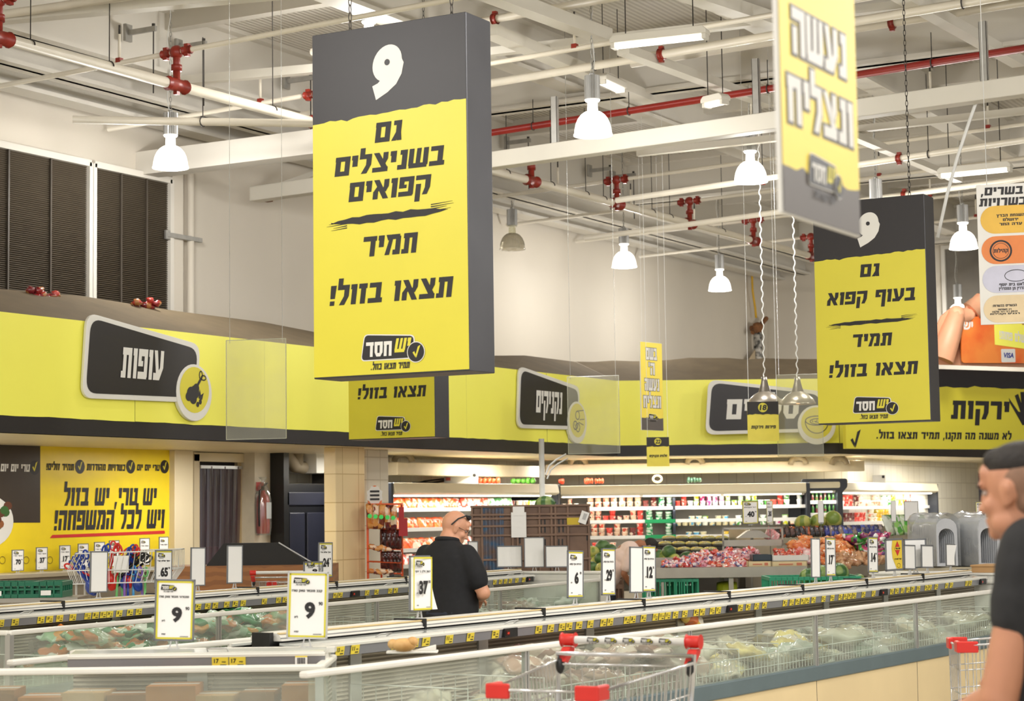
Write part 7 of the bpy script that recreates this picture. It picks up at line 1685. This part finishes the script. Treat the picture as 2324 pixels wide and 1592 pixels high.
for i, (px, py) in enumerate(((1935, 1225), (1950, 1228), (1962, 1222), (1978, 1220), (1990, 1224), (2002, 1222), (1955, 1245), (1970, 1248), (1985, 1252), (2000, 1262), (1996, 1240), (2010, 1246))):
    item('produce_bag', gmesh('beet', bg, [M_purp]), at(px, py, 27.2), i * .9, 'purple and green vegetable bag at the right of the carrot bags', 'bag', 'purple and green bags', .4 * (i % 3 - 1), .3)
# raised shelf behind with dark packs and green topped packs
a = at(1765, 1222, 29.0); b = at(2095, 1212, 31.0); rzs = math.atan2(b.y - a.y, b.x - a.x); Ls = math.hypot(b.x - a.x, b.y - a.y)
t = thing('display_shelf', 'raised beige display shelf of dark packs behind the carrot bags', 'shelf', (a.x, a.y, 0), rzs)
MB().bb(0, Ls, 0, .7, a.z - .08, a.z).build('shelf_top', M_stl, t); MB().bb(0, Ls, .02, .68, 0, a.z - .08).build('cabinet', mat('display_side', (170, 160, 142), .5), t)
M_dk = patchmat('dark_pack', [(70, 44, 36), (44, 34, 32), (190, 96, 56), (96, 62, 50), (44, 36, 40)], 12, .2); M_nv = patchmat('navy_pack', [(50, 58, 150), (38, 42, 110), (80, 96, 190), (150, 130, 120), (40, 44, 90)], 12, .2)
dpk = packf(.055, .085)
for i in range(10): item('coffee_pack', gmesh('dpk', dpk, [M_dk]), loc(t, .1 + i * .105, .1, a.z + .083), rzs, 'dark brown standing pack in the left part of the raised shelf', 'pack', 'dark brown packs', math.pi / 2 - .12, 0)
for i in range(20):
    x = .1 + 10 * .105 + i * .1
    if x < Ls * .76: item('coffee_pack', gmesh('npk', dpk, [M_nv]), loc(t, x, .1, a.z + .083), rzs, 'navy blue standing pack in the middle of the raised shelf', 'pack', 'navy packs', math.pi / 2 - .12, 0)
M_let = patchmat('lettuce_pack', [(150, 200, 110), (200, 214, 180), (170, 190, 160), (90, 170, 70), (220, 226, 214)], 11, .2)
for i in range(9): item('salad_pack', gmesh('lpk', packf(.1, .17), [M_let]), loc(t, Ls * .77 + i * .1, .05 + .03 * (i % 2), a.z + .15), rzs, 'pale green topped salad pack at the right end of the raised shelf', 'pack', 'salad packs', math.pi / 2 - .35, 0)
for i, (px, py, r) in enumerate(((1822, 1186, 16), (1856, 1184, 17), (1890, 1181, 21), (2080, 1196, 15))): melon(px, py, 29.9 + .1 * i, r, M_mel2, ['pale striped watermelon on the raised shelf, leftmost of three', 'pale striped watermelon behind the pink blank card', 'pale striped watermelon on the raised shelf, largest and rightmost of three', 'pale striped watermelon at the right end of the raised shelf'][i], None, 1.2, i)
tb = thing('melon_ledge', 'narrow ledge behind the dark packs that carries the pale melons', 'ledge', (a.x, a.y, 0), rzs)
MB().bb(.1, Ls, .72, 1.1, 0, at(1890, 1199, 29.9).z).build('ledge', M_stl, tb)
# steel scale hood over the pink heap
d = 27.2; k = d / FP; p = at(1710, 1240, d); t = thing('steel_hood', 'stainless steel framed hood with a sloping tray behind the pink heap', 'hood', p, YAW); X = lambda px: (px - 1710) * k; Z = lambda py: (1240 - py) * k
g = MB(); g.bb(X(1640), X(1644), 0, .03, Z(1240) - .3, Z(1198)); g.bb(X(1774), X(1778), 0, .03, Z(1240) - .3, Z(1198)); g.bb(X(1712), X(1716), .3, .33, Z(1240), Z(1198)); g.bb(X(1640), X(1778), 0, .03, Z(1202), Z(1198)); g.bb(X(1640), X(1778), .0, .03, Z(1240), Z(1226)); g.build('frame', M_steel, t)
g = MB(); g.prism([(X(1677), Z(1222)), (X(1752), Z(1222)), (X(1730), Z(1206)), (X(1712), Z(1203)), (X(1700), Z(1206))], .1, .35); g.build('tray', M_steel, t)
for i in range(6): item('plastic_pack', gmesh('hang', packf(.03, .09), [M_pkm]), at(1742 + i * 4, 1210 + i * 3, d + .5), YAW, 'small clear pack hanging beside the steel hood', 'pack', 'clear hanging packs', math.pi / 2, .4)
# corn trays
M_corn = meat('corn_yellow', (226, 196, 90), (196, 190, 100), 12, .4); M_ctray = mat('corn_tray', (46, 40, 30), .5)
ct = thing('corn_stand', 'dark stepped stand under the trays of corn', 'stand', (at(1560, 1262, 29.2).x, at(1560, 1262, 29.2).y, 0), YAW)
for i in range(3): MB().bb(-.5, .75, i * .28, i * .28 + .3, 0, at(1560, 1256 - i * 14, 29.2).z - .01).build('step', M_ctray, ct)
for r_ in range(3):
    for i in range(5 if r_ else 4):
        px = 1502 + i * 30 + r_ * 8 + (0 if r_ else 20); p = at(px, 1254 - r_ * 13, 29.3 + r_ * .28); tt = thing('corn_tray', 'wrapped tray of yellow corn cobs, ' + ['front', 'middle', 'back'][r_] + ' row behind the melons', 'corn tray', p, YAW, 'corn trays, %s row' % ['front', 'middle', 'back'][r_])
        MB().bb(-.095, .095, -.06, .06, 0, .025).build('tray', M_ctray, tt, bevel=.006)
        for j in (-.03, .03): g = MB(); g.tube([(-.095, j, .045), (-.06, j, .05), (.05, j, .05), (.09, j, .045)], 0, 10, radii=[.014, .026, .027, .016]); g.build('cob', M_corn, tt)
        g = MB(); g.ell((0, 0, .04), (.11, .07, .042), 14, 8); g.build('film', M_film, tt)
# crates and melons below and in front of the tables
for px, py, lab in ((1506, 1352, 'light green crate under the steel table, left one'), (1556, 1350, 'light green crate under the steel table, right one')):
    p = at(px, py, 25.9); crate(Vector((p.x, p.y, 0)), YAW, .28 if px > 1520 else .5, .5, at(px, 1313, 25.9).z, lab, M_gcr2, None)
p = at(1650, 1340, 26.0); g = MB(); pillow(g, .14, .3, .1, 4); o = g.build('yellow_sack', mat('sack_lime', (170, 180, 40), .5), loc=(p.x, p.y, .42)); o.rotation_euler = (math.pi / 2, 0, YAW); tag(o, 'lime yellow sack standing under the steel table', 'sack')
tag(MB().bb(-.12, .12, -.1, .1, 0, .62).bb(-.13, .13, -.11, .11, .55, .62).build('sack_block', mat('block_grey', (150, 146, 138), .7), loc=at(1692, 1340, 26.2) * 1 - Vector((0, 0, at(1692, 1340, 26.2).z)), rz=YAW), 'grey block under the steel table right of the lime sack', 'block')
tag(MB().bb(-.14, .14, -.1, .1, 0, .41).bb(-.15, .15, -.11, .11, .38, .41).build('sack_block', mat('block_grey', (150, 146, 138)), loc=(p.x, p.y, 0), rz=YAW), 'grey block under the lime sack', 'block')
p = at(1840, 1322, 22.6); zc_ = at(1790, 1308, 22.6).z
crate(Vector((p.x, p.y, zc_ - .5)), YAW, 1.0, .7, .5, 'light green crate of watermelons right behind the foreground freezer', M_gcr2, None)
tag(MB().bb(-.5, .5, -.35, .35, 0, zc_ - .5).bb(-.52, .52, -.37, .37, zc_ - .55, zc_ - .5).build('wood_pallet', M_wood, loc=(p.x, p.y, 0), rz=YAW), 'wooden base under the light green crate of watermelons', 'pallet')
for i, (px, py, r) in enumerate(((1836, 1308, 18), (1866, 1303, 20), (1902, 1303, 25), (1950, 1315, 12))): melon(px, py, 22.5 + .1 * i, r, M_mel, ['watermelon in the light green crate, leftmost', 'watermelon behind the narrow card 17', 'largest watermelon right of the narrow card 17', 'watermelon low at the right of the crate'][i], None, 1.25, i)
# produce price cards on tall stems
def tall_card(px0, y0, px1, y1, d, num, lab, tone=None):
    p = at((px0 + px1) / 2, y1, d); k = d / FP; t = card_px(px0, y0, px1, y1, p, YAW, lab, num=num, style='yellow' if num else 'blank', line='ירקות' if num else '', group='cards over the produce', stem=.01)
    g = MB(); g.cyl((0, .01, -p.z), (0, .01, .02), .006, 6); g.build('stem', M_alu, t); return t
tall_card(1685, 1139, 1722, 1192, 27.3, '40', 'price card 40 on a stem over the steel hood'); tall_card(1740, 1139, 1755, 1190, 27.6, '30', 'narrow price card right of the card marked 40')
tall_card(1857, 1139, 1870, 1189, 28.6, '', 'narrow blank card among the pale melons'); tall_card(2023, 1139, 2034, 1186, 29.5, '', 'narrow blank card left of the wide blank card, over the raised shelf'); tall_card(2053, 1140, 2085, 1185, 29.5, '', 'wide blank grey card over the salad packs'); tall_card(2215, 1141, 2242, 1185, 27.0, '24', 'price card 24 above the wrapped trays beside the man in black')
# wrapped bundles of grey trays
M_gt = mat('tray_grey', (196, 198, 202), .4, var=.05); M_bundle = glassmat('bundle_film', (244, 246, 248), .2, .14, .3, (236, 238, 240))
def bundle(px0, px1, y0, y1, d, lab):
    k = d / FP; p = at((px0 + px1) / 2, y1, d); w = (px1 - px0) * k; h = (y1 - y0) * k; t = thing('tray_bundle', lab, 'bundle', p, YAW + .45, 'film wrapped tray bundles')
    def arch(s, x0=0): return [(-w / 2 * s, 0), (w / 2 * s, 0), (w / 2 * s, h * .78 * s)] + [(w / 2 * s * math.cos(a), h * .78 * s + h * .22 * s * math.sin(a)) for a in [i * math.pi / 8 for i in range(1, 8)]] + [(-w / 2 * s, h * .78 * s)]
    for i in range(12):
        g = MB(); o_ = arch(.96); n_ = arch(.7); y = i * .035
        m = len(o_); g.add([(x, y, z) for x, z in o_] + [(x, y + .022, z) for x, z in o_] + [(x, y + .006, z + .03) for x, z in n_] , [(j, (j + 1) % m, m + (j + 1) % m, m + j) for j in range(m)] + [(j, 2 * m + j, 2 * m + (j + 1) % m, (j + 1) % m) for j in range(m)])
        g.build('tray', M_gt, t, bevel=.003)
    g = MB(); q2 = random.Random(px0); a_ = arch(1.06); m = len(a_); L = 10; V = []
    for i in range(L + 1):
        for x, z in a_: V.append((x * (1 + q2.uniform(-.04, .04)), -.03 + .5 * i / L, z * (1 + q2.uniform(-.02, .03)) + .005))
    fs = [(i * m + j, i * m + (j + 1) % m, (i + 1) * m + (j + 1) % m, (i + 1) * m + j) for i in range(L) for j in range(m)] + [tuple(range(L * m, L * m + m))]
    g.add(V, fs, 0, True); g.build('film', M_bundle, t)
    return p
ps = [bundle(2120, 2182, 1174, 1286, 20.8, 'film wrapped bundle of grey trays left of the black crates'), bundle(2214, 2280, 1172, 1286, 20.8, 'film wrapped bundle of grey trays beside the man in black')]
d = 20.9; k = d / FP; p = at(2198, 1287, d); t = thing('black_crates', 'stack of black crates between the two film wrapped bundles', 'crates', p, YAW)
for i in range(9): MB().bb(-.09, .09, .1, .5, i * .034, i * .034 + .026).build('crate', M_cdark, t, bevel=.004)
tb = thing('tray_table', 'table behind the white end freezer carrying the wrapped tray bundles', 'table', (p.x, p.y, 0), YAW); zt_ = p.z
MB().bb(-.6, .65, -.1, .75, zt_ - .05, zt_).build('top', M_stl, tb, bevel=.005)
for x in (-.55, .6):
    for y in (-.05, .7): MB().bb(x - .03, x + .03, y - .03, y + .03, 0, zt_ - .05).build('leg', M_steel, tb)
SC.view_settings.use_curve_mapping = False
